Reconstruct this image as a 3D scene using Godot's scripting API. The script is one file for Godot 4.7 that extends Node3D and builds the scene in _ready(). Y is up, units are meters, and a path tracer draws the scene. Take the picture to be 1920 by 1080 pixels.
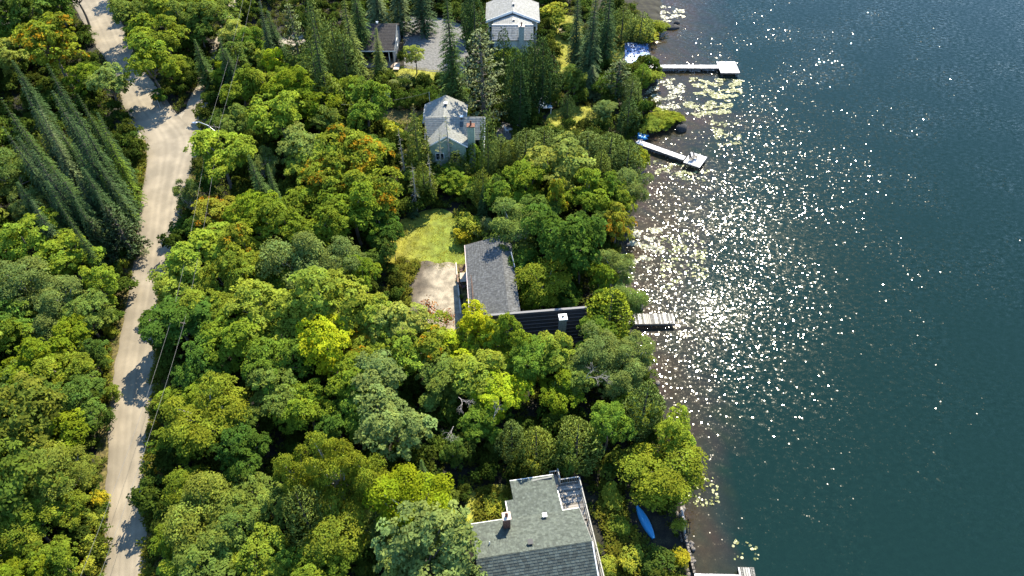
extends Node3D
# Lakeside cottages among late-summer forest, seen from high above the shore. y up, metres, the lake lies at y = 0.

class Geo:
	var v := PackedVector3Array()
	var n := PackedVector3Array()
	var c := PackedColorArray()
	var u := PackedVector2Array()
	var i := PackedInt32Array()

	func leaf(p: Vector3, a: Vector3, nn: Vector3, l: float, w: float, col: Color, shade_n: Vector3) -> void:
		var s := nn.cross(a).normalized() * (w * 0.5)
		var q := a * (l * 0.5)
		var d := nn * (w * 0.14)
		var k := v.size()
		v.append(p - q); v.append(p + s - d); v.append(p + q); v.append(p - s - d)
		for t in 4:
			n.append(shade_n)
			c.append(col)
		i.append(k); i.append(k + 1); i.append(k + 2); i.append(k); i.append(k + 2); i.append(k + 3)

	func tri(a: Vector3, b: Vector3, d: Vector3, nn: Vector3, col: Color) -> void:
		var k := v.size()
		v.append(a); v.append(b); v.append(d)
		for t in 3:
			n.append(nn)
			c.append(col)
		if (b - a).cross(d - a).dot(nn) > 0.0:
			i.append(k); i.append(k + 2); i.append(k + 1)
		else:
			i.append(k); i.append(k + 1); i.append(k + 2)

	func quad(a: Vector3, b: Vector3, d: Vector3, e: Vector3, out: Vector3, col := Color.WHITE) -> void:
		var nn := (d - a).cross(e - b).normalized()
		if nn.dot(out) < 0.0:
			nn = -nn
		tri(a, b, d, nn, col)
		tri(a, d, e, nn, col)

	func box(at: Vector3, size: Vector3, basis := Basis(), col := Color.WHITE) -> void:
		var x := basis.x * size.x * 0.5
		var y := basis.y * size.y * 0.5
		var z := basis.z * size.z * 0.5
		for q in [[x, y, z], [-x, y, -z], [y, z, x], [-y, z, -x], [z, x, y], [-z, x, -y]]:
			var f: Vector3 = at + q[2]
			quad(f - q[0] - q[1], f + q[0] - q[1], f + q[0] + q[1], f - q[0] + q[1], q[2], col)

	func beam(a: Vector3, b: Vector3, w: float, h: float, col := Color.WHITE) -> void:
		var z := (b - a).normalized()
		var x := Vector3.UP.cross(z)
		x = Vector3.RIGHT if x.length() < 0.01 else x.normalized()
		box((a + b) * 0.5, Vector3(w, h, (b - a).length()), Basis(x, z.cross(x), z), col)

	func tube(pts: Array, radii: Array, sides := 6, col := Color.WHITE) -> void:
		var k := v.size()
		for j in pts.size():
			var t: Vector3 = (pts[mini(j + 1, pts.size() - 1)] - pts[maxi(j - 1, 0)]).normalized()
			var x := t.cross(Vector3(0.31, 0.2, 0.93)).normalized()
			var y := t.cross(x)
			for s in sides:
				var d := x * cos(TAU * s / sides) + y * sin(TAU * s / sides)
				v.append(pts[j] + d * radii[j])
				n.append(d)
				c.append(col)
		for j in pts.size() - 1:
			for s in sides:
				var a := k + j * sides + s
				var b := k + j * sides + (s + 1) % sides
				i.append(a); i.append(b + sides); i.append(b); i.append(a); i.append(a + sides); i.append(b + sides)
		var e: int = k + (pts.size() - 1) * sides
		for s in range(1, sides - 1):
			i.append(e); i.append(e + s + 1); i.append(e + s)

	# a flat polygon with thickness, its top face as given
	func slab(pts: Array, thick: float, col := Color.WHITE) -> void:
		var nn: Vector3 = (pts[1] - pts[0]).cross(pts[2] - pts[0]).normalized()
		if nn.y < 0.0:
			nn = -nn
		var mid := Vector3.ZERO
		for p in pts:
			mid += p / pts.size()
		for j in range(1, pts.size() - 1):
			tri(pts[0], pts[j], pts[j + 1], nn, col)
			tri(pts[0] - nn * thick, pts[j] - nn * thick, pts[j + 1] - nn * thick, -nn, col)
		for j in pts.size():
			var a: Vector3 = pts[j]
			var b: Vector3 = pts[(j + 1) % pts.size()]
			quad(a, b, b - nn * thick, a - nn * thick, (a + b) * 0.5 - mid, col)

	# upright wall panel over a closed outline: list of ground corners, top heights per corner
	func wall(a: Vector3, b: Vector3, ya: float, yb: float, thick: float, col := Color.WHITE) -> void:
		var d := (b - a).normalized()
		var o := Vector3(-d.z, 0, d.x) * thick * 0.5
		var at := Vector3(a.x, ya, a.z)
		var bt := Vector3(b.x, yb, b.z)
		quad(a + o, b + o, bt + o, at + o, o, col)
		quad(a - o, b - o, bt - o, at - o, -o, col)
		quad(at + o, bt + o, bt - o, at - o, Vector3.UP, col)
		quad(a + o, at + o, at - o, a - o, -d, col)
		quad(b + o, bt + o, bt - o, b - o, d, col)

	func blob(at: Vector3, r: Vector3, rng: RandomNumberGenerator, rough := 0.18, rows := 5, cols := 8, col := Color.WHITE) -> void:
		var k := v.size()
		for j in rows + 1:
			for s in cols:
				var th := PI * j / rows
				var ph := TAU * s / cols
				var d := Vector3(sin(th) * cos(ph), cos(th), sin(th) * sin(ph))
				var f := 1.0 + rng.randf_range(-rough, rough)
				v.append(at + d * r * f)
				n.append((d / r).normalized())
				c.append(col)
		for j in rows:
			for s in cols:
				var a := k + j * cols + s
				var b := k + j * cols + (s + 1) % cols
				i.append(a); i.append(b + cols); i.append(b); i.append(a); i.append(a + cols); i.append(b + cols)

	func mesh() -> ArrayMesh:
		var arr := []
		arr.resize(Mesh.ARRAY_MAX)
		arr[Mesh.ARRAY_VERTEX] = v
		arr[Mesh.ARRAY_NORMAL] = n
		arr[Mesh.ARRAY_COLOR] = c
		if u.size() == v.size():
			arr[Mesh.ARRAY_TEX_UV] = u
		arr[Mesh.ARRAY_INDEX] = i
		var m := ArrayMesh.new()
		m.add_surface_from_arrays(Mesh.PRIMITIVE_TRIANGLES, arr)
		return m


var used := {}

func numbered(called: String) -> String:
	var k: int = used.get(called, 0)
	used[called] = k + 1
	return called if k == 0 else "%s_%03d" % [called, k]

func tag(o: Node3D, label := "", category := "", group := "", kind := "") -> void:
	for e in [["label", label], ["category", category], ["group", group], ["kind", kind]]:
		if e[1]:
			o.set_meta(e[0], e[1])

func thing(called: String, label: String, category: String, where := Vector3.ZERO, turn := 0.0, group := "") -> Node3D:
	var o := Node3D.new()
	o.name = numbered(called)
	add_child(o)
	o.position = where
	o.rotation.y = turn
	tag(o, label, category, group)
	return o

# one named mesh under a parent, which is the root for top-level things
func put(called: String, m: Mesh, mat: Material, parent: Node3D = self) -> MeshInstance3D:
	var o := MeshInstance3D.new()
	o.name = numbered(called) if parent == self else called
	o.mesh = m
	o.material_override = mat
	parent.add_child(o, true)
	return o

func structure(called: String, m: Mesh, mat: Material, label := "") -> MeshInstance3D:
	var o := put(called, m, mat)
	tag(o, label, "", "", "structure")
	return o

func lin(r: float, g: float, b: float) -> Color:
	return Color(r, g, b).linear_to_srgb()

func flat(r: float, g: float, b: float, rough := 0.85, metal := 0.0) -> StandardMaterial3D:
	var m := StandardMaterial3D.new()
	m.albedo_color = lin(r, g, b)
	m.roughness = rough
	m.metallic = metal
	m.vertex_color_use_as_albedo = true
	return m

func noise_tex(seed_: int, freq: float, cols: Array, offs: Array, kind := FastNoiseLite.TYPE_SIMPLEX_SMOOTH, oct := 4, size := 512) -> NoiseTexture2D:
	var f := FastNoiseLite.new()
	f.seed = seed_
	f.noise_type = kind
	f.frequency = freq
	f.fractal_octaves = oct
	var g := Gradient.new()
	g.colors = PackedColorArray(cols)
	g.offsets = PackedFloat32Array(offs)
	var t := NoiseTexture2D.new()
	t.width = size
	t.height = size
	t.seamless = true
	t.noise = f
	t.color_ramp = g
	return t

# mottled surface: fine grain from one noise, broad patches from another, both in world space
func mottled(base: Color, seed_: int, fine: float, broad: float, low := 0.55, rough := 0.95) -> StandardMaterial3D:
	var m := flat(base.r, base.g, base.b, rough)
	m.albedo_texture = noise_tex(seed_, 0.04, [Color(low, low, low), Color(1, 1, 1)], [0.2, 0.8])
	m.uv1_triplanar = true
	m.uv1_world_triplanar = true
	m.uv1_scale = Vector3.ONE / fine
	m.detail_enabled = true
	m.detail_blend_mode = BaseMaterial3D.BLEND_MODE_MUL
	m.detail_albedo = noise_tex(seed_ + 7, 0.02, [Color(low, low, low), Color(1, 1, 1)], [0.25, 0.75])
	m.detail_uv_layer = BaseMaterial3D.DETAIL_UV_2
	m.uv2_triplanar = true
	m.uv2_world_triplanar = true
	m.uv2_scale = Vector3.ONE / broad
	return m

func leafy(r: float, g: float, b: float, through := 0.6) -> StandardMaterial3D:
	var m := flat(r * 1.6, g * 1.6, b * 1.6, 0.7)
	m.cull_mode = BaseMaterial3D.CULL_DISABLED
	m.metallic_specular = 0.1
	m.backlight_enabled = true
	m.backlight = Color(through, through, through * 0.75)
	return m

# ------------------------------------------------------------------ terrain

var shore_z := [-170.72, -158.91, -153.44, -145.69, -141.3, -137.08, -134.36, -131.71, -128.49, -124.97, -122.55, -120.98, -118.28, -115.29, -112.03, -109.93, -108.21, -106.52, -104.21, -102.28, -100.08, -95.85, -90.15, -83.55, -78.66, -75.18, -70.79, -66.66, -62.77, -59.53, -56.45, -53.11, -49.94, -46.19, -42.68, -39.36, -36.85, -34.74, -32.15, -29.96, -27.59, -25.34]
var shore_x := [38.03, 34.74, 32.5, 31.15, 30.96, 29.04, 26.2, 26.18, 27.11, 27.14, 27.01, 27.79, 26.41, 23.86, 23.06, 23.17, 28.17, 30.13, 28.27, 23.9, 21.37, 20.15, 20.13, 18.98, 17.6, 16.35, 15.49, 14.89, 14.75, 15.2, 15.64, 16.26, 16.72, 17.3, 17.84, 17.89, 17.76, 17.52, 17.3, 17.46, 17.56, 17.5]

# x of the waterline at a given z
func shore(z: float) -> float:
	var k := shore_z.size()
	if z <= shore_z[0]:
		return shore_x[0]
	for j in k - 1:
		if z <= shore_z[j + 1]:
			var t: float = (z - shore_z[j]) / (shore_z[j + 1] - shore_z[j])
			return lerpf(shore_x[j], shore_x[j + 1], t)
	return shore_x[k - 1]

func land(x: float, z: float) -> float:
	var d := shore(z) - x + 0.35 * sin(z * 1.9) + 0.2 * sin(z * 4.3 + 1.0)
	if d < 0.0:
		return maxf(-2.5, d * 0.2)
	return 0.55 * (1.0 - exp(-d / 0.8)) + 0.045 * minf(d, 90.0) + 0.25 * sin(x * 0.13 + 1.0) * sin(z * 0.11) * clampf(d / 12.0, 0.0, 1.0)

func on(x: float, z: float, lift := 0.0) -> Vector3:
	return Vector3(x, land(x, z) + lift, z)

func poly(flat_list: Array) -> PackedVector2Array:
	var p := PackedVector2Array()
	for j in range(0, flat_list.size(), 2):
		p.append(Vector2(flat_list[j], flat_list[j + 1]))
	return p

# smooth closed outline through the given corners
func rounded(p: PackedVector2Array, steps := 4) -> PackedVector2Array:
	var out := PackedVector2Array()
	var k := p.size()
	for j in k:
		for s in steps:
			out.append(p[j].cubic_interpolate(p[(j + 1) % k], p[(j - 1 + k) % k], p[(j + 2) % k], float(s) / steps))
	return out

# a sheet laid over the terrain, cut to an outline
func sheet(outline: PackedVector2Array, lift: float, tone := "") -> ArrayMesh:
	var g := Geo.new()
	var lo := outline[0]
	var hi := outline[0]
	for p in outline:
		lo = lo.min(p)
		hi = hi.max(p)
	for cx in range(floori(lo.x), ceili(hi.x)):
		for cz in range(floori(lo.y), ceili(hi.y)):
			var cell := PackedVector2Array([Vector2(cx, cz), Vector2(cx + 1, cz), Vector2(cx + 1, cz + 1), Vector2(cx, cz + 1)])
			for piece in Geometry2D.intersect_polygons(cell, outline):
				var idx := Geometry2D.triangulate_polygon(piece)
				for j in range(0, idx.size(), 3):
					var q := []
					for t in 3:
						var p: Vector2 = piece[idx[j + t]]
						q.append(on(p.x, p.y, lift))
					var nn: Vector3 = (q[1] - q[0]).cross(q[2] - q[0]).normalized()
					if nn.y < 0.0:
						nn = -nn
					var k := g.v.size()
					g.tri(q[0], q[1], q[2], nn, Color.WHITE)
					for t in 3:
						g.n[k + t] = Vector3.UP
						var p: Vector3 = g.v[k + t]
						if tone == "lawn":
							g.c[k + t] = Color(1.25, 1.02, 0.9).lerp(Color(0.8, 1.0, 0.8), clampf((p.x + 19.0) / 9.0, 0.0, 1.0)) * 0.8
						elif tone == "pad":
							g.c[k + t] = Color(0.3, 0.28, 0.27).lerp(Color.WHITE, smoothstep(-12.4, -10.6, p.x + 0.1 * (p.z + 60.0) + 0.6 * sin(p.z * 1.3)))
	return g.mesh()

# ------------------------------------------------------------------ trees

func rnd_dir(r: RandomNumberGenerator) -> Vector3:
	var y := r.randf_range(-1, 1)
	var a := r.randf() * TAU
	var s := sqrt(1.0 - y * y)
	return Vector3(s * cos(a), y, s * sin(a))

func limb(g: Geo, a: Vector3, b: Vector3, r0: float, r1: float, bend: Vector3, sides := 5, col := Color.WHITE) -> void:
	var pts := []
	var rr := []
	for j in 5:
		var t := j / 4.0
		pts.append(a.lerp(b, t) + bend * sin(PI * t))
		rr.append(lerpf(r0, r1, t))
	g.tube(pts, rr, sides, col)

# broad-leaved tree of height 10 and about 7 wide. Tufts of leaves sit over the lobes of the crown.
func broadleaf(seed_: int, o := {}) -> Array:
	var r := RandomNumberGenerator.new()
	r.seed = seed_
	var H: float = o.get("h", 10.0)
	var R: float = o.get("r", 3.4)
	var low: float = o.get("low", 0.25)
	var lobes: int = o.get("lobes", 16)
	var tufts: int = o.get("tufts", 380)
	var per: int = o.get("per", 32)
	var size: float = o.get("leaf", 0.27)
	var tuft_r: float = o.get("tuft", 0.46)
	var lobe_k: float = o.get("lobe", 0.385)
	var accent: float = o.get("accent", 0.0)
	var wood := Geo.new()
	var g := Geo.new()
	var mid := Vector3(0, H * (low + 1.0) * 0.5, 0)
	var ry := H * (1.0 - low) * 0.5
	var fork := Vector3(r.randf_range(-0.3, 0.3), H * (low + 0.12), r.randf_range(-0.3, 0.3))
	limb(wood, Vector3.ZERO, fork, 0.024 * H, 0.016 * H, Vector3(r.randf_range(-0.2, 0.2), 0, r.randf_range(-0.2, 0.2)), 7)
	var lobe := []
	for k in lobes:
		var d := rnd_dir(r)
		d.y = d.y * 0.8 + 0.18
		d = d.normalized()
		var away := r.randf_range(0.5, 0.86) if k > 1 else 0.25
		var cc := mid + Vector3(d.x * R, d.y * ry, d.z * R) * away
		var lr := R * lobe_k * r.randf_range(0.58, 1.2)
		lobe.append([cc, lr, r.randf_range(0.84, 1.14), r.randf_range(-0.05, 0.09), 3.0 if r.randf() < 0.3 else 0.3])
		limb(wood, fork.lerp(mid, r.randf() * 0.5), cc, 0.011 * H, 0.004 * H, rnd_dir(r) * 0.3)
	for k in tufts:
		var L: Array = lobe[k % lobes]
		var out := rnd_dir(r)
		if out.y < -0.25:
			out.y = -out.y
		var p: Vector3 = L[0] + out * L[1] * Vector3(1, 0.85, 1) * r.randf_range(0.7, 1.32)
		var buried := false
		for M in lobe:
			if M != L and (p - M[0]).length() < M[1] * 0.72:
				buried = true
		if buried and r.randf() < 0.8:
			continue
		var tone: float = r.randf_range(0.4, 0.68) * L[2]
		var warm: float = r.randf_range(-0.07, 0.09) + L[3]
		var red: bool = r.randf() < accent * L[4]
		var tr := tuft_r * r.randf_range(0.55, 1.3)
		var upish := (out * 0.55 + Vector3.UP * 0.75).normalized()
		var sx := upish.cross(Vector3(0.3, 0.1, 0.9)).normalized()
		var sz := upish.cross(sx)
		for j in per:
			var a := r.randf() * TAU
			var q := sqrt(r.randf())
			var lp := p + (sx * cos(a) + sz * sin(a)) * q * tr + upish * (tr * 0.6 * (1.0 - q * q) + r.randf_range(-0.12, 0.06))
			var nn := (upish * 0.9 + rnd_dir(r) * 0.75).normalized()
			var al := (sx * cos(a) + sz * sin(a) - upish * 0.35 + rnd_dir(r) * 0.5).normalized()
			var t := tone * r.randf_range(0.82, 1.18)
			var col := Color(t * (1.0 + warm), t, t * (1.0 - warm))
			if red and r.randf() < 0.75:
				col = Color(minf(t * 1.75, 1.0), t * 0.8, t * 0.5)
			var ls := size * r.randf_range(0.75, 1.25)
			g.leaf(lp, al, nn, ls, ls * 0.72, col, (nn + upish * 0.6).normalized())
	return [wood.mesh(), g.mesh()]

# conifer of height 10 whose whorls of boughs shorten towards the tip
func spruce(seed_: int, o := {}) -> Array:
	var r := RandomNumberGenerator.new()
	r.seed = seed_
	var H := 10.0
	var R: float = o.get("r", 1.6)
	var low: float = o.get("low", 0.06)
	var whorls: int = o.get("whorls", 34)
	var boughs: int = o.get("boughs", 9)
	var full: float = o.get("full", 1.0)
	var droop: float = o.get("droop", 0.38)
	var wood := Geo.new()
	var g := Geo.new()
	wood.tube([Vector3.ZERO, Vector3(0, H * 0.5, 0), Vector3(0, H * 0.97, 0)], [0.17, 0.1, 0.012], 7)
	for w in whorls:
		var t := low + (1.0 - low) * pow(float(w) / whorls, 0.9)
		var y := H * t
		var len0 := R * pow(1.0 - t, 0.82) * r.randf_range(0.85, 1.1) + 0.08
		var a0 := r.randf() * TAU
		for b in boughs:
			var a := a0 + TAU * b / boughs + r.randf_range(-0.2, 0.2)
			var L := len0 * r.randf_range(0.72, 1.15)
			if r.randf() > full:
				L *= 0.5
			var out := Vector3(cos(a), 0, sin(a))
			var side := Vector3(-sin(a), 0, cos(a))
			var tip := out * L + Vector3(0, -droop * L, 0)
			var base := Vector3(0, y, 0)
			if w % 2 == 0 and L > 0.4:
				wood.tube([base, base + tip * 0.6 + Vector3(0, 0.06 * L, 0), base + tip], [0.03, 0.018, 0.006], 3)
			if r.randf() > full * 1.15:
				continue
			var sprays := maxi(3, int(L * 9.0))
			var tone := r.randf_range(0.42, 0.62)
			for s in sprays:
				var q := lerpf(0.16, 1.0, (s + r.randf()) / sprays)
				var p := base + tip * q + Vector3(0, 0.14 * L * sin(PI * q), 0)
				for e in [-1.0, 1.0]:
					var al: Vector3 = (out * 0.75 + side * e * 0.8 + Vector3(0, -0.25, 0) + rnd_dir(r) * 0.25).normalized()
					var nn := (Vector3.UP + rnd_dir(r) * 0.55).normalized()
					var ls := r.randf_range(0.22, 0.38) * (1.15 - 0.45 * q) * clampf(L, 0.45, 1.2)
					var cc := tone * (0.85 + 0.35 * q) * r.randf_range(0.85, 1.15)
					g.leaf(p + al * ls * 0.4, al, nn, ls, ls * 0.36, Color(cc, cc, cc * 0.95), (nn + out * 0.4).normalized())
	return [wood.mesh(), g.mesh()]

# white pine: level plates of needle tufts with gaps that show the trunk
func pine(seed_: int, o := {}) -> Array:
	var r := RandomNumberGenerator.new()
	r.seed = seed_
	var H := 10.0
	var R: float = o.get("r", 2.0)
	var low: float = o.get("low", 0.15)
	var whorls: int = o.get("whorls", 15)
	var wood := Geo.new()
	var g := Geo.new()
	wood.tube([Vector3.ZERO, Vector3(0.1, H * 0.5, 0), Vector3(0, H * 0.98, 0)], [0.19, 0.12, 0.02], 7)
	for w in whorls:
		var t := low + (1.0 - low) * (w + 0.5) / whorls
		var y := H * t
		var len0: float = R * (pow(1.0 - t, 0.6) * 0.95 + 0.12) * (0.6 + 0.4 * minf(1.0, (t - low) * 6.0 + 0.4))
		var a0 := r.randf() * TAU
		for b in 6:
			var a := a0 + TAU * b / 6.0 + r.randf_range(-0.35, 0.35)
			var L := len0 * r.randf_range(0.55, 1.15)
			var out := Vector3(cos(a), 0, sin(a))
			var base := Vector3(0, y, 0)
			var tip := out * L + Vector3(0, L * r.randf_range(-0.05, 0.25), 0)
			wood.tube([base, base + tip * 0.5, base + tip], [0.04, 0.028, 0.008], 3)
			var tone := r.randf_range(0.42, 0.64)
			var k := maxi(3, int(L * 7.5))
			for s in k:
				var q := lerpf(0.3, 1.03, (s + r.randf()) / k)
				var p := base + tip * q + Vector3(-out.z, 0, out.x) * r.randf_range(-0.32, 0.32) * L * 0.8 * q + Vector3(0, r.randf_range(-0.03, 0.12), 0)
				for e in 9:
					var al := (rnd_dir(r) + Vector3.UP * 0.5 + out * 0.4).normalized()
					var nn := al.cross(rnd_dir(r)).normalized()
					var cc := tone * r.randf_range(0.8, 1.2)
					g.leaf(p + al * 0.1, al, nn, r.randf_range(0.2, 0.32), 0.075, Color(cc, cc, cc), (Vector3.UP + out * 0.5 + al * 0.4).normalized())
	return [wood.mesh(), g.mesh()]

# white cedar: dense egg-shaped crown of upright feathery fans, height 10
func cedar(seed_: int, o := {}) -> Array:
	var r := RandomNumberGenerator.new()
	r.seed = seed_
	var H := 10.0
	var R: float = o.get("r", 1.7)
	var fans: int = o.get("fans", 1800)
	var belly: float = o.get("belly", 0.32)
	var fan_len: float = o.get("fan", 0.22)
	var wood := Geo.new()
	var g := Geo.new()
	wood.tube([Vector3.ZERO, Vector3(0, H * 0.5, 0), Vector3(0, H * 0.93, 0)], [0.18, 0.1, 0.02], 7)
	var p1 := r.randf() * TAU
	var p2 := r.randf() * TAU
	for k in fans:
		var t := 1.0 - sqrt(r.randf()) * 0.97
		var a := r.randf() * TAU
		var prof := pow(sin(PI * pow(t * 0.97 + 0.015, belly * 2.0 + 0.05)), 0.72)
		var lobe := 1.0 + 0.16 * sin(a * 3.0 + p1 + t * 5.0) + 0.12 * sin(a * 5.0 + p2 - t * 9.0)
		var rad := R * prof * lobe * (r.randf_range(0.86, 1.08) if r.randf() < 0.8 else r.randf_range(0.45, 0.85))
		var out := Vector3(cos(a), 0, sin(a))
		var p := Vector3(out.x * rad, 0.3 + t * (H - 0.4), out.z * rad)
		var lean := lerpf(0.75, 1.6, t)
		var upo := (out * 0.8 + Vector3.UP * lean).normalized()
		var side := out.cross(Vector3.UP)
		var tone := r.randf_range(0.4, 0.66)
		var warm := r.randf_range(-0.04, 0.1)
		for e in 7:
			var al := (upo + side * r.randf_range(-0.9, 0.9) + rnd_dir(r) * 0.35).normalized()
			var nn := (out * 0.7 + Vector3.UP * 0.5 + rnd_dir(r) * 0.7).normalized()
			var ls := fan_len * r.randf_range(0.7, 1.2)
			var cc := tone * r.randf_range(0.85, 1.15)
			g.leaf(p + al * ls * 0.45 + side * r.randf_range(-0.12, 0.12), al, nn, ls, ls * 0.38, Color(cc * (1.0 + warm), cc, cc * (1.0 - warm)), (nn + upo * 0.5).normalized())
	return [wood.mesh(), g.mesh()]

# leafless tree or fallen crown, height 10
func bare(seed_: int, forks := 3, spread := 0.8) -> Array:
	var r := RandomNumberGenerator.new()
	r.seed = seed_
	var g := Geo.new()
	var ends := [[Vector3.ZERO, Vector3.UP, 2.6, 0.1]]
	for level in forks + 1:
		var next := []
		for e in ends:
			var b: Vector3 = e[0] + e[1] * e[2]
			limb(g, e[0], b, e[3], e[3] * 0.55, rnd_dir(r) * 0.14 * e[2], 4 if level > 1 else 6)
			for k in (3 if level < 3 else 2):
				var d: Vector3 = (e[1] + rnd_dir(r) * spread).normalized()
				next.append([e[0].lerp(b, r.randf_range(0.6, 1.0)), d, e[2] * r.randf_range(0.6, 0.85), e[3] * 0.6])
		ends = next
	return [g.mesh(), null]

# ------------------------------------------------------------------ building helpers

# a roof plane: slab with a coat of separately laid shingle tabs. pts run round the plane, first two along the eave
func roof_plane(parent: Node3D, pts: Array, mat: Material, tab: Vector2, r: RandomNumberGenerator, called := "roof", thick := 0.16, lo := 0.62, hi := 1.0) -> MeshInstance3D:
	var g := Geo.new()
	g.slab(pts, thick, Color(0.7, 0.7, 0.7))
	var roof := put(called, g.mesh(), mat, parent)
	var nn: Vector3 = (pts[1] - pts[0]).cross(pts[2] - pts[0]).normalized()
	if nn.y < 0.0:
		nn = -nn
	var ux: Vector3 = (pts[1] - pts[0]).normalized()
	var up := ux.cross(nn)
	if up.y < 0.0:
		up = -up
	var outline := PackedVector2Array()
	var lo2 := Vector2(1e9, 1e9)
	var hi2 := Vector2(-1e9, -1e9)
	for p in pts:
		var q := Vector2((p - pts[0]).dot(ux), (p - pts[0]).dot(up))
		outline.append(q)
		lo2 = lo2.min(q)
		hi2 = hi2.max(q)
	var s := Geo.new()
	var row := 0
	var y := lo2.y
	while y < hi2.y:
		var x := lo2.x - (0.5 if row % 2 else 0.0) * tab.x - r.randf() * 0.15 * tab.x
		while x < hi2.x:
			var w := tab.x * r.randf_range(0.85, 1.15)
			var cell := PackedVector2Array([Vector2(x, y), Vector2(x + w - 0.02, y), Vector2(x + w - 0.02, y + tab.y - 0.01), Vector2(x, y + tab.y - 0.01)])
			var t := r.randf_range(lo, hi)
			for piece in Geometry2D.intersect_polygons(cell, outline):
				var idx := Geometry2D.triangulate_polygon(piece)
				for j in range(0, idx.size(), 3):
					var v := []
					for e in 3:
						var p: Vector2 = piece[idx[j + e]]
						v.append(pts[0] + ux * p.x + up * p.y + nn * lerpf(0.055, 0.012, (p.y - y) / tab.y))
					s.tri(v[0], v[1], v[2], (nn - up * 0.05).normalized(), Color(t, t, t * r.randf_range(0.97, 1.03)))
			x += w
		y += tab.y
		row += 1
	var coat := put("shingles", s.mesh(), mat, roof)
	coat.set_meta("kind", "stuff")
	return roof

func window(parent: Node3D, at: Vector3, turn: float, w: float, h: float, frame_m: Material, glass_m: Material) -> void:
	var b := Basis(Vector3.UP, turn)
	var g := Geo.new()
	for e in [[Vector3(0, h / 2, 0), Vector3(w + 0.1, 0.09, 0.1)], [Vector3(0, -h / 2, 0), Vector3(w + 0.1, 0.09, 0.12)], [Vector3(-w / 2, 0, 0), Vector3(0.09, h - 0.09, 0.1)], [Vector3(w / 2, 0, 0), Vector3(0.09, h - 0.09, 0.1)], [Vector3(0, 0, 0), Vector3(0.05, h - 0.09, 0.08)]]:
		g.box(at + b * e[0], e[1], b)
	var f := put("window", g.mesh(), frame_m, parent)
	var p := Geo.new()
	p.box(at - b * Vector3(0, 0, 0.01), Vector3(w - 0.09, h - 0.09, 0.03), b)
	put("pane", p.mesh(), glass_m, f)

func walls(parent: Node3D, corners: Array, base: float, mat: Material, called := "wall") -> void:
	# corners: [x, z, top]; a closed run, one panel per side, each a part
	for j in corners.size():
		var a: Array = corners[j]
		var b: Array = corners[(j + 1) % corners.size()]
		if a[2] <= 0.0 or b[2] <= 0.0:
			continue
		var g := Geo.new()
		g.wall(Vector3(a[0], base, a[1]), Vector3(b[0], base, b[1]), a[2], b[2], 0.16)
		put(called, g.mesh(), mat, parent)

# clapboard lines standing proud of a wall
func boards(parent: Node3D, a: Vector3, b: Vector3, top: float, step: float, mat: Material, out: Vector3) -> void:
	var y := a.y + step * 0.5
	while y < top:
		var g := Geo.new()
		g.beam(Vector3(a.x, y, a.z) + out, Vector3(b.x, y, b.z) + out, 0.03, step * 0.86)
		put("siding_board", g.mesh(), mat, parent)
		y += step

func trim(parent: Node3D, a: Vector3, b: Vector3, w: float, h: float, mat: Material, called := "fascia") -> void:
	var g := Geo.new()
	g.beam(a, b, w, h)
	put(called, g.mesh(), mat, parent)

func part_box(parent: Node3D, called: String, at: Vector3, size: Vector3, mat: Material, basis := Basis()) -> MeshInstance3D:
	var g := Geo.new()
	g.box(at, size, basis)
	return put(called, g.mesh(), mat, parent)

func part_tube(parent: Node3D, called: String, pts: Array, rad: Array, mat: Material, sides := 8) -> MeshInstance3D:
	var g := Geo.new()
	g.tube(pts, rad, sides)
	return put(called, g.mesh(), mat, parent)

# brick chimney with a cap slab and a metal flue
func chimney(parent: Node3D, at: Vector3, w: float, d: float, base: float, top: float, mat: Material, cap_m: Material, flue_m: Material, flue := 0.6) -> void:
	var c := part_box(parent, "chimney", Vector3(at.x, (base + top) * 0.5, at.z), Vector3(w, top - base, d), mat)
	part_box(c, "chimney_cap", Vector3(at.x, top + 0.06, at.z), Vector3(w + 0.16, 0.12, d + 0.16), cap_m)
	part_tube(c, "flue", [Vector3(at.x, top + 0.1, at.z), Vector3(at.x, top + 0.1 + flue, at.z), Vector3(at.x, top + 0.12 + flue, at.z)], [0.14, 0.14, 0.02], flue_m)

func roof_vent(parent: Node3D, at: Vector3, s: float, body: Material, hood: Material) -> void:
	var v := part_box(parent, "roof_vent", at + Vector3(0, s * 0.5, 0), Vector3(s * 0.8, s, s * 0.8), body)
	part_box(v, "vent_hood", at + Vector3(0, s + 0.05, 0), Vector3(s * 1.15, 0.1, s * 1.15), hood)

func railing(parent: Node3D, a: Vector3, b: Vector3, mat: Material) -> void:
	var g := Geo.new()
	g.beam(a + Vector3(0, 1.0, 0), b + Vector3(0, 1.0, 0), 0.1, 0.06)
	g.beam(a + Vector3(0, 0.15, 0), b + Vector3(0, 0.15, 0), 0.05, 0.05)
	var rail := put("railing", g.mesh(), mat, parent)
	var n := maxi(1, roundi((b - a).length() / 1.5))
	for k in n + 1:
		part_box(rail, "railing_post", a.lerp(b, float(k) / n) + Vector3(0, 0.53, 0), Vector3(0.09, 1.08, 0.09), mat)
	var s := Geo.new()
	var m := int((b - a).length() / 0.16)
	for k in m:
		s.box(a.lerp(b, (k + 0.5) / m) + Vector3(0, 0.57, 0), Vector3(0.03, 0.8, 0.03))
	put("balusters", s.mesh(), mat, rail).set_meta("kind", "stuff")

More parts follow.
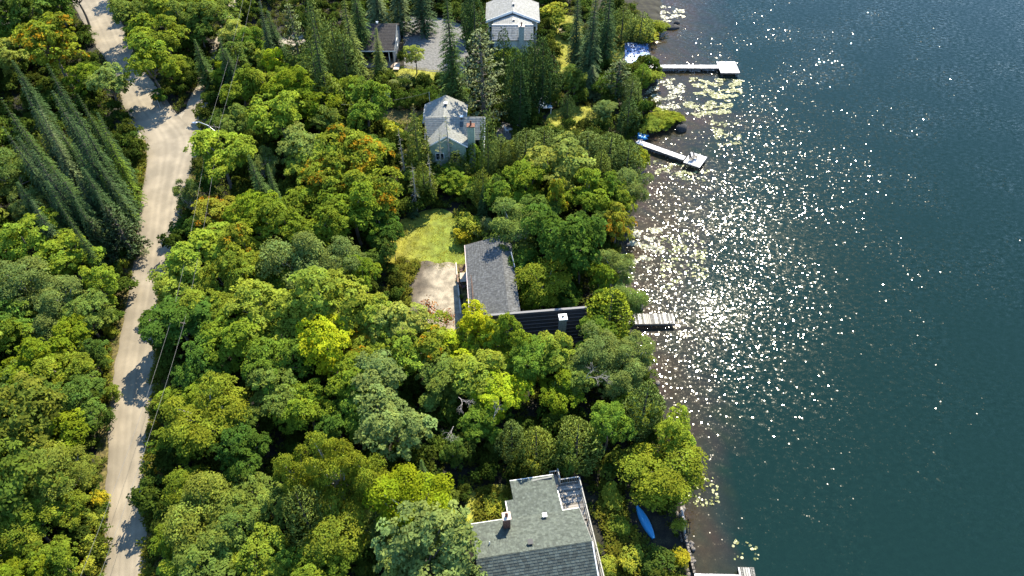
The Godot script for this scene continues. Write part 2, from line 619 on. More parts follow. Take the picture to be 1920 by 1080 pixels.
# a walk of planks from a to b (deck height in y), each plank a part, on posts and stringers
func plank_walk(parent: Node3D, a: Vector3, b: Vector3, width: float, count: int, mats: Array, under_m: Material, r: RandomNumberGenerator, ragged := 0.0, gap := 0.025) -> void:
	var d := (b - a).normalized()
	var s := Vector3(-d.z, 0, d.x)
	var L := (b - a).length()
	var basis := Basis(d, Vector3.UP, d.cross(Vector3.UP))
	for k in count:
		var g := Geo.new()
		var t := r.randf_range(0.8, 1.0)
		g.box(a + d * (L * (k + 0.5) / count) + s * r.randf_range(-ragged, ragged) + Vector3(0, r.randf_range(-0.008, 0.008), 0), Vector3(L / count - gap, 0.05, width * (1.0 - r.randf() * ragged)), basis, Color(t, t, t))
		put("plank", g.mesh(), mats[r.randi() % mats.size()], parent)
	for e in [-0.42, 0.0, 0.42]:
		var g := Geo.new()
		g.beam(a + s * (width * e) + Vector3(0, -0.13, 0), b + s * (width * e) + Vector3(0, -0.13, 0), 0.1, 0.2)
		put("stringer", g.mesh(), under_m, parent)
	for e in [-0.5, 0.5]:
		var g := Geo.new()
		g.beam(a + s * (width * e) + Vector3(0, -0.12, 0), b + s * (width * e) + Vector3(0, -0.12, 0), 0.04, 0.28)
		put("side_board", g.mesh(), under_m, parent)
	var posts := maxi(2, int(L / 2.4) + 1)
	for k in posts:
		for e in [-0.46, 0.46]:
			var p: Vector3 = a.lerp(b, (k + 0.15) / (posts - 0.7)) + s * (width * e)
			part_tube(parent, "post", [Vector3(p.x, -1.6, p.z), Vector3(p.x, p.y - 0.03, p.z)], [0.07, 0.07], under_m, 6)

func lounge_chair(label: String, where: Vector3, turn: float, mat: Material, group: String) -> void:
	var t := thing("deck_chair", label, "chair", where, turn, group)
	part_box(t, "seat", Vector3(0, 0.38, 0), Vector3(0.56, 0.05, 0.55), mat, Basis(Vector3.RIGHT, 0.12))
	part_box(t, "backrest", Vector3(0, 0.78, -0.36), Vector3(0.56, 0.85, 0.05), mat, Basis(Vector3.RIGHT, -0.35))
	for e in [-0.3, 0.3]:
		part_box(t, "armrest", Vector3(e, 0.6, -0.02), Vector3(0.1, 0.04, 0.7), mat)
		for z in [-0.26, 0.28]:
			part_box(t, "leg", Vector3(e, 0.29, z), Vector3(0.06, 0.58, 0.06), mat)

func _ready() -> void:
	# ---------------- camera, sky, sun, exposure
	var cam := Camera3D.new()
	cam.name = "camera"
	cam.position = Vector3(0, 68.0, 0)
	cam.rotation_degrees = Vector3(-46, 0, 0)
	cam.fov = 44.2
	cam.near = 0.5
	cam.far = 6000.0
	add_child(cam)
	var env := Environment.new()
	env.background_mode = Environment.BG_SKY
	var skym := ProceduralSkyMaterial.new()
	skym.sky_top_color = Color(0.36, 0.5, 0.68)
	skym.sky_horizon_color = Color(0.66, 0.75, 0.82)
	skym.ground_horizon_color = Color(0.4, 0.45, 0.42)
	skym.ground_bottom_color = Color(0.1, 0.12, 0.08)
	skym.sky_curve = 0.14
	skym.sky_energy_multiplier = 1.1
	env.sky = Sky.new()
	env.sky.sky_material = skym
	env.tonemap_mode = Environment.TONE_MAPPER_LINEAR
	env.tonemap_exposure = 2.75
	env.sdfgi_enabled = true
	env.ssao_enabled = true
	env.ssil_enabled = true
	var we := WorldEnvironment.new()
	we.name = "world_environment"
	we.environment = env
	add_child(we)
	var sun := DirectionalLight3D.new()
	sun.name = "sun"
	var to_sun := Vector3(0.268, 0.715, -0.69).normalized()
	sun.look_at_from_position(Vector3.ZERO, -to_sun)
	sun.light_energy = 1.6
	sun.light_color = Color(1.0, 0.955, 0.86)
	sun.light_angular_distance = 0.5
	sun.shadow_enabled = true
	add_child(sun)
	var r := RandomNumberGenerator.new()
	r.seed = 11

	# ---------------- terrain, water, road
	var g := Geo.new()
	var xs := []
	for k in range(-96, 36):
		xs.append(float(k))
	var q := -96.0
	var stepx := 2.0
	while q > -1500.0:
		stepx *= 1.5
		q -= stepx
		xs.push_front(q)
	xs.append(60.0)
	var zs := []
	for k in range(-176, -14):
		zs.append(float(k))
	q = -15.0
	stepx = 2.0
	while q < 400.0:
		stepx *= 1.5
		q += stepx
		zs.append(q)
	q = -176.0
	stepx = 2.0
	while q > -2500.0:
		stepx *= 1.5
		q -= stepx
		zs.push_front(q)
	for z in zs:
		for x in xs:
			g.v.append(on(x, z))
			g.n.append(Vector3(land(x - 0.5, z) - land(x + 0.5, z), 1.0, land(x, z - 0.5) - land(x, z + 0.5)).normalized())
			g.c.append(Color.WHITE)
	for j in zs.size() - 1:
		for k in xs.size() - 1:
			var a: int = j * xs.size() + k
			var b: int = a + xs.size()
			g.i.append(a); g.i.append(a + 1); g.i.append(b + 1); g.i.append(a); g.i.append(b + 1); g.i.append(b)
	structure("ground", g.mesh(), mottled(Color(0.042, 0.04, 0.018), 3, 3.0, 17.0, 0.4))

	g = Geo.new()
	xs = []
	q = 10.0
	while q < 150.0:
		xs.append(q)
		q += 1.25
	while q < 2500.0:
		q *= 1.6
		xs.append(q)
	zs = []
	q = -230.0
	while q < -8.0:
		zs.append(q)
		q += 1.25
	stepx = 4.0
	while q < 400.0:
		zs.append(q)
		stepx *= 1.7
		q += stepx
	zs.append(420.0)
	q = -230.0
	stepx = 4.0
	while q > -2600.0:
		stepx *= 1.7
		q -= stepx
		zs.push_front(q)
	var bed := FastNoiseLite.new()
	bed.seed = 5
	bed.frequency = 0.09
	for z in zs:
		for x in xs:
			var d: float = x - shore(z) + 2.2 * bed.get_noise_2d(x, z)
			var wide := 4.5 + 7.0 * smoothstep(-30.0, -95.0, z)
			var t := smoothstep(0.0, wide * 1.7, d)
			var spot: float = bed.get_noise_2d(x * 3.0, z * 3.0)
			var shallow := Color(0.042, 0.031, 0.02).lerp(Color(0.027, 0.027, 0.017), smoothstep(-0.2, 0.5, spot))
			var deep := Color(0.0042, 0.0165, 0.0142)
			g.v.append(Vector3(x, 0, z))
			g.n.append(Vector3.UP)
			g.c.append(shallow.lerp(deep, t))
			g.u.append(Vector2(x - 5.0, z + 195.0) / 190.0)
	for j in zs.size() - 1:
		for k in xs.size() - 1:
			var a: int = j * xs.size() + k
			var b: int = a + xs.size()
			g.i.append(a); g.i.append(a + 1); g.i.append(b + 1); g.i.append(a); g.i.append(b + 1); g.i.append(b)
	var lake := flat(1, 1, 1, 0.046)
	lake.metallic_specular = 0.36
	# wind ripples: every texel is one small facet of the surface, tilted by a wave slope plus its own chop
	var wa := FastNoiseLite.new()
	wa.seed = 21
	wa.frequency = 0.16
	wa.fractal_octaves = 2
	var wb := FastNoiseLite.new()
	wb.seed = 22
	wb.frequency = 0.16
	wb.fractal_octaves = 2
	var gust := FastNoiseLite.new()
	gust.seed = 23
	gust.frequency = 0.012
	gust.fractal_octaves = 3
	var facets := Image.create_empty(1600, 1600, false, Image.FORMAT_RGB8)
	for y in 1600:
		for x in 1600:
			var k := 0.62 + 0.5 * gust.get_noise_2d(x * 0.64, y * 0.64)
			var a := k * (0.62 * wa.get_noise_2d(x * 0.66, y) + r.randfn(0.0, 0.22))
			var b := k * (0.62 * wb.get_noise_2d(x * 0.66, y) + r.randfn(0.0, 0.22))
			var d := Vector3(a, b, 1.0).normalized()
			facets.set_pixel(x, y, Color(d.x * 0.5 + 0.5, d.y * 0.5 + 0.5, d.z * 0.5 + 0.5))
	lake.normal_enabled = true
	lake.normal_texture = ImageTexture.create_from_image(facets)
	lake.normal_scale = 0.3
	lake.texture_filter = BaseMaterial3D.TEXTURE_FILTER_NEAREST
	structure("water", g.mesh(), lake)

	# gravel road: edges given in pairs, finely cut across so that wheel tracks show
	var gravel := mottled(Color(0.33, 0.285, 0.215), 31, 1.6, 41.0, 0.88)
	var edge := [[-35.79, -21.54, -32.2, -21.57], [-37.34, -26.14, -33.56, -26.19], [-38.8, -30.15, -34.83, -30.24], [-40.72, -35.63, -36.47, -35.76], [-42.8, -41.77, -38.13, -41.94], [-45.09, -48.82, -40.11, -49.01], [-47.13, -57.02, -42.11, -57.23], [-49.01, -64.41, -43.71, -64.69], [-51.17, -72.48, -45.65, -72.86], [-53.02, -79.03, -47.12, -79.48], [-54.71, -86.31, -48.23, -86.69], [-57.66, -94.2, -49.41, -94.43], [-63.16, -101.47, -55.22, -101.66], [-67.03, -108.09, -59.93, -108.05], [-70.94, -114.97, -65.12, -115.02], [-76.46, -122.62, -69.87, -122.43], [-82.38, -131.43, -74.7, -130.97], [-88.62, -140.71, -80.8, -140.6], [-102.04, -158.99, -92.4, -158.55], [-121.35, -184.38, -110.3, -184.46]]
	structure("road", road_mesh(edge, 0.07, true), gravel)
	var lane := [[-53.58, -93.44, -48.83, -93.62], [-53.73, -97.52, -49.34, -97.63], [-53.97, -102.73, -50.49, -102.82], [-54.27, -108.36, -51.8, -108.52], [-54.62, -114.1, -52.62, -114.26], [-55.05, -119.53, -53.21, -119.74], [-56.1, -127.56, -54.2, -127.84], [-57.06, -138.44, -55.03, -138.69], [-60, -159.47, -57.34, -159.27]]
	structure("side_road", road_mesh(lane, 0.05, false), gravel)
	structure("road_shoulder", sheet(rounded(poly([-57.05, -91.58, -47.87, -89.26, -49.71, -95.43, -51.2, -106.62, -53.2, -110.58, -53.35, -104.88, -54.52, -101.67, -56, -100.22, -59.02, -102.62, -62.72, -103.22, -61.75, -98.06])), 0.03), gravel)
	var grass_m := mottled(Color(0.36, 0.365, 0.045), 41, 1.6, 19.0, 0.8)
	var dry_m := mottled(Color(0.23, 0.19, 0.05), 43, 1.4, 6.0, 0.65)
	var pad_m := mottled(Color(0.42, 0.36, 0.27), 45, 3.0, 16.0, 0.78)
	var asphalt_m := mottled(Color(0.19, 0.19, 0.185), 47, 1.2, 6.0, 0.8)
	structure("lawn", sheet(rounded(poly([-17.08, -66.99, -17.92, -72.62, -16.22, -76.32, -13.21, -78.83, -10.07, -79.83, -6.69, -76.84, -4.08, -73.15, -5.59, -68.27, -7.85, -67.91, -12.8, -67.75])), 0.05, "lawn"), grass_m)
	structure("gravel_pad", sheet(rounded(poly([-14.84, -68.39, -13.89, -68.76, -12.72, -68.43, -11.48, -68.94, -9.88, -68.44, -8.76, -68.84, -7.67, -68.51, -7.36, -66.65, -6.95, -64.21, -6.55, -61.75, -5.99, -58.65, -4.76, -52.7, -9.94, -50.23, -13.41, -54.93, -14.29, -58.28, -13.63, -60.11, -14.42, -61.87, -13.95, -63.78, -14.76, -65.62, -14.33, -66.85]), 3), 0.07, "pad"), pad_m)
	structure("grass_strip", sheet(poly([-7.68, -68.61, -4.31, -68.56, -3.2, -53.58, -4.64, -52.87, -6.28, -61.86]), 0.06), dry_m)
	structure("driveway", sheet(poly([-22.13, -139.33, -14.03, -138.92, -5.83, -134.46, -3.62, -129.33, -5.51, -123.41, -9.11, -117.39, -15.53, -117.99, -19.66, -118.74]), 0.06), asphalt_m)
	structure("garage_lawn", sheet(rounded(poly([-22.42, -117.51, -19.73, -119.46, -15.57, -118.52, -9.52, -117.85, -7.66, -115.01, -15.18, -113.6, -21.85, -114.13])), 0.05), grass_m)
	structure("lakeside_lawn", sheet(rounded(poly([7.68, -141.13, 13.05, -142.8, 14.49, -136.22, 12.58, -123.39, 15.07, -116.75, 9.6, -114.56, 8.32, -125.18, 8.06, -133.82])), 0.05), grass_m)
	structure("terrace", sheet(poly([9.27, -137.34, 10.58, -137.65, 11.36, -136.06, 10.21, -134.32]), 0.09), pad_m)
	structure("small_lawn", sheet(rounded(poly([6.15, -104.7, 8.75, -107.68, 13.89, -108.23, 16.32, -104.32, 14.68, -100.87, 6.19, -100.37])), 0.05), grass_m)
	structure("beach_lawn", sheet(rounded(poly([18.95, -132.11, 22.88, -137.12, 22.87, -131.28, 20.21, -124.06, 18.64, -125.58])), 0.05), grass_m)
	structure("cottage_drive", sheet(poly([-22.87, -104.04, -19.69, -105.13, -14.46, -105.1, -14.2, -101.69, -18.61, -101.5, -22.6, -101.79]), 0.06), dry_m)
	structure("patio", sheet(poly([-2.67, -102.24, 1.07, -102.39, 1.74, -98.26, -1.29, -96.4, -2.6, -97.51]), 0.08), asphalt_m)
	structure("sand_patch", sheet(rounded(poly([-44.81, -127.36, -42.21, -130.23, -39.01, -129.56, -38.1, -124.02, -42.42, -122.08])), 0.05), pad_m)
	structure("wild_lawn", sheet(rounded(poly([-4.34, -35.08, -0.27, -35.91, -0.26, -31.49, -3.91, -30.89])), 0.05), grass_m)
	structure("grass_verge", sheet(poly([-36.98, -21.53, -38.58, -26.12, -39.98, -30.13, -41.86, -35.59, -43.9, -41.74, -46.15, -48.79, -48.51, -56.96, -50.58, -64.31, -52.54, -72.37, -54.6, -78.9, -57.01, -86.16, -58.82, -94.16, -57.17, -94.21, -54.25, -86.33, -52.58, -79.07, -50.75, -72.51, -48.62, -64.43, -46.75, -57.03, -44.74, -48.83, -42.47, -41.78, -40.41, -35.64, -38.5, -30.16, -37.05, -26.14, -35.51, -21.55]), 0.035), dry_m)
	structure("right_verge", sheet(poly([-32.48, -21.57, -33.84, -26.19, -35.13, -30.24, -36.78, -35.75, -38.46, -41.93, -40.46, -48.99, -42.48, -57.21, -44.11, -64.67, -46.08, -72.83, -47.56, -79.45, -48.69, -86.66, -49.9, -94.41, -47.26, -94.52, -46.21, -86.81, -45.2, -79.6, -43.81, -72.96, -41.96, -64.76, -40.46, -57.3, -38.59, -49.08, -36.71, -42, -35.12, -35.81, -33.54, -30.27, -32.31, -26.21, -31.01, -21.58]), 0.035), dry_m)
	structure("beach", sheet(rounded(poly([21.13, -132.73, 27.38, -135.36, 28.56, -130.62, 28.25, -124.15, 23.97, -121.57, 20.73, -124.1])), 0.03), mottled(Color(0.34, 0.28, 0.2), 53, 1.2, 5.0, 0.6))

	trees(r)
	undergrowth(r)
	houses(r)
	shore_things(r)
	small_things(r)

func road_mesh(edge: Array, lift: float, tracks: bool) -> ArrayMesh:
	# edge: [left x, left z, right x, right z] from near to far
	var g := Geo.new()
	var rows := []
	for j in edge.size() - 1:
		var p: Array = edge[maxi(j - 1, 0)]
		var a: Array = edge[j]
		var b: Array = edge[j + 1]
		var n: Array = edge[mini(j + 2, edge.size() - 1)]
		for s in 8:
			var t := s / 8.0
			var e := []
			for k in 4:
				e.append(cubic_interpolate(a[k], b[k], p[k], n[k], t))
			rows.append(e)
	rows.append(edge[edge.size() - 1])
	var f := FastNoiseLite.new()
	f.seed = 9
	f.frequency = 0.12
	var cols := 42
	for j in rows.size():
		var e: Array = rows[j]
		for k in cols + 1:
			var t := float(k) / cols
			var wob := 0.25 * f.get_noise_2d(e[0] * 3.0 + t * 50.0, e[1] * 3.0) if k == 0 or k == cols else 0.0
			var x: float = lerpf(e[0], e[2], t) + wob
			var z: float = lerpf(e[1], e[3], t)
			g.v.append(on(x, z, lift))
			g.n.append(Vector3.UP)
			var tone := 0.8 + 0.07 * f.get_noise_2d(t * 110.0, float(j) * 0.1)
			if tracks:
				for c in [0.30, 0.44, 0.66, 0.80]:
					tone += 0.14 * exp(-pow((t - c - 0.015 * f.get_noise_2d(x, z)) / 0.045, 2.0))
				tone -= 0.18 * smoothstep(0.16, 0.0, t) + 0.1 * smoothstep(0.9, 1.0, t)
			tone += 0.06 * f.get_noise_2d(x * 2.0, z * 0.5)
			g.c.append(Color(tone, tone * 0.99, tone * 0.97))
	for j in rows.size() - 1:
		for k in cols:
			var a := j * (cols + 1) + k
			var b := a + cols + 1
			g.i.append(a); g.i.append(b); g.i.append(b + 1); g.i.append(a); g.i.append(b + 1); g.i.append(a + 1)
	return g.mesh()

# ------------------------------------------------------------------ forest

func trees(r: RandomNumberGenerator) -> void:
	var protos := {
		"M": [broadleaf(101), broadleaf(102, {"lobes": 14, "r": 3.6}), broadleaf(103, {"lobes": 16, "lobe": 0.36, "low": 0.2}), broadleaf(104, {"lobes": 12, "lobe": 0.45, "tufts": 360}), broadleaf(105, {"lobes": 14, "r": 3.2, "low": 0.3}), broadleaf(106, {"lobes": 15, "tuft": 0.42, "tufts": 420})],
		"B": [broadleaf(121, {"leaf": 0.19, "tufts": 520, "per": 30, "tuft": 0.5, "lobes": 20, "lobe": 0.32, "r": 3.0}), broadleaf(122, {"leaf": 0.18, "tufts": 520, "per": 30, "tuft": 0.45, "lobes": 24, "lobe": 0.3, "r": 3.0, "low": 0.15}), broadleaf(123, {"leaf": 0.19, "tufts": 500, "per": 30, "tuft": 0.55, "lobes": 18, "lobe": 0.34, "r": 3.1, "low": 0.1}), broadleaf(124, {"leaf": 0.2, "tufts": 480, "per": 32, "tuft": 0.5, "lobes": 16, "lobe": 0.36, "r": 3.0, "low": 0.2})],
		"A": [broadleaf(131, {"accent": 0.12}), broadleaf(132, {"accent": 0.08, "lobes": 15, "lobe": 0.38}), broadleaf(133, {"accent": 0.15, "lobes": 10, "lobe": 0.46})],
		"S": [spruce(141), spruce(142, {"r": 1.45, "boughs": 10}), spruce(143, {"whorls": 30, "full": 0.9}), spruce(144, {"r": 1.75, "droop": 0.5, "boughs": 10})],
		"P": [pine(151), pine(152, {"whorls": 13, "r": 2.2}), pine(153, {"low": 0.05, "whorls": 17})],
		"C": [cedar(161), cedar(162, {"r": 1.55, "belly": 0.28}), cedar(163, {"belly": 0.4, "fans": 1900}), cedar(164, {"r": 1.85, "fan": 0.24})],
		"L": [spruce(171, {"full": 0.55, "whorls": 22, "boughs": 7, "droop": 0.1}), spruce(172, {"full": 0.5, "whorls": 20, "boughs": 7, "droop": 0.05})],
		"X": [spruce(181, {"full": 0.3, "whorls": 20, "boughs": 6, "droop": 0.1, "low": 0.2}), spruce(182, {"full": 0.22, "whorls": 22, "boughs": 6, "droop": 0.15, "low": 0.25})],
		"K": [broadleaf(191, {"h": 2.0, "r": 1.0, "low": 0.0, "lobes": 9, "tufts": 90, "per": 26, "leaf": 0.16, "tuft": 0.3, "lobe": 0.45}), broadleaf(192, {"h": 2.0, "r": 1.05, "low": 0.0, "lobes": 12, "tufts": 110, "per": 24, "leaf": 0.14, "tuft": 0.26, "lobe": 0.38}), broadleaf(193, {"h": 2.0, "r": 1.0, "low": 0.0, "lobes": 7, "tufts": 80, "per": 28, "leaf": 0.18, "tuft": 0.3, "lobe": 0.5})],
	}
	var tint := {
		"MD": [leafy(0.084, 0.164, 0.024, 0.95), leafy(0.107, 0.178, 0.030, 0.95)],
		"MG": [leafy(0.189, 0.275, 0.025, 0.95), leafy(0.154, 0.253, 0.030, 0.95), leafy(0.226, 0.289, 0.030, 0.95), leafy(0.171, 0.245, 0.046, 0.95)],
		"ML": [leafy(0.294, 0.378, 0.049, 0.95), leafy(0.267, 0.367, 0.038, 0.95), leafy(0.321, 0.378, 0.074, 0.95)],
		"MA": [leafy(0.249, 0.303, 0.030, 0.95), leafy(0.285, 0.303, 0.034, 0.95)],
		"MO": [leafy(0.194, 0.268, 0.018, 0.95), leafy(0.169, 0.242, 0.024, 0.95)],
		"MY": [leafy(0.405, 0.456, 0.021, 0.95), leafy(0.357, 0.445, 0.023, 0.95)],
		"MS": [leafy(0.228, 0.308, 0.074, 0.95), leafy(0.206, 0.287, 0.085, 0.95)],
		"BS": [leafy(0.187, 0.256, 0.068, 0.95), leafy(0.167, 0.247, 0.056, 0.95)],
		"BG": [leafy(0.229, 0.281, 0.030, 0.95), leafy(0.208, 0.257, 0.041, 0.95)],
		"BO": [leafy(0.198, 0.260, 0.024, 0.95), leafy(0.218, 0.268, 0.025, 0.95)],
		"BY": [leafy(0.242, 0.320, 0.015, 0.95)],
		"SK": [leafy(0.050, 0.090, 0.031, 0.32), leafy(0.064, 0.108, 0.029, 0.32), leafy(0.060, 0.099, 0.041, 0.32)],
		"SG": [leafy(0.120, 0.186, 0.025, 0.48), leafy(0.107, 0.171, 0.031, 0.48)],
		"SS": [leafy(0.116, 0.155, 0.068, 0.32)],
		"SO": [leafy(0.144, 0.186, 0.047, 0.48)],
		"PS": [leafy(0.203, 0.255, 0.122, 0.48), leafy(0.175, 0.235, 0.097, 0.48)],
		"PK": [leafy(0.087, 0.132, 0.052, 0.40)],
		"CS": [leafy(0.154, 0.218, 0.059, 0.48), leafy(0.139, 0.206, 0.053, 0.48)],
		"CO": [leafy(0.185, 0.236, 0.040, 0.48), leafy(0.167, 0.226, 0.046, 0.48)],
		"CK": [leafy(0.060, 0.114, 0.032, 0.32), leafy(0.073, 0.131, 0.040, 0.32)],
		"CG": [leafy(0.154, 0.263, 0.035, 0.64)],
		"CY": [leafy(0.291, 0.372, 0.035, 0.64)],
		"CD": [leafy(0.055, 0.108, 0.035, 0.32)],
		"LS": [leafy(0.232, 0.216, 0.063, 0.48)],
		"XS": [leafy(0.175, 0.186, 0.079, 0.48)],
		"KD": [leafy(0.083, 0.136, 0.024, 0.95)], "KS": [leafy(0.242, 0.278, 0.091, 0.95)], "KL": [leafy(0.332, 0.375, 0.046, 0.95)], "KY": [leafy(0.453, 0.410, 0.030, 0.95)], "KO": [leafy(0.218, 0.268, 0.024, 0.95)], "KG": [leafy(0.199, 0.265, 0.034, 0.95)],
	}
	var bark := flat(0.13, 0.11, 0.09)
	var pale_bark := flat(0.3, 0.28, 0.25)
	var dark_bark := flat(0.055, 0.045, 0.035)
	var names := {"M": "broadleaf_tree", "A": "broadleaf_tree", "B": "airy_tree", "S": "spruce_tree", "P": "pine_tree", "C": "cedar_tree", "L": "larch_tree", "X": "bare_spruce", "K": "shrub"}
	for row in forest_list():
		var kind: String = row[0]
		var shape: String = "A" if kind == "MA" else kind[0]
		var set_: Array = protos[shape]
		var pair: Array = set_[int(row[6]) % set_.size()]
		var root := thing(names[shape], row[8], "shrub" if shape == "K" else "tree", on(row[1], row[2], -0.05), row[7], row[9])
		var lean := 0.055 if shape == "S" else 0.03
		root.rotation.x = r.randf_range(-lean, lean)
		root.rotation.z = r.randf_range(-lean, lean)
		root.scale = Vector3(row[3], row[4], row[3] * row[5])
		var tints: Array = tint[kind]
		put("stem" if shape == "K" else "trunk", pair[0], pale_bark if shape in ["B", "X"] else dark_bark if shape in ["S", "C"] else bark, root)
		put("crown", pair[1], tints[r.randi() % tints.size()], root)

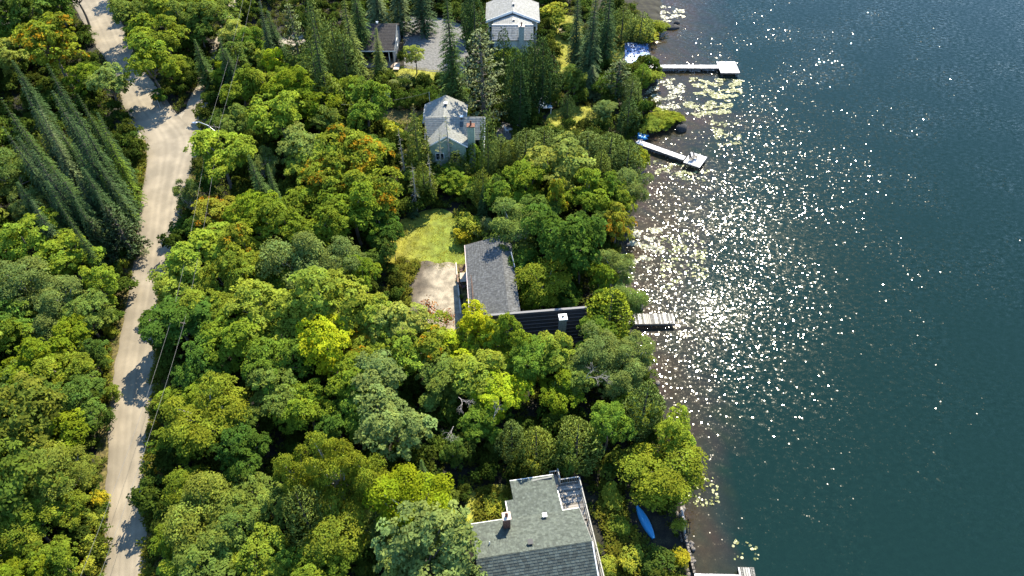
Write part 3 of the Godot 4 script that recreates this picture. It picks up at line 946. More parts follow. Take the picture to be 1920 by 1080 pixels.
func forest_list() -> Array:
	return [
		["MD", -85.61, -120.26, 1.53, 1.37, 1, 0, 0, "left one of two: deep green broad-crowned tree in the top left corner of the forest", "broad-leaved trees of the lakeside forest"],
		["MD", -82.26, -125.71, 1.29, 1.12, 0.91, 5, 2.4, "right one of two: deep green broad-crowned tree in the top left corner of the forest", "broad-leaved trees of the lakeside forest"],
		["MG", -81.12, -130.69, 1.25, 1.08, 0.85, 4, 4.8, "right one of two: mid green broad-crowned tree in the top left corner of the forest", "broad-leaved trees of the lakeside forest"],
		["MG", -86.05, -117.04, 1.09, 0.93, 0.84, 4, 0.91, "left one of two: mid green broad-crowned tree in the top left corner of the forest", "broad-leaved trees of the lakeside forest"],
		["MA", -74.77, -108.16, 1.47, 1.31, 0.88, 3, 3.31, "green tree with orange-tinged tufts in the top left corner of the forest", "broad-leaved trees of the lakeside forest"],
		["ML", -84.3, -109.98, 0.92, 0.83, 0.95, 2, 5.71, "pale yellow-green maple in the top left corner of the forest", "broad-leaved trees of the lakeside forest"],
		["MG", -70.11, -104.38, 0.79, 0.71, 1.04, 2, 1.83, "mid green broad-crowned tree among spruces left of the road fork", "broad-leaved trees of the lakeside forest"],
		["MS", -64.24, -102.4, 0.83, 0.74, 1.12, 1, 4.23, "grey-green broad-crowned tree on the wedge of the road fork", "broad-leaved trees of the lakeside forest"],
		["SK", -63.19, -80.71, 0.91, 1.77, 1, 0, 0, "dark pointed spruce in the top left corner of the forest, leftmost", "spruces of the lakeside forest"],
		["SK", -72.99, -96.29, 1.32, 1.24, 0.91, 1, 2.4, "dark pointed spruce in the top left corner of the forest, second from left", "spruces of the lakeside forest"],
		["SK", -67.66, -88.35, 1.3, 1.1, 0.85, 2, 4.8, "dark pointed spruce among spruces left of the road fork, fifth from left", "spruces of the lakeside forest"],
		["SK", -63.8, -89.5, 1.2, 1.59, 0.84, 0, 0.91, "dark pointed spruce in the top left corner of the forest, rightmost", "spruces of the lakeside forest"],
		["SK", -61.26, -81.1, 1.04, 1.46, 0.88, 1, 3.31, "dark pointed spruce among spruces left of the road fork, seventh from left", "spruces of the lakeside forest"],
		["SK", -52.94, -76.05, 1.04, 2.02, 0.95, 2, 5.71, "dark pointed spruce among spruces left of the road fork, twelfth from left", "spruces of the lakeside forest"],
		["SK", -58.5, -85.84, 0.83, 1.33, 1.04, 0, 1.83, "dark pointed spruce among spruces left of the road fork, fourteenth from left", "spruces of the lakeside forest"],
		["SK", -58.87, -79.71, 0.99, 1.36, 1.12, 1, 4.23, "dark pointed spruce among spruces left of the road fork, tenth from left", "spruces of the lakeside forest"],
		["SK", -61.78, -75.22, 0.94, 1.55, 1.16, 2, 0.34, "dark pointed spruce among spruces left of the road fork, second from left", "spruces of the lakeside forest"],
		["SK", -63.1, -77.68, 1.11, 1.19, 1.15, 0, 2.74, "dark pointed spruce among spruces left of the road fork, fourth from left", "spruces of the lakeside forest"],
		["CO", -65.06, -82.78, 1.03, 0.9, 1, 0, 0, "olive-green cedar among spruces left of the road fork", "cedars of the lakeside forest"],
		["SK", -55.25, -81.47, 1.11, 1.35, 1.09, 1, 5.14, "dark pointed spruce among spruces left of the road fork, rightmost", "spruces of the lakeside forest"],
		["SG", -53.06, -78.56, 0.87, 1.39, 1, 2, 1.26, "mid green pointed spruce on the bank beside the road fork, third from left", "spruces of the lakeside forest"],
		["SK", -53.69, -76, 1.32, 1.37, 0.91, 0, 3.66, "dark pointed spruce on the bank beside the road fork, fourth from left", "spruces of the lakeside forest"],
		["SG", -54.79, -80.17, 0.77, 0.97, 0.85, 1, 6.05, "mid green pointed spruce on the bank beside the road fork, fifth from left", "spruces of the lakeside forest"],
		["SK", -61.96, -77.85, 1.21, 1.57, 0.84, 2, 2.17, "dark pointed spruce among spruces left of the road fork, third from left", "spruces of the lakeside forest"],
		["SK", -60.58, -84.08, 1.31, 1.48, 0.88, 0, 4.57, "dark pointed spruce among spruces left of the road fork, ninth from left", "spruces of the lakeside forest"],
		["SK", -53.79, -74.13, 1.54, 1.76, 0.95, 1, 0.69, "dark pointed spruce among spruces left of the road fork, eleventh from left", "spruces of the lakeside forest"],
		["SK", -54.99, -77.63, 1.4, 1.44, 1.04, 2, 3.08, "dark pointed spruce among spruces left of the road fork, thirteenth from left", "spruces of the lakeside forest"],
		["SK", -55.71, -69.77, 1.36, 1.59, 1.12, 0, 5.48, "dark pointed spruce among spruces left of the road fork, sixth from left", "spruces of the lakeside forest"],
		["SG", -55.8, -79.89, 1.19, 0.99, 1.16, 1, 1.6, "mid green pointed spruce on the bank beside the road fork, leftmost", "spruces of the lakeside forest"],
		["SK", -54.38, -69.93, 1.2, 1.36, 1.15, 2, 4, "dark pointed spruce on the bank beside the road fork, leftmost", "spruces of the lakeside forest"],
		["SS", -60.03, -77.94, 1.13, 1.58, 1.09, 0, 0.11, "grey-green spruce among spruces left of the road fork", "spruces of the lakeside forest"],
		["SK", -52.65, -71.93, 1.28, 1.22, 1, 1, 2.51, "dark pointed spruce on the bank beside the road fork, fifth from left", "spruces of the lakeside forest"],
		["SK", -64.24, -79.57, 1.16, 1.61, 0.91, 2, 4.91, "dark pointed spruce among spruces left of the road fork, leftmost", "spruces of the lakeside forest"],
		["SG", -54.06, -77.29, 1.38, 1.11, 0.85, 0, 1.03, "mid green pointed spruce on the bank beside the road fork, second from left", "spruces of the lakeside forest"],
		["SK", -62.19, -71.64, 1.21, 0.93, 0.84, 1, 3.43, "dark pointed spruce left of the road below the fork, leftmost", "spruces of the lakeside forest"],
		["SK", -55.07, -72.19, 1.4, 0.98, 0.88, 2, 5.83, "dark pointed spruce on the bank beside the road fork, third from left", "spruces of the lakeside forest"],
		["SK", -55.93, -67.87, 1.34, 1.23, 0.95, 0, 1.94, "dark pointed spruce left of the road below the fork, fourth from left", "spruces of the lakeside forest"],
		["SG", -52.83, -74.14, 1.22, 0.92, 1.04, 1, 4.34, "mid green pointed spruce on the bank beside the road fork, fourth from left", "spruces of the lakeside forest"],
		["SK", -55.84, -75.22, 1.31, 1.25, 1.12, 2, 0.46, "dark pointed spruce on the bank beside the road fork, second from left", "spruces of the lakeside forest"],
		["SK", -57.96, -73.53, 1.39, 1.19, 1.16, 0, 2.86, "dark pointed spruce among spruces left of the road fork, eighth from left", "spruces of the lakeside forest"],
		["SK", -52.11, -73.73, 1.04, 1.14, 1.15, 1, 5.26, "dark pointed spruce on the bank beside the road fork, rightmost", "spruces of the lakeside forest"],
		["SG", -53.32, -77.23, 0.82, 0.87, 1.09, 2, 1.37, "mid green pointed spruce on the bank beside the road fork, rightmost", "spruces of the lakeside forest"],
		["BS", -67.5, -77.19, 1.06, 0.84, 1, 0, 0, "left one of two: silvery-green fine-leaved tree left of the road below the fork", "fine-leaved trees of the lakeside forest"],
		["BS", -63.47, -72.61, 0.8, 0.67, 0.91, 1, 2.4, "right one of two: silvery-green fine-leaved tree left of the road below the fork", "fine-leaved trees of the lakeside forest"],
		["SK", -56.52, -64.71, 1.15, 1.25, 1, 0, 3.77, "dark pointed spruce left of the road below the fork, second from left", "spruces of the lakeside forest"],
		["SK", -56.57, -67.7, 0.76, 1.14, 0.91, 1, 6.17, "dark pointed spruce left of the road below the fork, third from left", "spruces of the lakeside forest"],
		["SK", -51.05, -62.81, 0.74, 1.48, 0.85, 2, 2.29, "dark pointed spruce left of the road below the fork, fifth from left", "spruces of the lakeside forest"],
		["SK", -52.13, -66.58, 1.15, 1.1, 0.84, 0, 4.68, "dark pointed spruce left of the road below the fork, rightmost", "spruces of the lakeside forest"],
		["SK", -50.73, -68.01, 0.8, 1.16, 0.88, 1, 0.8, "dark pointed spruce on the bank beside the road fork, sixth from left", "spruces of the lakeside forest"],
		["SG", -52.74, -73.85, 0.77, 0.75, 0.95, 2, 3.2, "mid green pointed spruce on the bank beside the road fork, sixth from left", "spruces of the lakeside forest"],
		["PK", -49.86, -67.92, 1.49, 0.9, 1, 0, 0, "dark bushy pine on the bank beside the road fork", "pines of the lakeside forest"],
		["PK", -51.91, -66.43, 1.15, 0.8, 0.91, 2, 2.4, "dark bushy pine left of the road below the fork", "pines of the lakeside forest"],
		["MG", -68.73, -124.43, 0.99, 0.9, 1.16, 0, 0.34, "mid green broad-crowned tree between upper road and side lane, leftmost", "broad-leaved trees of the lakeside forest"],
		["ML", -65.39, -118.77, 0.86, 0.77, 1.15, 0, 2.74, "pale yellow-green maple between upper road and side lane", "broad-leaved trees of the lakeside forest"],
		["MG", -63.8, -125.47, 1, 0.91, 1.09, 5, 5.14, "mid green broad-crowned tree between upper road and side lane, second from left", "broad-leaved trees of the lakeside forest"],
		["MG", -59.89, -116.63, 0.95, 0.86, 1, 4, 1.26, "mid green broad-crowned tree between upper road and side lane, third from left", "broad-leaved trees of the lakeside forest"],
		["MG", -58.83, -123.13, 0.99, 0.9, 0.91, 4, 3.66, "mid green broad-crowned tree between upper road and side lane, rightmost", "broad-leaved trees of the lakeside forest"],
		["ML", -58.53, -105.09, 1.19, 1.03, 0.85, 3, 6.05, "pale yellow-green maple on the wedge of the road fork", "broad-leaved trees of the lakeside forest"],
		["MG", -56.44, -109.33, 0.79, 0.6, 0.84, 2, 2.17, "mid green broad-crowned tree on the wedge of the road fork", "broad-leaved trees of the lakeside forest"],
		["MD", -57.75, -103.63, 0.44, 0.32, 0.88, 2, 4.57, "deep green broad-crowned tree on the wedge of the road fork", "broad-leaved trees of the lakeside forest"],
		["MG", -57.99, -129.01, 0.88, 0.79, 0.95, 1, 0.69, "mid green broad-crowned tree under the power wires at top, leftmost", "broad-leaved trees of the lakeside forest"],
		["MD", -55.96, -121.13, 0.84, 0.75, 1.04, 0, 3.08, "deep green broad-crowned tree under the power wires at top", "broad-leaved trees of the lakeside forest"],
		["MG", -52.74, -124.91, 1, 0.91, 1.12, 0, 5.48, "mid green broad-crowned tree under the power wires at top, second from left", "broad-leaved trees of the lakeside forest"],
		["ML", -48.64, -119.19, 0.84, 0.75, 1.16, 5, 1.6, "pale yellow-green maple under the power wires at top", "broad-leaved trees of the lakeside forest"],
		["SK", -46.97, -106.72, 0.94, 1.12, 1.04, 0, 5.6, "dark pointed spruce under the power wires at top, leftmost", "spruces of the lakeside forest"],
		["SK", -45.59, -106.43, 1.35, 0.91, 1.12, 1, 1.72, "dark pointed spruce under the power wires at top, second from left", "spruces of the lakeside forest"],
		["SK", -51.75, -109.09, 1.17, 0.92, 1.16, 2, 4.11, "dark pointed spruce between upper road and side lane", "spruces of the lakeside forest"],
		["SK", -41.87, -114.47, 1.09, 1.38, 1.15, 0, 0.23, "dark pointed spruce under the power wires at top, third from left", "spruces of the lakeside forest"],
		["SK", -40.74, -116.34, 1.38, 1.14, 1.09, 1, 2.63, "dark pointed spruce under the power wires at top, rightmost", "spruces of the lakeside forest"],
		["MG", -47.33, -107.41, 0.68, 0.5, 1.15, 4, 4, "mid green broad-crowned tree beside the narrow side lane", "broad-leaved trees of the lakeside forest"],
		["MY", -48.9, -111.45, 0.43, 0.5, 1.09, 4, 0.11, "bright yellow-green maple beside the narrow side lane", "broad-leaved trees of the lakeside forest"],
		["MG", -45.7, -110.37, 0.92, 0.84, 1, 3, 2.51, "mid green broad-crowned tree under the power wires at top, third from left", "broad-leaved trees of the lakeside forest"],
		["MG", -44.86, -116.79, 0.91, 0.82, 0.91, 2, 4.91, "mid green broad-crowned tree under the power wires at top, rightmost", "broad-leaved trees of the lakeside forest"],
		["ML", -41.66, -109.02, 0.6, 0.8, 0.85, 2, 1.03, "left one of two: pale yellow-green maple uphill of the middle cottage drive", "broad-leaved trees of the lakeside forest"],
		["MY", -39.52, -108.55, 0.58, 0.8, 0.84, 1, 3.43, "bright yellow-green maple uphill of the middle cottage drive", "broad-leaved trees of the lakeside forest"],
		["MG", -36.95, -106.28, 0.78, 0.69, 0.88, 0, 5.83, "mid green broad-crowned tree uphill of the middle cottage drive, second from left", "broad-leaved trees of the lakeside forest"],
		["MO", -43.09, -101.24, 0.99, 0.84, 0.95, 0, 1.94, "olive-green broad-crowned tree beside the narrow side lane", "broad-leaved trees of the lakeside forest"],
		["MD", -45.62, -95.71, 0.59, 0.45, 1.04, 5, 4.34, "deep green broad-crowned tree beside the narrow side lane", "broad-leaved trees of the lakeside forest"],
		["MG", -42.03, -92.94, 0.77, 0.68, 1.12, 4, 0.46, "mid green broad-crowned tree right of the road near the street lamp", "broad-leaved trees of the lakeside forest"],
		["ML", -40.52, -81.08, 1.21, 1.05, 1.16, 4, 2.86, "pale yellow-green maple right of the road near the street lamp", "broad-leaved trees of the lakeside forest"],
		["MD", -43.36, -79.67, 0.55, 0.5, 1.15, 3, 5.26, "deep green broad-crowned tree right of the road near the street lamp", "broad-leaved trees of the lakeside forest"],
		["SK", -33.38, -75.68, 1.2, 1.24, 1, 2, 5.03, "left one of two: dark pointed spruce right of the road near the street lamp", "spruces of the lakeside forest"],
		["SK", -31.75, -74.14, 1.03, 1.15, 0.91, 0, 1.14, "right one of two: dark pointed spruce right of the road near the street lamp", "spruces of the lakeside forest"],
		["PS", -36.57, -112.94, 1.44, 1.4, 0.85, 1, 4.8, "grey-green open pine left of the dark-roofed garage", "pines of the lakeside forest"],
		["SK", -30.31, -101.46, 1.19, 2.01, 0.85, 1, 3.54, "dark pointed spruce left of the dark-roofed garage", "spruces of the lakeside forest"],
		["CS", -33.01, -115.82, 1.55, 1.4, 0.91, 1, 2.4, "grey-olive cedar left of the dark-roofed garage, second from left", "cedars of the lakeside forest"],
		["CS", -29.41, -111.63, 1.58, 1.3, 0.85, 2, 4.8, "grey-olive cedar left of the dark-roofed garage, third from left", "cedars of the lakeside forest"],
		["CS", -27.93, -109.04, 1.46, 1.2, 0.84, 0, 0.91, "grey-olive cedar left of the dark-roofed garage, rightmost", "cedars of the lakeside forest"],
		["SO", -27.23, -112.57, 1.73, 1.66, 0.84, 2, 5.94, "olive-green spruce left of the dark-roofed garage", "spruces of the lakeside forest"],
		["SK", -27.29, -121.98, 1.79, 1.45, 0.88, 0, 2.06, "dark pointed spruce behind the dark-roofed garage, leftmost", "spruces of the lakeside forest"],
		["MG", -35.98, -109.76, 0.8, 0.71, 1.09, 2, 1.37, "mid green broad-crowned tree uphill of the middle cottage drive, rightmost", "broad-leaved trees of the lakeside forest"],
		["MG", -32.89, -111.54, 0.83, 0.74, 1, 2, 3.77, "mid green broad-crowned tree left of the dark-roofed garage", "broad-leaved trees of the lakeside forest"],
		["CO", -28.99, -99.99, 1.69, 1, 0.88, 1, 3.31, "olive-green cedar uphill of the middle cottage drive", "cedars of the lakeside forest"],
		["CS", -32.17, -105.46, 1.28, 1.2, 0.95, 2, 5.71, "grey-olive cedar left of the dark-roofed garage, leftmost", "cedars of the lakeside forest"],
		["SS", -25.33, -129.36, 2.05, 1.51, 0.95, 1, 4.46, "left one of two: grey-green spruce behind the dark-roofed garage", "spruces of the lakeside forest"],
		["SS", -21.35, -132.1, 1.64, 1.48, 1.04, 2, 0.57, "right one of two: grey-green spruce behind the dark-roofed garage", "spruces of the lakeside forest"],
		["SO", -23.3, -113.92, 1.14, 1.03, 1.12, 0, 2.97, "olive-green spruce in front of the dark-roofed garage", "spruces of the lakeside forest"],
		["ML", -17.24, -117.07, 0.56, 0.55, 0.91, 1, 6.17, "pale yellow-green maple in front of the dark-roofed garage", "broad-leaved trees of the lakeside forest"],
		["SK", -9.54, -104.45, 1.96, 2.2, 1.16, 1, 5.37, "dark pointed spruce behind the dark-roofed garage, rightmost", "spruces of the lakeside forest"],
		["PS", -4.59, -100.46, 2.47, 1.7, 0.84, 1, 0.91, "grey-green open pine between garage and pale top house", "pines of the lakeside forest"],
		["CK", -1.4, -111.87, 0.82, 1.3, 1.04, 0, 1.83, "dark narrow cedar before the pale top house, second from left", "cedars of the lakeside forest"],
		["CK", -3.37, -122.12, 0.45, 0.6, 1.12, 1, 4.23, "right one of two: dark narrow cedar between garage and pale top house", "cedars of the lakeside forest"],
		["CK", -2.62, -122.19, 0.4, 0.5, 1.16, 2, 0.34, "dark narrow cedar before the pale top house, leftmost", "cedars of the lakeside forest"],
		["SK", -17.12, -132.33, 1.71, 1.52, 1.15, 2, 1.49, "dark pointed spruce behind the dark-roofed garage, second from left", "spruces of the lakeside forest"],
		["SK", -8.42, -131.41, 1.27, 1.58, 1.09, 0, 3.89, "dark pointed spruce between garage and pale top house", "spruces of the lakeside forest"],
		["CK", -6.77, -123.62, 1.26, 1.4, 1.15, 0, 2.74, "left one of two: dark narrow cedar between garage and pale top house", "cedars of the lakeside forest"],
		["KD", -16.82, -113.71, 1.46, 0.7, 1, 0, 0, "dark green shrub along the clipped hedge, leftmost", "shrubs along shore, road and gardens"],
		["KD", -11.61, -114.78, 1.65, 0.7, 0.91, 2, 2.4, "dark green shrub along the clipped hedge, second from left", "shrubs along shore, road and gardens"],
		["KD", -8.96, -114.89, 1.65, 0.75, 0.85, 1, 4.8, "dark green shrub along the clipped hedge, rightmost", "shrubs along shore, road and gardens"],
		["KS", -19.18, -112.35, 1.98, 1.1, 0.84, 1, 0.91, "grey-green shrub along the clipped hedge", "shrubs along shore, road and gardens"],
		["KS", -21.45, -110.35, 1.78, 1.2, 0.88, 0, 3.31, "grey-green shrub in front of the dark-roofed garage", "shrubs along shore, road and gardens"],
		["MG", -22.72, -96.55, 1.25, 1, 0.85, 0, 2.29, "right one of two: mid green broad-crowned tree beside the middle cottage drive", "broad-leaved trees of the lakeside forest"],
		["MO", -27.34, -101.38, 1, 0.84, 0.84, 0, 4.68, "olive-green broad-crowned tree beside the middle cottage drive", "broad-leaved trees of the lakeside forest"],
		["MO", -34.63, -98.99, 1.16, 1, 0.88, 5, 0.8, "left one of two: olive-green broad-crowned tree uphill of the middle cottage drive", "broad-leaved trees of the lakeside forest"],
		["MG", -39.3, -101.97, 0.88, 0.79, 0.95, 4, 3.2, "mid green broad-crowned tree uphill of the middle cottage drive, leftmost", "broad-leaved trees of the lakeside forest"],
		["ML", -34.27, -91.23, 1.25, 1.08, 1.04, 4, 5.6, "right one of two: pale yellow-green maple uphill of the middle cottage drive", "broad-leaved trees of the lakeside forest"],
		["MO", -30.59, -96.3, 1.02, 0.86, 1.12, 3, 1.72, "right one of two: olive-green broad-crowned tree uphill of the middle cottage drive", "broad-leaved trees of the lakeside forest"],
		["MG", -28, -94.55, 0.8, 0.72, 1.16, 2, 4.11, "left one of two: mid green broad-crowned tree beside the middle cottage drive", "broad-leaved trees of the lakeside forest"],
		["KD", -24.44, -92.74, 2.79, 2, 0.95, 2, 5.71, "dark green shrub beside the middle cottage drive", "shrubs along shore, road and gardens"],
		["MS", -30.95, -86.24, 1.03, 0.87, 1.15, 2, 0.23, "grey-green broad-crowned tree in the woods above the orange-tinged trees", "broad-leaved trees of the lakeside forest"],
		["ML", -29.37, -82.99, 0.79, 0.7, 1.09, 1, 2.63, "pale yellow-green maple in the woods above the orange-tinged trees", "broad-leaved trees of the lakeside forest"],
		["BS", -35.33, -84.23, 0.75, 0.7, 0.85, 2, 4.8, "silvery-green fine-leaved tree in the woods above the orange-tinged trees", "fine-leaved trees of the lakeside forest"],
		["MA", -22.41, -80.58, 1.37, 1.2, 1, 0, 5.03, "green tree with orange-tinged tufts above the lawn clearing, second from left", "broad-leaved trees of the lakeside forest"],
		["MA", -25.15, -76.9, 1.14, 0.98, 0.91, 0, 1.14, "green tree with orange-tinged tufts above the lawn clearing, leftmost", "broad-leaved trees of the lakeside forest"],
		["MA", -18.35, -74.11, 1.25, 1.08, 0.85, 5, 3.54, "green tree with orange-tinged tufts above the lawn clearing, rightmost", "broad-leaved trees of the lakeside forest"],
		["MG", -20.39, -71.07, 1.2, 1.04, 0.84, 4, 5.94, "mid green broad-crowned tree above the lawn clearing", "broad-leaved trees of the lakeside forest"],
		["MD", -17.1, -70, 0.84, 0.7, 0.88, 4, 2.06, "right one of two: deep green broad-crowned tree at the pole by the lawn clearing", "broad-leaved trees of the lakeside forest"],
		["KL", -18.94, -95.05, 1.62, 2, 1.04, 2, 1.83, "pale yellow-green shrub beside the middle cottage drive", "shrubs along shore, road and gardens"],
		["LS", -14.72, -91.94, 1.12, 1, 1, 0, 0, "thin brown-olive conifer along the clipped hedge", "thin conifers before the middle cottage"],
		["LS", -12.41, -87.77, 0.95, 1, 0.91, 1, 2.4, "thin brown-olive conifer before the middle cottage gable", "thin conifers before the middle cottage"],
		["CO", -13.72, -86.88, 0.97, 1.2, 1.09, 1, 5.14, "left one of two: olive-green cedar before the middle cottage gable", "cedars of the lakeside forest"],
		["XS", -9.21, -87.36, 1.31, 1.1, 1, 0, 0, "half-bare dying spruce before the middle cottage gable, rightmost", "half-bare spruces before the middle cottage"],
		["XS", -10.69, -86.1, 1.14, 1, 0.91, 1, 2.4, "half-bare dying spruce before the middle cottage gable, fourth from left", "half-bare spruces before the middle cottage"],
		["XS", -15.85, -85.33, 1.02, 1, 0.85, 0, 4.8, "half-bare dying spruce before the middle cottage gable, leftmost", "half-bare spruces before the middle cottage"],
		["CS", -3.52, -86.07, 0.73, 1.4, 1, 2, 1.26, "grey-olive cedar right of the middle cottage, leftmost", "cedars of the lakeside forest"],
		["CO", -8.15, -86.18, 0.96, 0.6, 0.91, 0, 3.66, "olive-green cedar between middle cottage and lawn clearing", "cedars of the lakeside forest"],
		["CG", -5.65, -87.9, 1.06, 0.6, 0.85, 1, 6.05, "mid green cedar right of the middle cottage", "cedars of the lakeside forest"],
		["CS", -1.73, -89.06, 1.07, 0.7, 0.84, 2, 2.17, "grey-olive cedar right of the middle cottage, second from left", "cedars of the lakeside forest"],
		["CS", 1.98, -90.19, 1.49, 0.75, 0.88, 0, 4.57, "grey-olive cedar right of the middle cottage, rightmost", "cedars of the lakeside forest"],
		["CO", -0.4, -88.96, 1.03, 0.6, 0.95, 1, 0.69, "right one of two: olive-green cedar right of the middle cottage", "cedars of the lakeside forest"],
		["CS", 5.02, -92.29, 1.43, 0.6, 1.04, 2, 3.08, "left one of two: grey-olive cedar around the small yellow lawn", "cedars of the lakeside forest"],
		["CS", 8.16, -92.74, 1.39, 0.55, 1.12, 0, 5.48, "right one of two: grey-olive cedar around the small yellow lawn", "cedars of the lakeside forest"],
		["CS", 11.88, -93.11, 1.5, 0.55, 1.16, 1, 1.6, "grey-olive cedar in the cedar row below the small lawn, leftmost", "cedars of the lakeside forest"],
		["CS", 15.14, -91.32, 1.47, 0.65, 1.15, 2, 4, "grey-olive cedar in the cedar row below the small lawn, second from left", "cedars of the lakeside forest"],
		["CS", 17.4, -88.11, 1.25, 0.75, 1.09, 0, 0.11, "grey-olive cedar in the cedar row below the small lawn, rightmost", "cedars of the lakeside forest"],
		["CO", 13.18, -86.12, 1, 0.7, 1, 1, 2.51, "olive-green cedar in the cedar row below the small lawn", "cedars of the lakeside forest"],
		["ML", 6.56, -84.13, 1.36, 0.9, 0.95, 3, 4.46, "left one of two: pale yellow-green maple inland of the willow shore", "broad-leaved trees of the lakeside forest"],
		["MG", 3.11, -84.25, 0.76, 0.68, 1.04, 2, 0.57, "mid green broad-crowned tree inland of the willow shore, second from left", "broad-leaved trees of the lakeside forest"],
		["MG", 1.88, -80.21, 0.95, 0.8, 1.12, 2, 2.97, "mid green broad-crowned tree inland of the willow shore, leftmost", "broad-leaved trees of the lakeside forest"],
		["CO", -4.02, -79.42, 0.95, 0.8, 0.91, 2, 4.91, "left one of two: olive-green cedar right of the middle cottage", "cedars of the lakeside forest"],
		["CK", -2.21, -79.34, 0.78, 0.7, 0.85, 0, 1.03, "dark narrow cedar right of the middle cottage", "cedars of the lakeside forest"],
		["CO", -12.48, -80.51, 0.95, 0.8, 0.84, 1, 3.43, "right one of two: olive-green cedar before the middle cottage gable", "cedars of the lakeside forest"],
		["XS", -11.71, -81.03, 1.05, 0.9, 0.84, 0, 0.91, "half-bare dying spruce before the middle cottage gable, third from left", "half-bare spruces before the middle cottage"],
		["XS", -13.69, -78.98, 1.04, 0.9, 0.88, 1, 3.31, "half-bare dying spruce before the middle cottage gable, second from left", "half-bare spruces before the middle cottage"],
		["MD", -20.67, -88.02, 0.7, 0.6, 1.16, 1, 5.37, "deep green broad-crowned tree above the lawn clearing", "broad-leaved trees of the lakeside forest"],
		["MG", -10.2, -84.36, 0.69, 0.4, 1.15, 0, 1.49, "left one of two: mid green broad-crowned tree between middle cottage and lawn clearing", "broad-leaved trees of the lakeside forest"],
		["MG", -7.77, -82.65, 0.66, 0.4, 1.09, 0, 3.89, "right one of two: mid green broad-crowned tree between middle cottage and lawn clearing", "broad-leaved trees of the lakeside forest"],
		["ML", -4.62, -81.05, 0.68, 0.4, 1, 5, 0, "pale yellow-green maple between middle cottage and lawn clearing", "broad-leaved trees of the lakeside forest"],
		["MD", -13.83, -81.77, 0.66, 0.45, 0.91, 4, 2.4, "deep green broad-crowned tree between middle cottage and lawn clearing", "broad-leaved trees of the lakeside forest"],
		["MG", -1.87, -78.37, 0.77, 0.7, 0.86, 4, 4.8, "mid green broad-crowned tree over the grey L-shaped roof", "broad-leaved trees of the lakeside forest"],
		["SK", -14.2, -77.87, 0.7, 0.29, 1, 1, 0, "dark pointed spruce at the edge of the lawn clearing", "spruces of the lakeside forest"],
		["SK", -4.03, -77.97, 0.73, 0.64, 0.91, 2, 2.4, "dark pointed spruce between middle cottage and lawn clearing", "spruces of the lakeside forest"],
		["KL", -5.81, -75.29, 1.94, 1.6, 1.12, 1, 4.23, "pale yellow-green shrub beside the grey L-roof north corner", "shrubs along shore, road and gardens"],
		["KY", -6.78, -73.37, 1.21, 1.1, 1.16, 0, 0.34, "yellow shrub beside the grey L-roof north corner", "shrubs along shore, road and gardens"],
		["KS", -4.08, -74.44, 1.36, 1.5, 1.15, 0, 2.74, "grey-green shrub beside the grey L-roof north corner", "shrubs along shore, road and gardens"],
		["SK", 13.51, -116.18, 1.91, 1.8, 0.86, 0, 4.8, "dark pointed spruce right of the pale top house, second from left", "spruces of the lakeside forest"],
		["SK", 11.83, -121.73, 1.53, 1.61, 0.84, 1, 0.92, "dark pointed spruce right of the pale top house, leftmost", "spruces of the lakeside forest"],
		["SK", 17.42, -122.64, 1.53, 1.59, 0.88, 2, 3.31, "dark pointed spruce right of the pale top house, rightmost", "spruces of the lakeside forest"],
		["CS", 21.36, -131.63, 1.42, 0.8, 0.88, 2, 5.83, "grey-olive cedar right of the pale top house", "cedars of the lakeside forest"],
		["CS", 25.17, -133.33, 1.33, 0.65, 0.95, 0, 1.94, "grey-olive cedar on the headland beyond the blue tarp", "cedars of the lakeside forest"],
		["CD", 17.43, -128.45, 1.25, 1.2, 1.04, 1, 4.34, "deep green cedar right of the pale top house", "cedars of the lakeside forest"],
		["CK", 3.62, -107.03, 1.09, 1.4, 1.12, 2, 0.46, "dark narrow cedar before the pale top house, seventh from left", "cedars of the lakeside forest"],
		["CK", 5.19, -106.2, 1.03, 1.4, 1.16, 0, 2.86, "dark narrow cedar before the pale top house, eighth from left", "cedars of the lakeside forest"],
		["CK", 1.98, -102.71, 1.07, 1.3, 1.15, 1, 5.26, "dark narrow cedar before the pale top house, fifth from left", "cedars of the lakeside forest"],
		["CK", 6.26, -108.12, 0.97, 1, 1.09, 2, 1.37, "dark narrow cedar before the pale top house, rightmost", "cedars of the lakeside forest"],
		["CK", 0.16, -101.38, 1.06, 1.3, 1, 0, 3.77, "dark narrow cedar before the pale top house, third from left", "cedars of the lakeside forest"],
		["CK", 1.23, -100.17, 1.11, 1.2, 0.91, 1, 6.17, "dark narrow cedar before the pale top house, fourth from left", "cedars of the lakeside forest"],
		["SS", 13.99, -112.67, 1.71, 0.57, 0.95, 0, 5.71, "grey-green spruce behind the blue tarp beach", "spruces of the lakeside forest"],
		["PS", 18.42, -110.67, 1.9, 0.8, 0.88, 0, 3.31, "grey-green open pine behind the blue tarp beach", "pines of the lakeside forest"],
		["CG", 17.08, -110.63, 1.28, 0.6, 0.85, 2, 2.29, "mid green cedar behind the blue tarp beach", "cedars of the lakeside forest"],
		["CS", 20.3, -108.18, 1.21, 0.7, 0.84, 0, 4.68, "grey-olive cedar behind the blue tarp beach", "cedars of the lakeside forest"],
		["CK", 19.07, -100.27, 1.2, 0.75, 0.88, 1, 0.8, "dark narrow cedar beside the long top dock", "cedars of the lakeside forest"],
		["MG", 10.81, -110.33, 0.73, 0.65, 0.84, 3, 0.92, "mid green broad-crowned tree around the small yellow lawn", "broad-leaved trees of the lakeside forest"],
		["KL", 8.58, -138.38, 2.58, 2, 1.09, 2, 5.14, "pale yellow-green shrub right of the pale top house", "shrubs along shore, road and gardens"],
		["CK", 9.24, -102.68, 0.61, 0.6, 0.95, 2, 3.2, "left one of two: dark narrow cedar around the small yellow lawn", "cedars of the lakeside forest"],
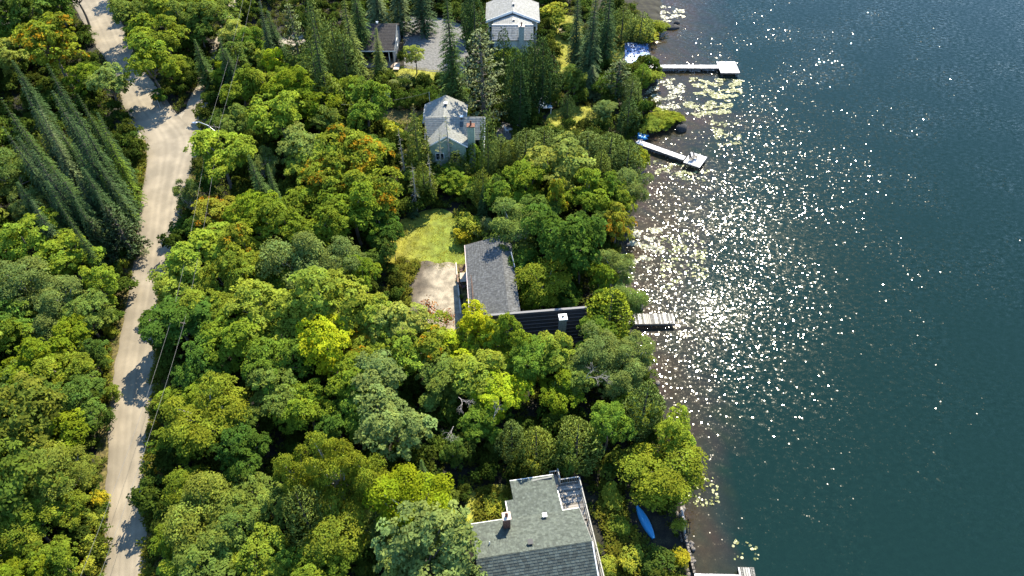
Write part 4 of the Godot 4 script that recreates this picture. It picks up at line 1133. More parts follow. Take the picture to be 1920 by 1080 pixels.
		["CK", 13.04, -101.24, 0.61, 0.4, 1.04, 0, 5.6, "right one of two: dark narrow cedar around the small yellow lawn", "cedars of the lakeside forest"],
		["MS", 15.83, -102.1, 0.7, 0.5, 0.88, 2, 3.31, "grey-green broad-crowned tree around the small yellow lawn", "broad-leaved trees of the lakeside forest"],
		["KL", 25.03, -135.57, 3.18, 1.3, 1, 1, 1.26, "left one of two: pale yellow-green shrub on the headland beyond the blue tarp", "shrubs along shore, road and gardens"],
		["KL", 26.64, -135.26, 2.98, 1.2, 0.91, 1, 3.66, "right one of two: pale yellow-green shrub on the headland beyond the blue tarp", "shrubs along shore, road and gardens"],
		["KO", 29.21, -138.55, 2.61, 1, 0.85, 0, 6.05, "olive shrub on the headland beyond the blue tarp", "shrubs along shore, road and gardens"],
		["KG", 24.79, -117.44, 2.72, 1.3, 0.84, 2, 2.17, "mid green shrub beside the long top dock", "shrubs along shore, road and gardens"],
		["KD", 26.62, -119.67, 1.43, 0.8, 0.88, 2, 4.57, "dark green shrub beside the long top dock", "shrubs along shore, road and gardens"],
		["CG", 23.36, -115.88, 0.95, 0.5, 1.12, 1, 1.72, "mid green cedar beside the long top dock", "cedars of the lakeside forest"],
		["KG", 23.11, -102.36, 1.9, 0.75, 0.95, 1, 0.69, "left one of two: mid green shrub on the grassy point by the boulder", "shrubs along shore, road and gardens"],
		["KO", 25.6, -103.63, 1.74, 0.65, 1.04, 0, 3.08, "olive shrub on the grassy point by the boulder, leftmost", "shrubs along shore, road and gardens"],
		["KL", 25.57, -105.79, 1.5, 0.65, 1.12, 0, 5.48, "left one of two: pale yellow-green shrub on the grassy point by the boulder", "shrubs along shore, road and gardens"],
		["KO", 27.75, -104.86, 1.4, 0.55, 1.16, 2, 1.6, "olive shrub on the grassy point by the boulder, second from left", "shrubs along shore, road and gardens"],
		["KG", 24.3, -104.52, 1.49, 0.6, 1.15, 1, 4, "right one of two: mid green shrub on the grassy point by the boulder", "shrubs along shore, road and gardens"],
		["KL", 25.69, -103.29, 1.13, 0.45, 1.09, 1, 0.11, "right one of two: pale yellow-green shrub on the grassy point by the boulder", "shrubs along shore, road and gardens"],
		["KO", 28.64, -105.29, 0.79, 0.4, 1, 0, 2.51, "olive shrub on the grassy point by the boulder, rightmost", "shrubs along shore, road and gardens"],
		["KD", 11.12, -134.58, 2.04, 1, 0.91, 2, 4.91, "dark green shrub right of the pale top house", "shrubs along shore, road and gardens"],
		["BS", 17.05, -80.26, 1.03, 0.8, 0.84, 0, 0.91, "silvery-green fine-leaved tree on the shore below the platform dock", "fine-leaved trees of the lakeside forest"],
		["KO", 19.63, -91.05, 1.85, 1.75, 0.85, 2, 1.03, "olive shrub on the shore below the platform dock", "shrubs along shore, road and gardens"],
		["BS", 0.14, -69.78, 1.35, 1, 0.88, 1, 3.31, "left one of two: silvery-green fine-leaved tree over the grey L-shaped roof", "fine-leaved trees of the lakeside forest"],
		["BS", 0.14, -66.19, 0.78, 0.7, 0.95, 2, 5.71, "right one of two: silvery-green fine-leaved tree over the grey L-shaped roof", "fine-leaved trees of the lakeside forest"],
		["MD", 1.69, -64.29, 0.79, 0.7, 0.95, 2, 5.71, "deep green broad-crowned tree behind the dark steep roof, second from left", "broad-leaved trees of the lakeside forest"],
		["MD", 0.54, -62.09, 0.43, 0.5, 1.04, 1, 1.83, "deep green broad-crowned tree behind the dark steep roof, leftmost", "broad-leaved trees of the lakeside forest"],
		["MD", 2.68, -61.56, 0.49, 0.4, 1.12, 0, 4.23, "deep green broad-crowned tree behind the dark steep roof, third from left", "broad-leaved trees of the lakeside forest"],
		["MD", 6.33, -66.4, 1.26, 1.3, 1.16, 0, 0.34, "left one of two: deep green broad-crowned tree in the grove right of the grey roof", "broad-leaved trees of the lakeside forest"],
		["MD", 3.65, -74.73, 0.85, 0.71, 1.15, 5, 2.74, "deep green broad-crowned tree over the grey L-shaped roof", "broad-leaved trees of the lakeside forest"],
		["MA", 5.8, -75.81, 0.47, 1, 1.09, 4, 5.14, "green tree with orange-tinged tufts inland of the willow shore", "broad-leaved trees of the lakeside forest"],
		["MG", 10.4, -77.99, 0.99, 0.83, 1, 4, 1.26, "mid green broad-crowned tree inland of the willow shore, rightmost", "broad-leaved trees of the lakeside forest"],
		["ML", 9.79, -84.47, 0.69, 0.61, 0.92, 3, 3.66, "right one of two: pale yellow-green maple inland of the willow shore", "broad-leaved trees of the lakeside forest"],
		["MG", 13.55, -79.55, 0.67, 0.8, 0.86, 2, 6.06, "mid green broad-crowned tree on the shore below the platform dock", "broad-leaved trees of the lakeside forest"],
		["MA", 13.92, -72.03, 0.81, 0.8, 0.84, 2, 2.17, "green tree with orange-tinged tufts on the shore above the plank dock", "broad-leaved trees of the lakeside forest"],
		["MG", 15.24, -76.99, 0.61, 0.7, 0.88, 1, 4.57, "mid green broad-crowned tree on the shore above the plank dock", "broad-leaved trees of the lakeside forest"],
		["MD", 10.49, -73.06, 0.75, 0.67, 0.95, 0, 0.69, "right one of two: deep green broad-crowned tree in the grove right of the grey roof", "broad-leaved trees of the lakeside forest"],
		["BO", 3.6, -61.04, 1.14, 0.8, 1.04, 0, 1.83, "olive fine-leaved tree behind the dark steep roof", "fine-leaved trees of the lakeside forest"],
		["MO", 1.97, -59.81, 0.48, 0.5, 1.04, 0, 3.09, "olive-green broad-crowned tree behind the dark steep roof", "broad-leaved trees of the lakeside forest"],
		["BS", 12.78, -64.06, 0.76, 0.8, 1.12, 1, 4.23, "left one of two: silvery-green fine-leaved tree on the shore at the plank dock", "fine-leaved trees of the lakeside forest"],
		["BS", 13.73, -59.28, 0.74, 0.8, 1.16, 2, 0.34, "right one of two: silvery-green fine-leaved tree on the shore at the plank dock", "fine-leaved trees of the lakeside forest"],
		["MG", 10.98, -62.19, 0.53, 0.7, 1.12, 5, 5.49, "left one of two: mid green broad-crowned tree on the shore at the plank dock", "broad-leaved trees of the lakeside forest"],
		["MG", 11.01, -58.19, 0.48, 0.6, 1.16, 4, 1.6, "right one of two: mid green broad-crowned tree on the shore at the plank dock", "broad-leaved trees of the lakeside forest"],
		["MD", 8.46, -64.51, 0.7, 0.7, 1.15, 4, 4, "deep green broad-crowned tree behind the dark steep roof, rightmost", "broad-leaved trees of the lakeside forest"],
		["MD", 6.6, -59.99, 0.58, 0.5, 1.09, 3, 0.12, "deep green broad-crowned tree behind the dark steep roof, fourth from left", "broad-leaved trees of the lakeside forest"],
		["CY", 11.53, -55.83, 1.39, 0.9, 1.16, 2, 4.11, "yellow-green feathery conifer on the shore at the plank dock", "cedars of the lakeside forest"],
		["MG", 9.82, -52.49, 0.72, 0.7, 1, 2, 2.52, "mid green broad-crowned tree on the shore below the plank dock", "broad-leaved trees of the lakeside forest"],
		["BS", 8.95, -49.98, 0.87, 0.8, 1.15, 0, 2.74, "silvery-green fine-leaved tree on the shore below the plank dock, leftmost", "fine-leaved trees of the lakeside forest"],
		["ML", 4.75, -49.74, 0.79, 0.8, 0.92, 2, 4.92, "pale yellow-green maple in front of the dark steep roof", "broad-leaved trees of the lakeside forest"],
		["MG", 2.34, -47.98, 0.85, 0.8, 0.86, 1, 1.03, "left one of two: mid green broad-crowned tree in front of the dark steep roof", "broad-leaved trees of the lakeside forest"],
		["BS", 13.44, -49.82, 0.81, 0.8, 1.09, 1, 5.14, "silvery-green fine-leaved tree on the shore below the plank dock, rightmost", "fine-leaved trees of the lakeside forest"],
		["MG", -0.6, -50.78, 0.71, 0.9, 0.84, 0, 3.43, "right one of two: mid green broad-crowned tree at the grey roof south end", "broad-leaved trees of the lakeside forest"],
		["MY", -3.56, -53.66, 0.76, 0.8, 0.88, 0, 5.83, "right one of two: bright yellow-green maple at the grey roof south end", "broad-leaved trees of the lakeside forest"],
		["MG", -4.88, -51.51, 0.63, 0.55, 0.95, 5, 1.94, "left one of two: mid green broad-crowned tree at the grey roof south end", "broad-leaved trees of the lakeside forest"],
		["BS", 11.61, -46.73, 0.81, 0.8, 1, 2, 1.26, "silvery-green fine-leaved tree on the shore below the plank dock, second from left", "fine-leaved trees of the lakeside forest"],
		["MG", 7.6, -46.67, 0.74, 0.61, 1.04, 4, 4.34, "right one of two: mid green broad-crowned tree in front of the dark steep roof", "broad-leaved trees of the lakeside forest"],
		["MO", 5.21, -45.34, 0.68, 0.56, 1.12, 4, 0.46, "olive-green broad-crowned tree in front of the dark steep roof", "broad-leaved trees of the lakeside forest"],
		["PS", -49.36, -68.54, 0.82, 0.5, 0.95, 2, 5.71, "grey-green open pine on the bank beside the road fork", "pines of the lakeside forest"],
		["ML", -58.09, -63.72, 1.14, 0.98, 1.16, 3, 2.86, "pale yellow-green maple left of the road at mid height, leftmost", "broad-leaved trees of the lakeside forest"],
		["ML", -53.85, -62.74, 0.96, 0.81, 1.15, 2, 5.26, "pale yellow-green maple left of the road at mid height, second from left", "broad-leaved trees of the lakeside forest"],
		["ML", -48.78, -58, 0.61, 0.8, 1.09, 2, 1.37, "pale yellow-green maple left of the road at mid height, rightmost", "broad-leaved trees of the lakeside forest"],
		["BS", -56.17, -56.41, 1.17, 0.94, 0.91, 0, 3.66, "left one of two: silvery-green fine-leaved tree left of the road at mid height", "fine-leaved trees of the lakeside forest"],
		["BS", -51.79, -55.41, 1.06, 0.84, 0.85, 1, 6.05, "right one of two: silvery-green fine-leaved tree left of the road at mid height", "fine-leaved trees of the lakeside forest"],
		["BS", -52.93, -52.68, 0.94, 0.74, 0.84, 2, 2.17, "silvery-green fine-leaved tree left of the road, lower middle", "fine-leaved trees of the lakeside forest"],
		["MG", -48.22, -53.64, 0.8, 0.67, 1, 1, 3.77, "mid green broad-crowned tree on the left verge of the road", "broad-leaved trees of the lakeside forest"],
		["MO", -55.43, -50.98, 0.89, 0.75, 0.92, 0, 6.17, "olive-green broad-crowned tree left of the road, lower middle, leftmost", "broad-leaved trees of the lakeside forest"],
		["ML", -53.43, -53.56, 0.58, 0.5, 0.86, 0, 2.29, "pale yellow-green maple left of the road, lower middle", "broad-leaved trees of the lakeside forest"],
		["MO", -48.67, -49.96, 0.81, 0.68, 0.84, 5, 4.69, "olive-green broad-crowned tree left of the road, lower middle, rightmost", "broad-leaved trees of the lakeside forest"],
		["MO", -50.87, -45.86, 0.89, 0.74, 0.88, 4, 0.8, "olive-green broad-crowned tree left of the road, lower middle, second from left", "broad-leaved trees of the lakeside forest"],
		["MG", -47.23, -45.17, 0.81, 0.68, 0.95, 4, 3.2, "mid green broad-crowned tree left of the road, lower middle", "broad-leaved trees of the lakeside forest"],
		["MD", -46.26, -48.62, 0.53, 0.5, 1.04, 3, 5.6, "deep green broad-crowned tree on the left verge of the road", "broad-leaved trees of the lakeside forest"],
		["MG", -52.38, -43.5, 0.79, 0.65, 1.12, 2, 1.72, "mid green broad-crowned tree left of the road beside the lower bend", "broad-leaved trees of the lakeside forest"],
		["MD", -47.68, -41.02, 0.93, 0.78, 1.16, 2, 4.12, "left one of two: deep green broad-crowned tree left of the road beside the lower bend", "broad-leaved trees of the lakeside forest"],
		["MD", -44.17, -41.95, 0.79, 0.66, 1.15, 1, 0.23, "right one of two: deep green broad-crowned tree left of the road beside the lower bend", "broad-leaved trees of the lakeside forest"],
		["KL", -45.79, -49.47, 0.81, 1.1, 0.84, 1, 3.43, "left one of two: pale yellow-green shrub on the left verge of the road", "shrubs along shore, road and gardens"],
		["KL", -47.33, -54.38, 0.79, 1, 0.88, 0, 5.83, "right one of two: pale yellow-green shrub on the left verge of the road", "shrubs along shore, road and gardens"],
		["KG", -43.55, -45.38, 0.89, 1.2, 0.95, 0, 1.94, "mid green shrub on the left verge of the road", "shrubs along shore, road and gardens"],
		["KL", -49.89, -65.29, 0.79, 1, 1.04, 2, 4.34, "pale yellow-green shrub left of the road at mid height", "shrubs along shore, road and gardens"],
		["KD", -42.36, -41.47, 0.97, 1.5, 1.12, 1, 0.46, "dark green shrub on the left verge of the road", "shrubs along shore, road and gardens"],
		["MO", -44.53, -37.25, 0.81, 0.67, 1.09, 0, 2.63, "olive-green broad-crowned tree left of the road beside the lower bend", "broad-leaved trees of the lakeside forest"],
		["MO", -47.37, -35.15, 0.8, 0.67, 1, 0, 5.03, "olive-green broad-crowned tree left of the road near the bottom", "broad-leaved trees of the lakeside forest"],
		["BG", -43.43, -32.45, 1.06, 0.84, 0.88, 0, 4.57, "left one of two: mid green fine-leaved tree left of the road near the bottom", "fine-leaved trees of the lakeside forest"],
		["BG", -41.9, -34.71, 0.76, 0.59, 0.95, 1, 0.69, "right one of two: mid green fine-leaved tree left of the road near the bottom", "fine-leaved trees of the lakeside forest"],
		["BS", -46.07, -31.34, 0.77, 0.6, 1.04, 2, 3.08, "silvery-green fine-leaved tree left of the road near the bottom", "fine-leaved trees of the lakeside forest"],
		["MO", -43.22, -29, 0.76, 0.63, 0.92, 5, 1.15, "olive-green broad-crowned tree in the bottom left corner, second from left", "broad-leaved trees of the lakeside forest"],
		["MG", -41.24, -30.35, 0.65, 0.53, 0.86, 4, 3.54, "mid green broad-crowned tree on the lower left verge", "broad-leaved trees of the lakeside forest"],
		["BG", -44.27, -26.85, 0.78, 0.61, 1.12, 0, 5.48, "mid green fine-leaved tree in the bottom left corner", "fine-leaved trees of the lakeside forest"],
		["MO", -39.97, -26.04, 0.71, 0.58, 0.84, 4, 5.94, "olive-green broad-crowned tree in the bottom left corner, rightmost", "broad-leaved trees of the lakeside forest"],
		["MO", -41.93, -24.37, 0.72, 0.6, 0.88, 3, 2.06, "olive-green broad-crowned tree in the bottom left corner, leftmost", "broad-leaved trees of the lakeside forest"],
		["KL", -39.23, -30.63, 0.87, 1.2, 1.16, 1, 2.86, "pale yellow-green shrub on the lower left verge, rightmost", "shrubs along shore, road and gardens"],
		["KL", -38.47, -28.04, 0.95, 1.3, 1.15, 0, 5.26, "pale yellow-green shrub on the lower left verge, second from left", "shrubs along shore, road and gardens"],
		["KY", -39.88, -32.86, 0.7, 1, 1.09, 2, 1.37, "yellow shrub on the lower left verge", "shrubs along shore, road and gardens"],
		["KL", -38.27, -26.12, 0.93, 1.2, 1, 2, 3.77, "pale yellow-green shrub on the lower left verge, leftmost", "shrubs along shore, road and gardens"],
		["MD", -41.38, -71.2, 0.52, 0.5, 0.95, 2, 4.46, "deep green broad-crowned tree right of the road at mid height", "broad-leaved trees of the lakeside forest"],
		["BS", -43.82, -75.41, 0.47, 0.8, 1.16, 1, 1.6, "silvery-green fine-leaved tree right of the road at mid height", "fine-leaved trees of the lakeside forest"],
		["MA", -38.58, -72.54, 1.12, 0.7, 1.04, 2, 0.57, "green tree with orange-tinged tufts right of the road at mid height", "broad-leaved trees of the lakeside forest"],
		["MO", -33.57, -71.12, 0.99, 0.84, 1.12, 1, 2.97, "olive-green broad-crowned tree between road and lawn clearing, leftmost", "broad-leaved trees of the lakeside forest"],
		["MO", -28.35, -69.5, 1.04, 1, 1.16, 0, 5.37, "olive-green broad-crowned tree between road and lawn clearing, second from left", "broad-leaved trees of the lakeside forest"],
		["MO", -24.78, -67.55, 0.94, 1, 1.15, 0, 1.49, "olive-green broad-crowned tree between road and lawn clearing, rightmost", "broad-leaved trees of the lakeside forest"],
		["ML", -37.76, -64.44, 1.23, 0.8, 1.09, 5, 3.89, "right one of two: pale yellow-green maple right of the road below the orange tree", "broad-leaved trees of the lakeside forest"],
		["ML", -39.82, -60.76, 0.98, 0.65, 1, 4, 0, "left one of two: pale yellow-green maple right of the road below the orange tree", "broad-leaved trees of the lakeside forest"],
		["MA", -32.65, -63.87, 1.1, 0.94, 0.92, 4, 2.4, "green tree with orange-tinged tufts right of the road below the orange tree", "broad-leaved trees of the lakeside forest"],
		["MG", -33.84, -59.92, 0.97, 0.82, 0.86, 3, 4.8, "mid green broad-crowned tree right of the road below the orange tree", "broad-leaved trees of the lakeside forest"],
		["BS", -25.51, -61.31, 1.2, 1.1, 1.15, 2, 4, "silvery-green fine-leaved tree west of the gravel parking pad", "fine-leaved trees of the lakeside forest"],
		["MG", -30.05, -61.76, 0.83, 0.69, 0.84, 2, 0.92, "left one of two: mid green broad-crowned tree west of the gravel parking pad", "broad-leaved trees of the lakeside forest"],
		["MG", -27.15, -59.73, 0.67, 0.59, 0.88, 2, 3.32, "right one of two: mid green broad-crowned tree west of the gravel parking pad", "broad-leaved trees of the lakeside forest"],
		["BS", -20.08, -61.7, 0.9, 0.9, 1.09, 0, 0.11, "silvery-green fine-leaved tree at the pole by the lawn clearing", "fine-leaved trees of the lakeside forest"],
		["MG", -18.22, -60.63, 0.63, 0.8, 0.95, 1, 5.72, "mid green broad-crowned tree at the pole by the lawn clearing", "broad-leaved trees of the lakeside forest"],
		["MD", -17.45, -66.44, 0.63, 0.55, 1.04, 0, 1.83, "left one of two: deep green broad-crowned tree at the pole by the lawn clearing", "broad-leaved trees of the lakeside forest"],
		["ML", -27.36, -53.39, 1.12, 0.96, 1.12, 0, 4.23, "pale yellow-green maple below the gravel parking pad, leftmost", "broad-leaved trees of the lakeside forest"],
		["MD", -37.43, -52.49, 1.16, 0.7, 1.16, 5, 0.35, "deep green broad-crowned tree leaning over the road right side", "broad-leaved trees of the lakeside forest"],
		["MG", -35.33, -54.77, 0.85, 0.71, 1.15, 4, 2.75, "mid green broad-crowned tree leaning over the road right side", "broad-leaved trees of the lakeside forest"],
		["MG", -30.13, -49.85, 1.02, 0.86, 1.09, 4, 5.14, "mid green broad-crowned tree in the middle of the lower woods, leftmost", "broad-leaved trees of the lakeside forest"],
		["ML", -20.35, -55.02, 1.25, 1.08, 1, 3, 1.26, "pale yellow-green maple below the gravel parking pad, rightmost", "broad-leaved trees of the lakeside forest"],
		["ML", -23.47, -53.25, 0.87, 0.72, 0.92, 2, 3.66, "pale yellow-green maple below the gravel parking pad, second from left", "broad-leaved trees of the lakeside forest"],
		["ML", -15.95, -54.24, 0.97, 0.82, 0.86, 2, 6.06, "pale yellow-green maple below the bare sapling at the pad, leftmost", "broad-leaved trees of the lakeside forest"],
		["MY", -20.31, -49.31, 1.07, 0.91, 0.84, 1, 2.17, "bright yellow-green maple below the gravel parking pad", "broad-leaved trees of the lakeside forest"],
		["MG", -25.14, -46.83, 1.01, 0.86, 0.88, 0, 4.57, "mid green broad-crowned tree in the middle of the lower woods, rightmost", "broad-leaved trees of the lakeside forest"],
		["MA", -16.16, -50.14, 0.76, 0.63, 0.95, 0, 0.69, "green tree with orange-tinged tufts in the heart of the lower woods", "broad-leaved trees of the lakeside forest"],
		["ML", -12.48, -53.18, 0.96, 0.81, 1.04, 5, 3.09, "pale yellow-green maple below the bare sapling at the pad, rightmost", "broad-leaved trees of the lakeside forest"],
		["MA", -9.56, -50.54, 0.91, 0.76, 1.12, 4, 5.49, "green tree with orange-tinged tufts below the bare sapling at the pad", "broad-leaved trees of the lakeside forest"],
		["MY", -7.19, -49.94, 0.76, 0.63, 1.16, 4, 1.6, "left one of two: bright yellow-green maple at the grey roof south end", "broad-leaved trees of the lakeside forest"],
		["ML", -12.75, -49.44, 0.84, 0.7, 1.15, 3, 4, "pale yellow-green maple below the bare sapling at the pad, second from left", "broad-leaved trees of the lakeside forest"],
		["MG", -17.41, -45.66, 0.9, 0.76, 1.09, 2, 0.12, "left one of two: mid green broad-crowned tree in the heart of the lower woods", "broad-leaved trees of the lakeside forest"],
		["MS", -14.39, -44.84, 0.98, 0.83, 1, 2, 2.52, "left one of two: grey-green broad-crowned tree in the heart of the lower woods", "broad-leaved trees of the lakeside forest"],
		["MD", -33.31, -46.87, 0.82, 0.68, 0.92, 1, 4.92, "deep green broad-crowned tree in the middle of the lower woods", "broad-leaved trees of the lakeside forest"],
		["MG", -34.04, -43.89, 0.82, 0.55, 0.86, 0, 1.03, "mid green broad-crowned tree right of the road, lower bend", "broad-leaved trees of the lakeside forest"],
		["BO", -30.41, -40.28, 1.35, 0.9, 1, 1, 2.51, "olive fine-leaved tree right of the road, lower bend", "fine-leaved trees of the lakeside forest"],
		["MO", -33.68, -38.05, 0.68, 0.48, 0.84, 0, 3.43, "olive-green broad-crowned tree right of the road, lower bend", "broad-leaved trees of the lakeside forest"],
		["MD", -28.83, -40.47, 0.77, 0.64, 0.88, 5, 5.83, "left one of two: deep green broad-crowned tree right of the road, lower bend", "broad-leaved trees of the lakeside forest"],
		["MG", -25.32, -43.2, 0.88, 0.74, 0.95, 4, 1.95, "mid green broad-crowned tree in the middle of the lower woods, second from left", "broad-leaved trees of the lakeside forest"],
		["MG", -21.24, -41.85, 0.84, 0.7, 1.04, 4, 4.35, "mid green broad-crowned tree uphill of the green-grey roof", "broad-leaved trees of the lakeside forest"],
		["MD", -26.42, -36.48, 0.79, 0.66, 1.12, 3, 0.46, "right one of two: deep green broad-crowned tree right of the road, lower bend", "broad-leaved trees of the lakeside forest"],
		["MG", -7.46, -45.61, 0.82, 0.68, 1.16, 2, 2.86, "mid green broad-crowned tree south of the dark steep roof, leftmost", "broad-leaved trees of the lakeside forest"],
		["ML", -3.46, -46.7, 0.91, 0.77, 1.15, 2, 5.26, "pale yellow-green maple south of the dark steep roof", "broad-leaved trees of the lakeside forest"],
		["MY", -1.41, -43.92, 0.82, 0.68, 1.09, 1, 1.38, "bright yellow-green maple south of the dark steep roof", "broad-leaved trees of the lakeside forest"],
		["MG", 0.29, -47.71, 0.69, 0.57, 1, 0, 3.77, "mid green broad-crowned tree south of the dark steep roof, rightmost", "broad-leaved trees of the lakeside forest"],
		["MS", -11.72, -39.65, 1.13, 0.97, 0.92, 0, 6.17, "right one of two: grey-green broad-crowned tree in the heart of the lower woods", "broad-leaved trees of the lakeside forest"],
		["MG", -15.71, -41.02, 0.75, 0.62, 0.86, 5, 2.29, "right one of two: mid green broad-crowned tree in the heart of the lower woods", "broad-leaved trees of the lakeside forest"],
		["MD", -18.14, -40.51, 0.69, 0.57, 0.84, 4, 4.69, "deep green broad-crowned tree uphill of the green-grey roof", "broad-leaved trees of the lakeside forest"],
		["BG", -27.65, -30.08, 1.17, 0.9, 0.91, 2, 4.91, "mid green fine-leaved tree right of the road near the bottom", "fine-leaved trees of the lakeside forest"],
		["BO", -30.71, -33.43, 0.76, 0.55, 0.85, 0, 1.03, "olive fine-leaved tree right of the road near the bottom", "fine-leaved trees of the lakeside forest"],
		["MG", -30.44, -28.83, 0.66, 0.52, 0.88, 4, 0.8, "mid green broad-crowned tree right of the road near the bottom, leftmost", "broad-leaved trees of the lakeside forest"],
		["MG", -24.9, -29.19, 0.84, 0.7, 0.95, 3, 3.2, "mid green broad-crowned tree right of the road near the bottom, second from left", "broad-leaved trees of the lakeside forest"],
		["MG", -26.06, -26.09, 0.88, 0.74, 1.04, 2, 5.6, "left one of two: mid green broad-crowned tree at the bottom edge right of the road", "broad-leaved trees of the lakeside forest"],
		["ML", -29.06, -25.43, 0.58, 0.52, 1.12, 2, 1.72, "pale yellow-green maple at the bottom edge right of the road", "broad-leaved trees of the lakeside forest"],
		["MG", -22.15, -26.25, 0.74, 0.62, 1.16, 1, 4.12, "right one of two: mid green broad-crowned tree at the bottom edge right of the road", "broad-leaved trees of the lakeside forest"],
		["BO", -16.62, -33.56, 0.88, 1.3, 0.84, 1, 3.43, "olive fine-leaved tree uphill of the green-grey roof, second from left", "fine-leaved trees of the lakeside forest"],
		["BO", -13.15, -33.16, 0.75, 1.2, 0.88, 2, 5.83, "olive fine-leaved tree uphill of the green-grey roof, rightmost", "fine-leaved trees of the lakeside forest"],
		["BO", -20.21, -33.72, 0.64, 1, 0.95, 0, 1.94, "olive fine-leaved tree uphill of the green-grey roof, leftmost", "fine-leaved trees of the lakeside forest"],
		["BY", -9.11, -30.22, 1.22, 1.1, 1.04, 1, 4.34, "yellow-olive fine-leaved tree nearest left of the green-grey roof", "fine-leaved trees of the lakeside forest"],
		["BO", -6.1, -29.82, 0.55, 0.8, 1.12, 2, 0.46, "olive fine-leaved tree nearest left of the green-grey roof", "fine-leaved trees of the lakeside forest"],
		["CO", -18.7, -29.47, 1.11, 1.1, 1.15, 0, 0.23, "olive-green cedar uphill of the green-grey roof", "cedars of the lakeside forest"],
		["MG", -23.09, -32.11, 0.76, 0.63, 1.15, 0, 0.23, "mid green broad-crowned tree right of the road near the bottom, rightmost", "broad-leaved trees of the lakeside forest"],
		["BG", -16.06, -28.44, 0.97, 0.76, 1.16, 0, 2.86, "mid green fine-leaved tree at the bottom edge left of centre", "fine-leaved trees of the lakeside forest"],
		["BS", -13.31, -29.76, 0.77, 0.6, 1.15, 1, 5.26, "silvery-green fine-leaved tree at the bottom edge left of centre", "fine-leaved trees of the lakeside forest"],
		["MS", -7.51, -24.57, 1.24, 1.2, 1.09, 0, 2.63, "grey-green broad-crowned tree overlapping the green-grey roof, second from left", "broad-leaved trees of the lakeside forest"],
		["MS", -9.96, -24.48, 0.8, 0.67, 1, 5, 5.03, "grey-green broad-crowned tree overlapping the green-grey roof, leftmost", "broad-leaved trees of the lakeside forest"],
		["MS", -4.97, -23.36, 0.78, 0.9, 0.92, 4, 1.15, "grey-green broad-crowned tree overlapping the green-grey roof, rightmost", "broad-leaved trees of the lakeside forest"],
		["MO", -16.17, -24.58, 0.8, 0.67, 0.86, 4, 3.55, "olive-green broad-crowned tree at the bottom edge left of centre", "broad-leaved trees of the lakeside forest"],
		["MG", -19.69, -25.28, 0.67, 0.55, 0.84, 3, 5.95, "mid green broad-crowned tree at the bottom edge left of centre", "broad-leaved trees of the lakeside forest"],
		["SK", -8.47, -34.5, 0.72, 0.75, 1.04, 1, 1.83, "dark pointed spruce in the dark gap north of green-grey roof", "spruces of the lakeside forest"],
		["MD", -5.93, -37.81, 0.48, 0.5, 0.88, 2, 2.06, "deep green broad-crowned tree in the dark gap north of green-grey roof", "broad-leaved trees of the lakeside forest"],
		["CO", 2.57, -37.93, 1.09, 0.8, 1.09, 1, 2.63, "left one of two: olive-green cedar behind the green-grey roof deck", "cedars of the lakeside forest"],
		["CO", 6.59, -38.34, 1.3, 0.85, 1, 2, 5.03, "right one of two: olive-green cedar behind the green-grey roof deck", "cedars of the lakeside forest"],
		["CS", 0, -39.12, 0.9, 0.7, 0.91, 0, 1.14, "grey-olive cedar south of the dark steep roof", "cedars of the lakeside forest"],
		["MG", -3.04, -40.92, 0.68, 0.6, 0.95, 2, 4.46, "mid green broad-crowned tree south of the dark steep roof, second from left", "broad-leaved trees of the lakeside forest"],
		["MG", 9.82, -40.19, 0.64, 0.8, 1.04, 1, 0.58, "mid green broad-crowned tree behind the green-grey roof deck", "broad-leaved trees of the lakeside forest"],
		["MD", 5.39, -37.42, 0.4, 0.5, 1.12, 0, 2.98, "deep green broad-crowned tree behind the green-grey roof deck", "broad-leaved trees of the lakeside forest"],
		["CS", 13.9, -42.35, 1.31, 1, 0.85, 1, 3.54, "grey-olive cedar on the shore south of plank dock", "cedars of the lakeside forest"],
		["ML", 16.88, -40.1, 0.57, 0.8, 1.16, 0, 5.37, "pale yellow-green maple on the shore above the blue canoe", "broad-leaved trees of the lakeside forest"],
		["MO", 12.71, -44.24, 0.51, 0.5, 1.15, 5, 1.49, "olive-green broad-crowned tree on the shore south of plank dock", "broad-leaved trees of the lakeside forest"],
		["BO", 14.51, -35.79, 1.26, 0.75, 1.09, 2, 1.37, "olive fine-leaved tree on the shore above the blue canoe", "fine-leaved trees of the lakeside forest"],
		["KL", 1.63, -36.74, 1.15, 1.5, 0.91, 1, 6.17, "right one of two: pale yellow-green shrub beside the brick chimney of green-grey roof", "shrubs along shore, road and gardens"],
		["CG", 0.56, -117.74, 0.94, 0.6, 0.84, 2, 5.94, "mid green cedar before the pale top house", "cedars of the lakeside forest"],
		["CK", 2.38, -114.81, 0.97, 0.8, 0.88, 0, 2.06, "dark narrow cedar before the pale top house, sixth from left", "cedars of the lakeside forest"],
		["MG", -0.97, -119.42, 0.63, 0.45, 1.09, 4, 3.89, "mid green broad-crowned tree before the pale top house", "broad-leaved trees of the lakeside forest"],
		["CS", 3.81, -114.1, 0.91, 0.9, 0.95, 1, 4.46, "grey-olive cedar before the pale top house", "cedars of the lakeside forest"],
		["KG", 10.5, -31.69, 1.11, 0.65, 0.85, 0, 2.29, "mid green shrub on the slope beside the blue canoe", "shrubs along shore, road and gardens"],
		["KL", 10.14, -34.71, 1.3, 0.8, 0.84, 0, 4.68, "pale yellow-green shrub on the slope beside the blue canoe, second from left", "shrubs along shore, road and gardens"],
		["KL", 11.04, -28.2, 1.22, 0.8, 0.88, 2, 0.8, "pale yellow-green shrub on the slope beside the blue canoe, rightmost", "shrubs along shore, road and gardens"],
		["KL", 9.16, -27.68, 0.97, 0.75, 0.95, 1, 3.2, "pale yellow-green shrub on the slope beside the blue canoe, leftmost", "shrubs along shore, road and gardens"],
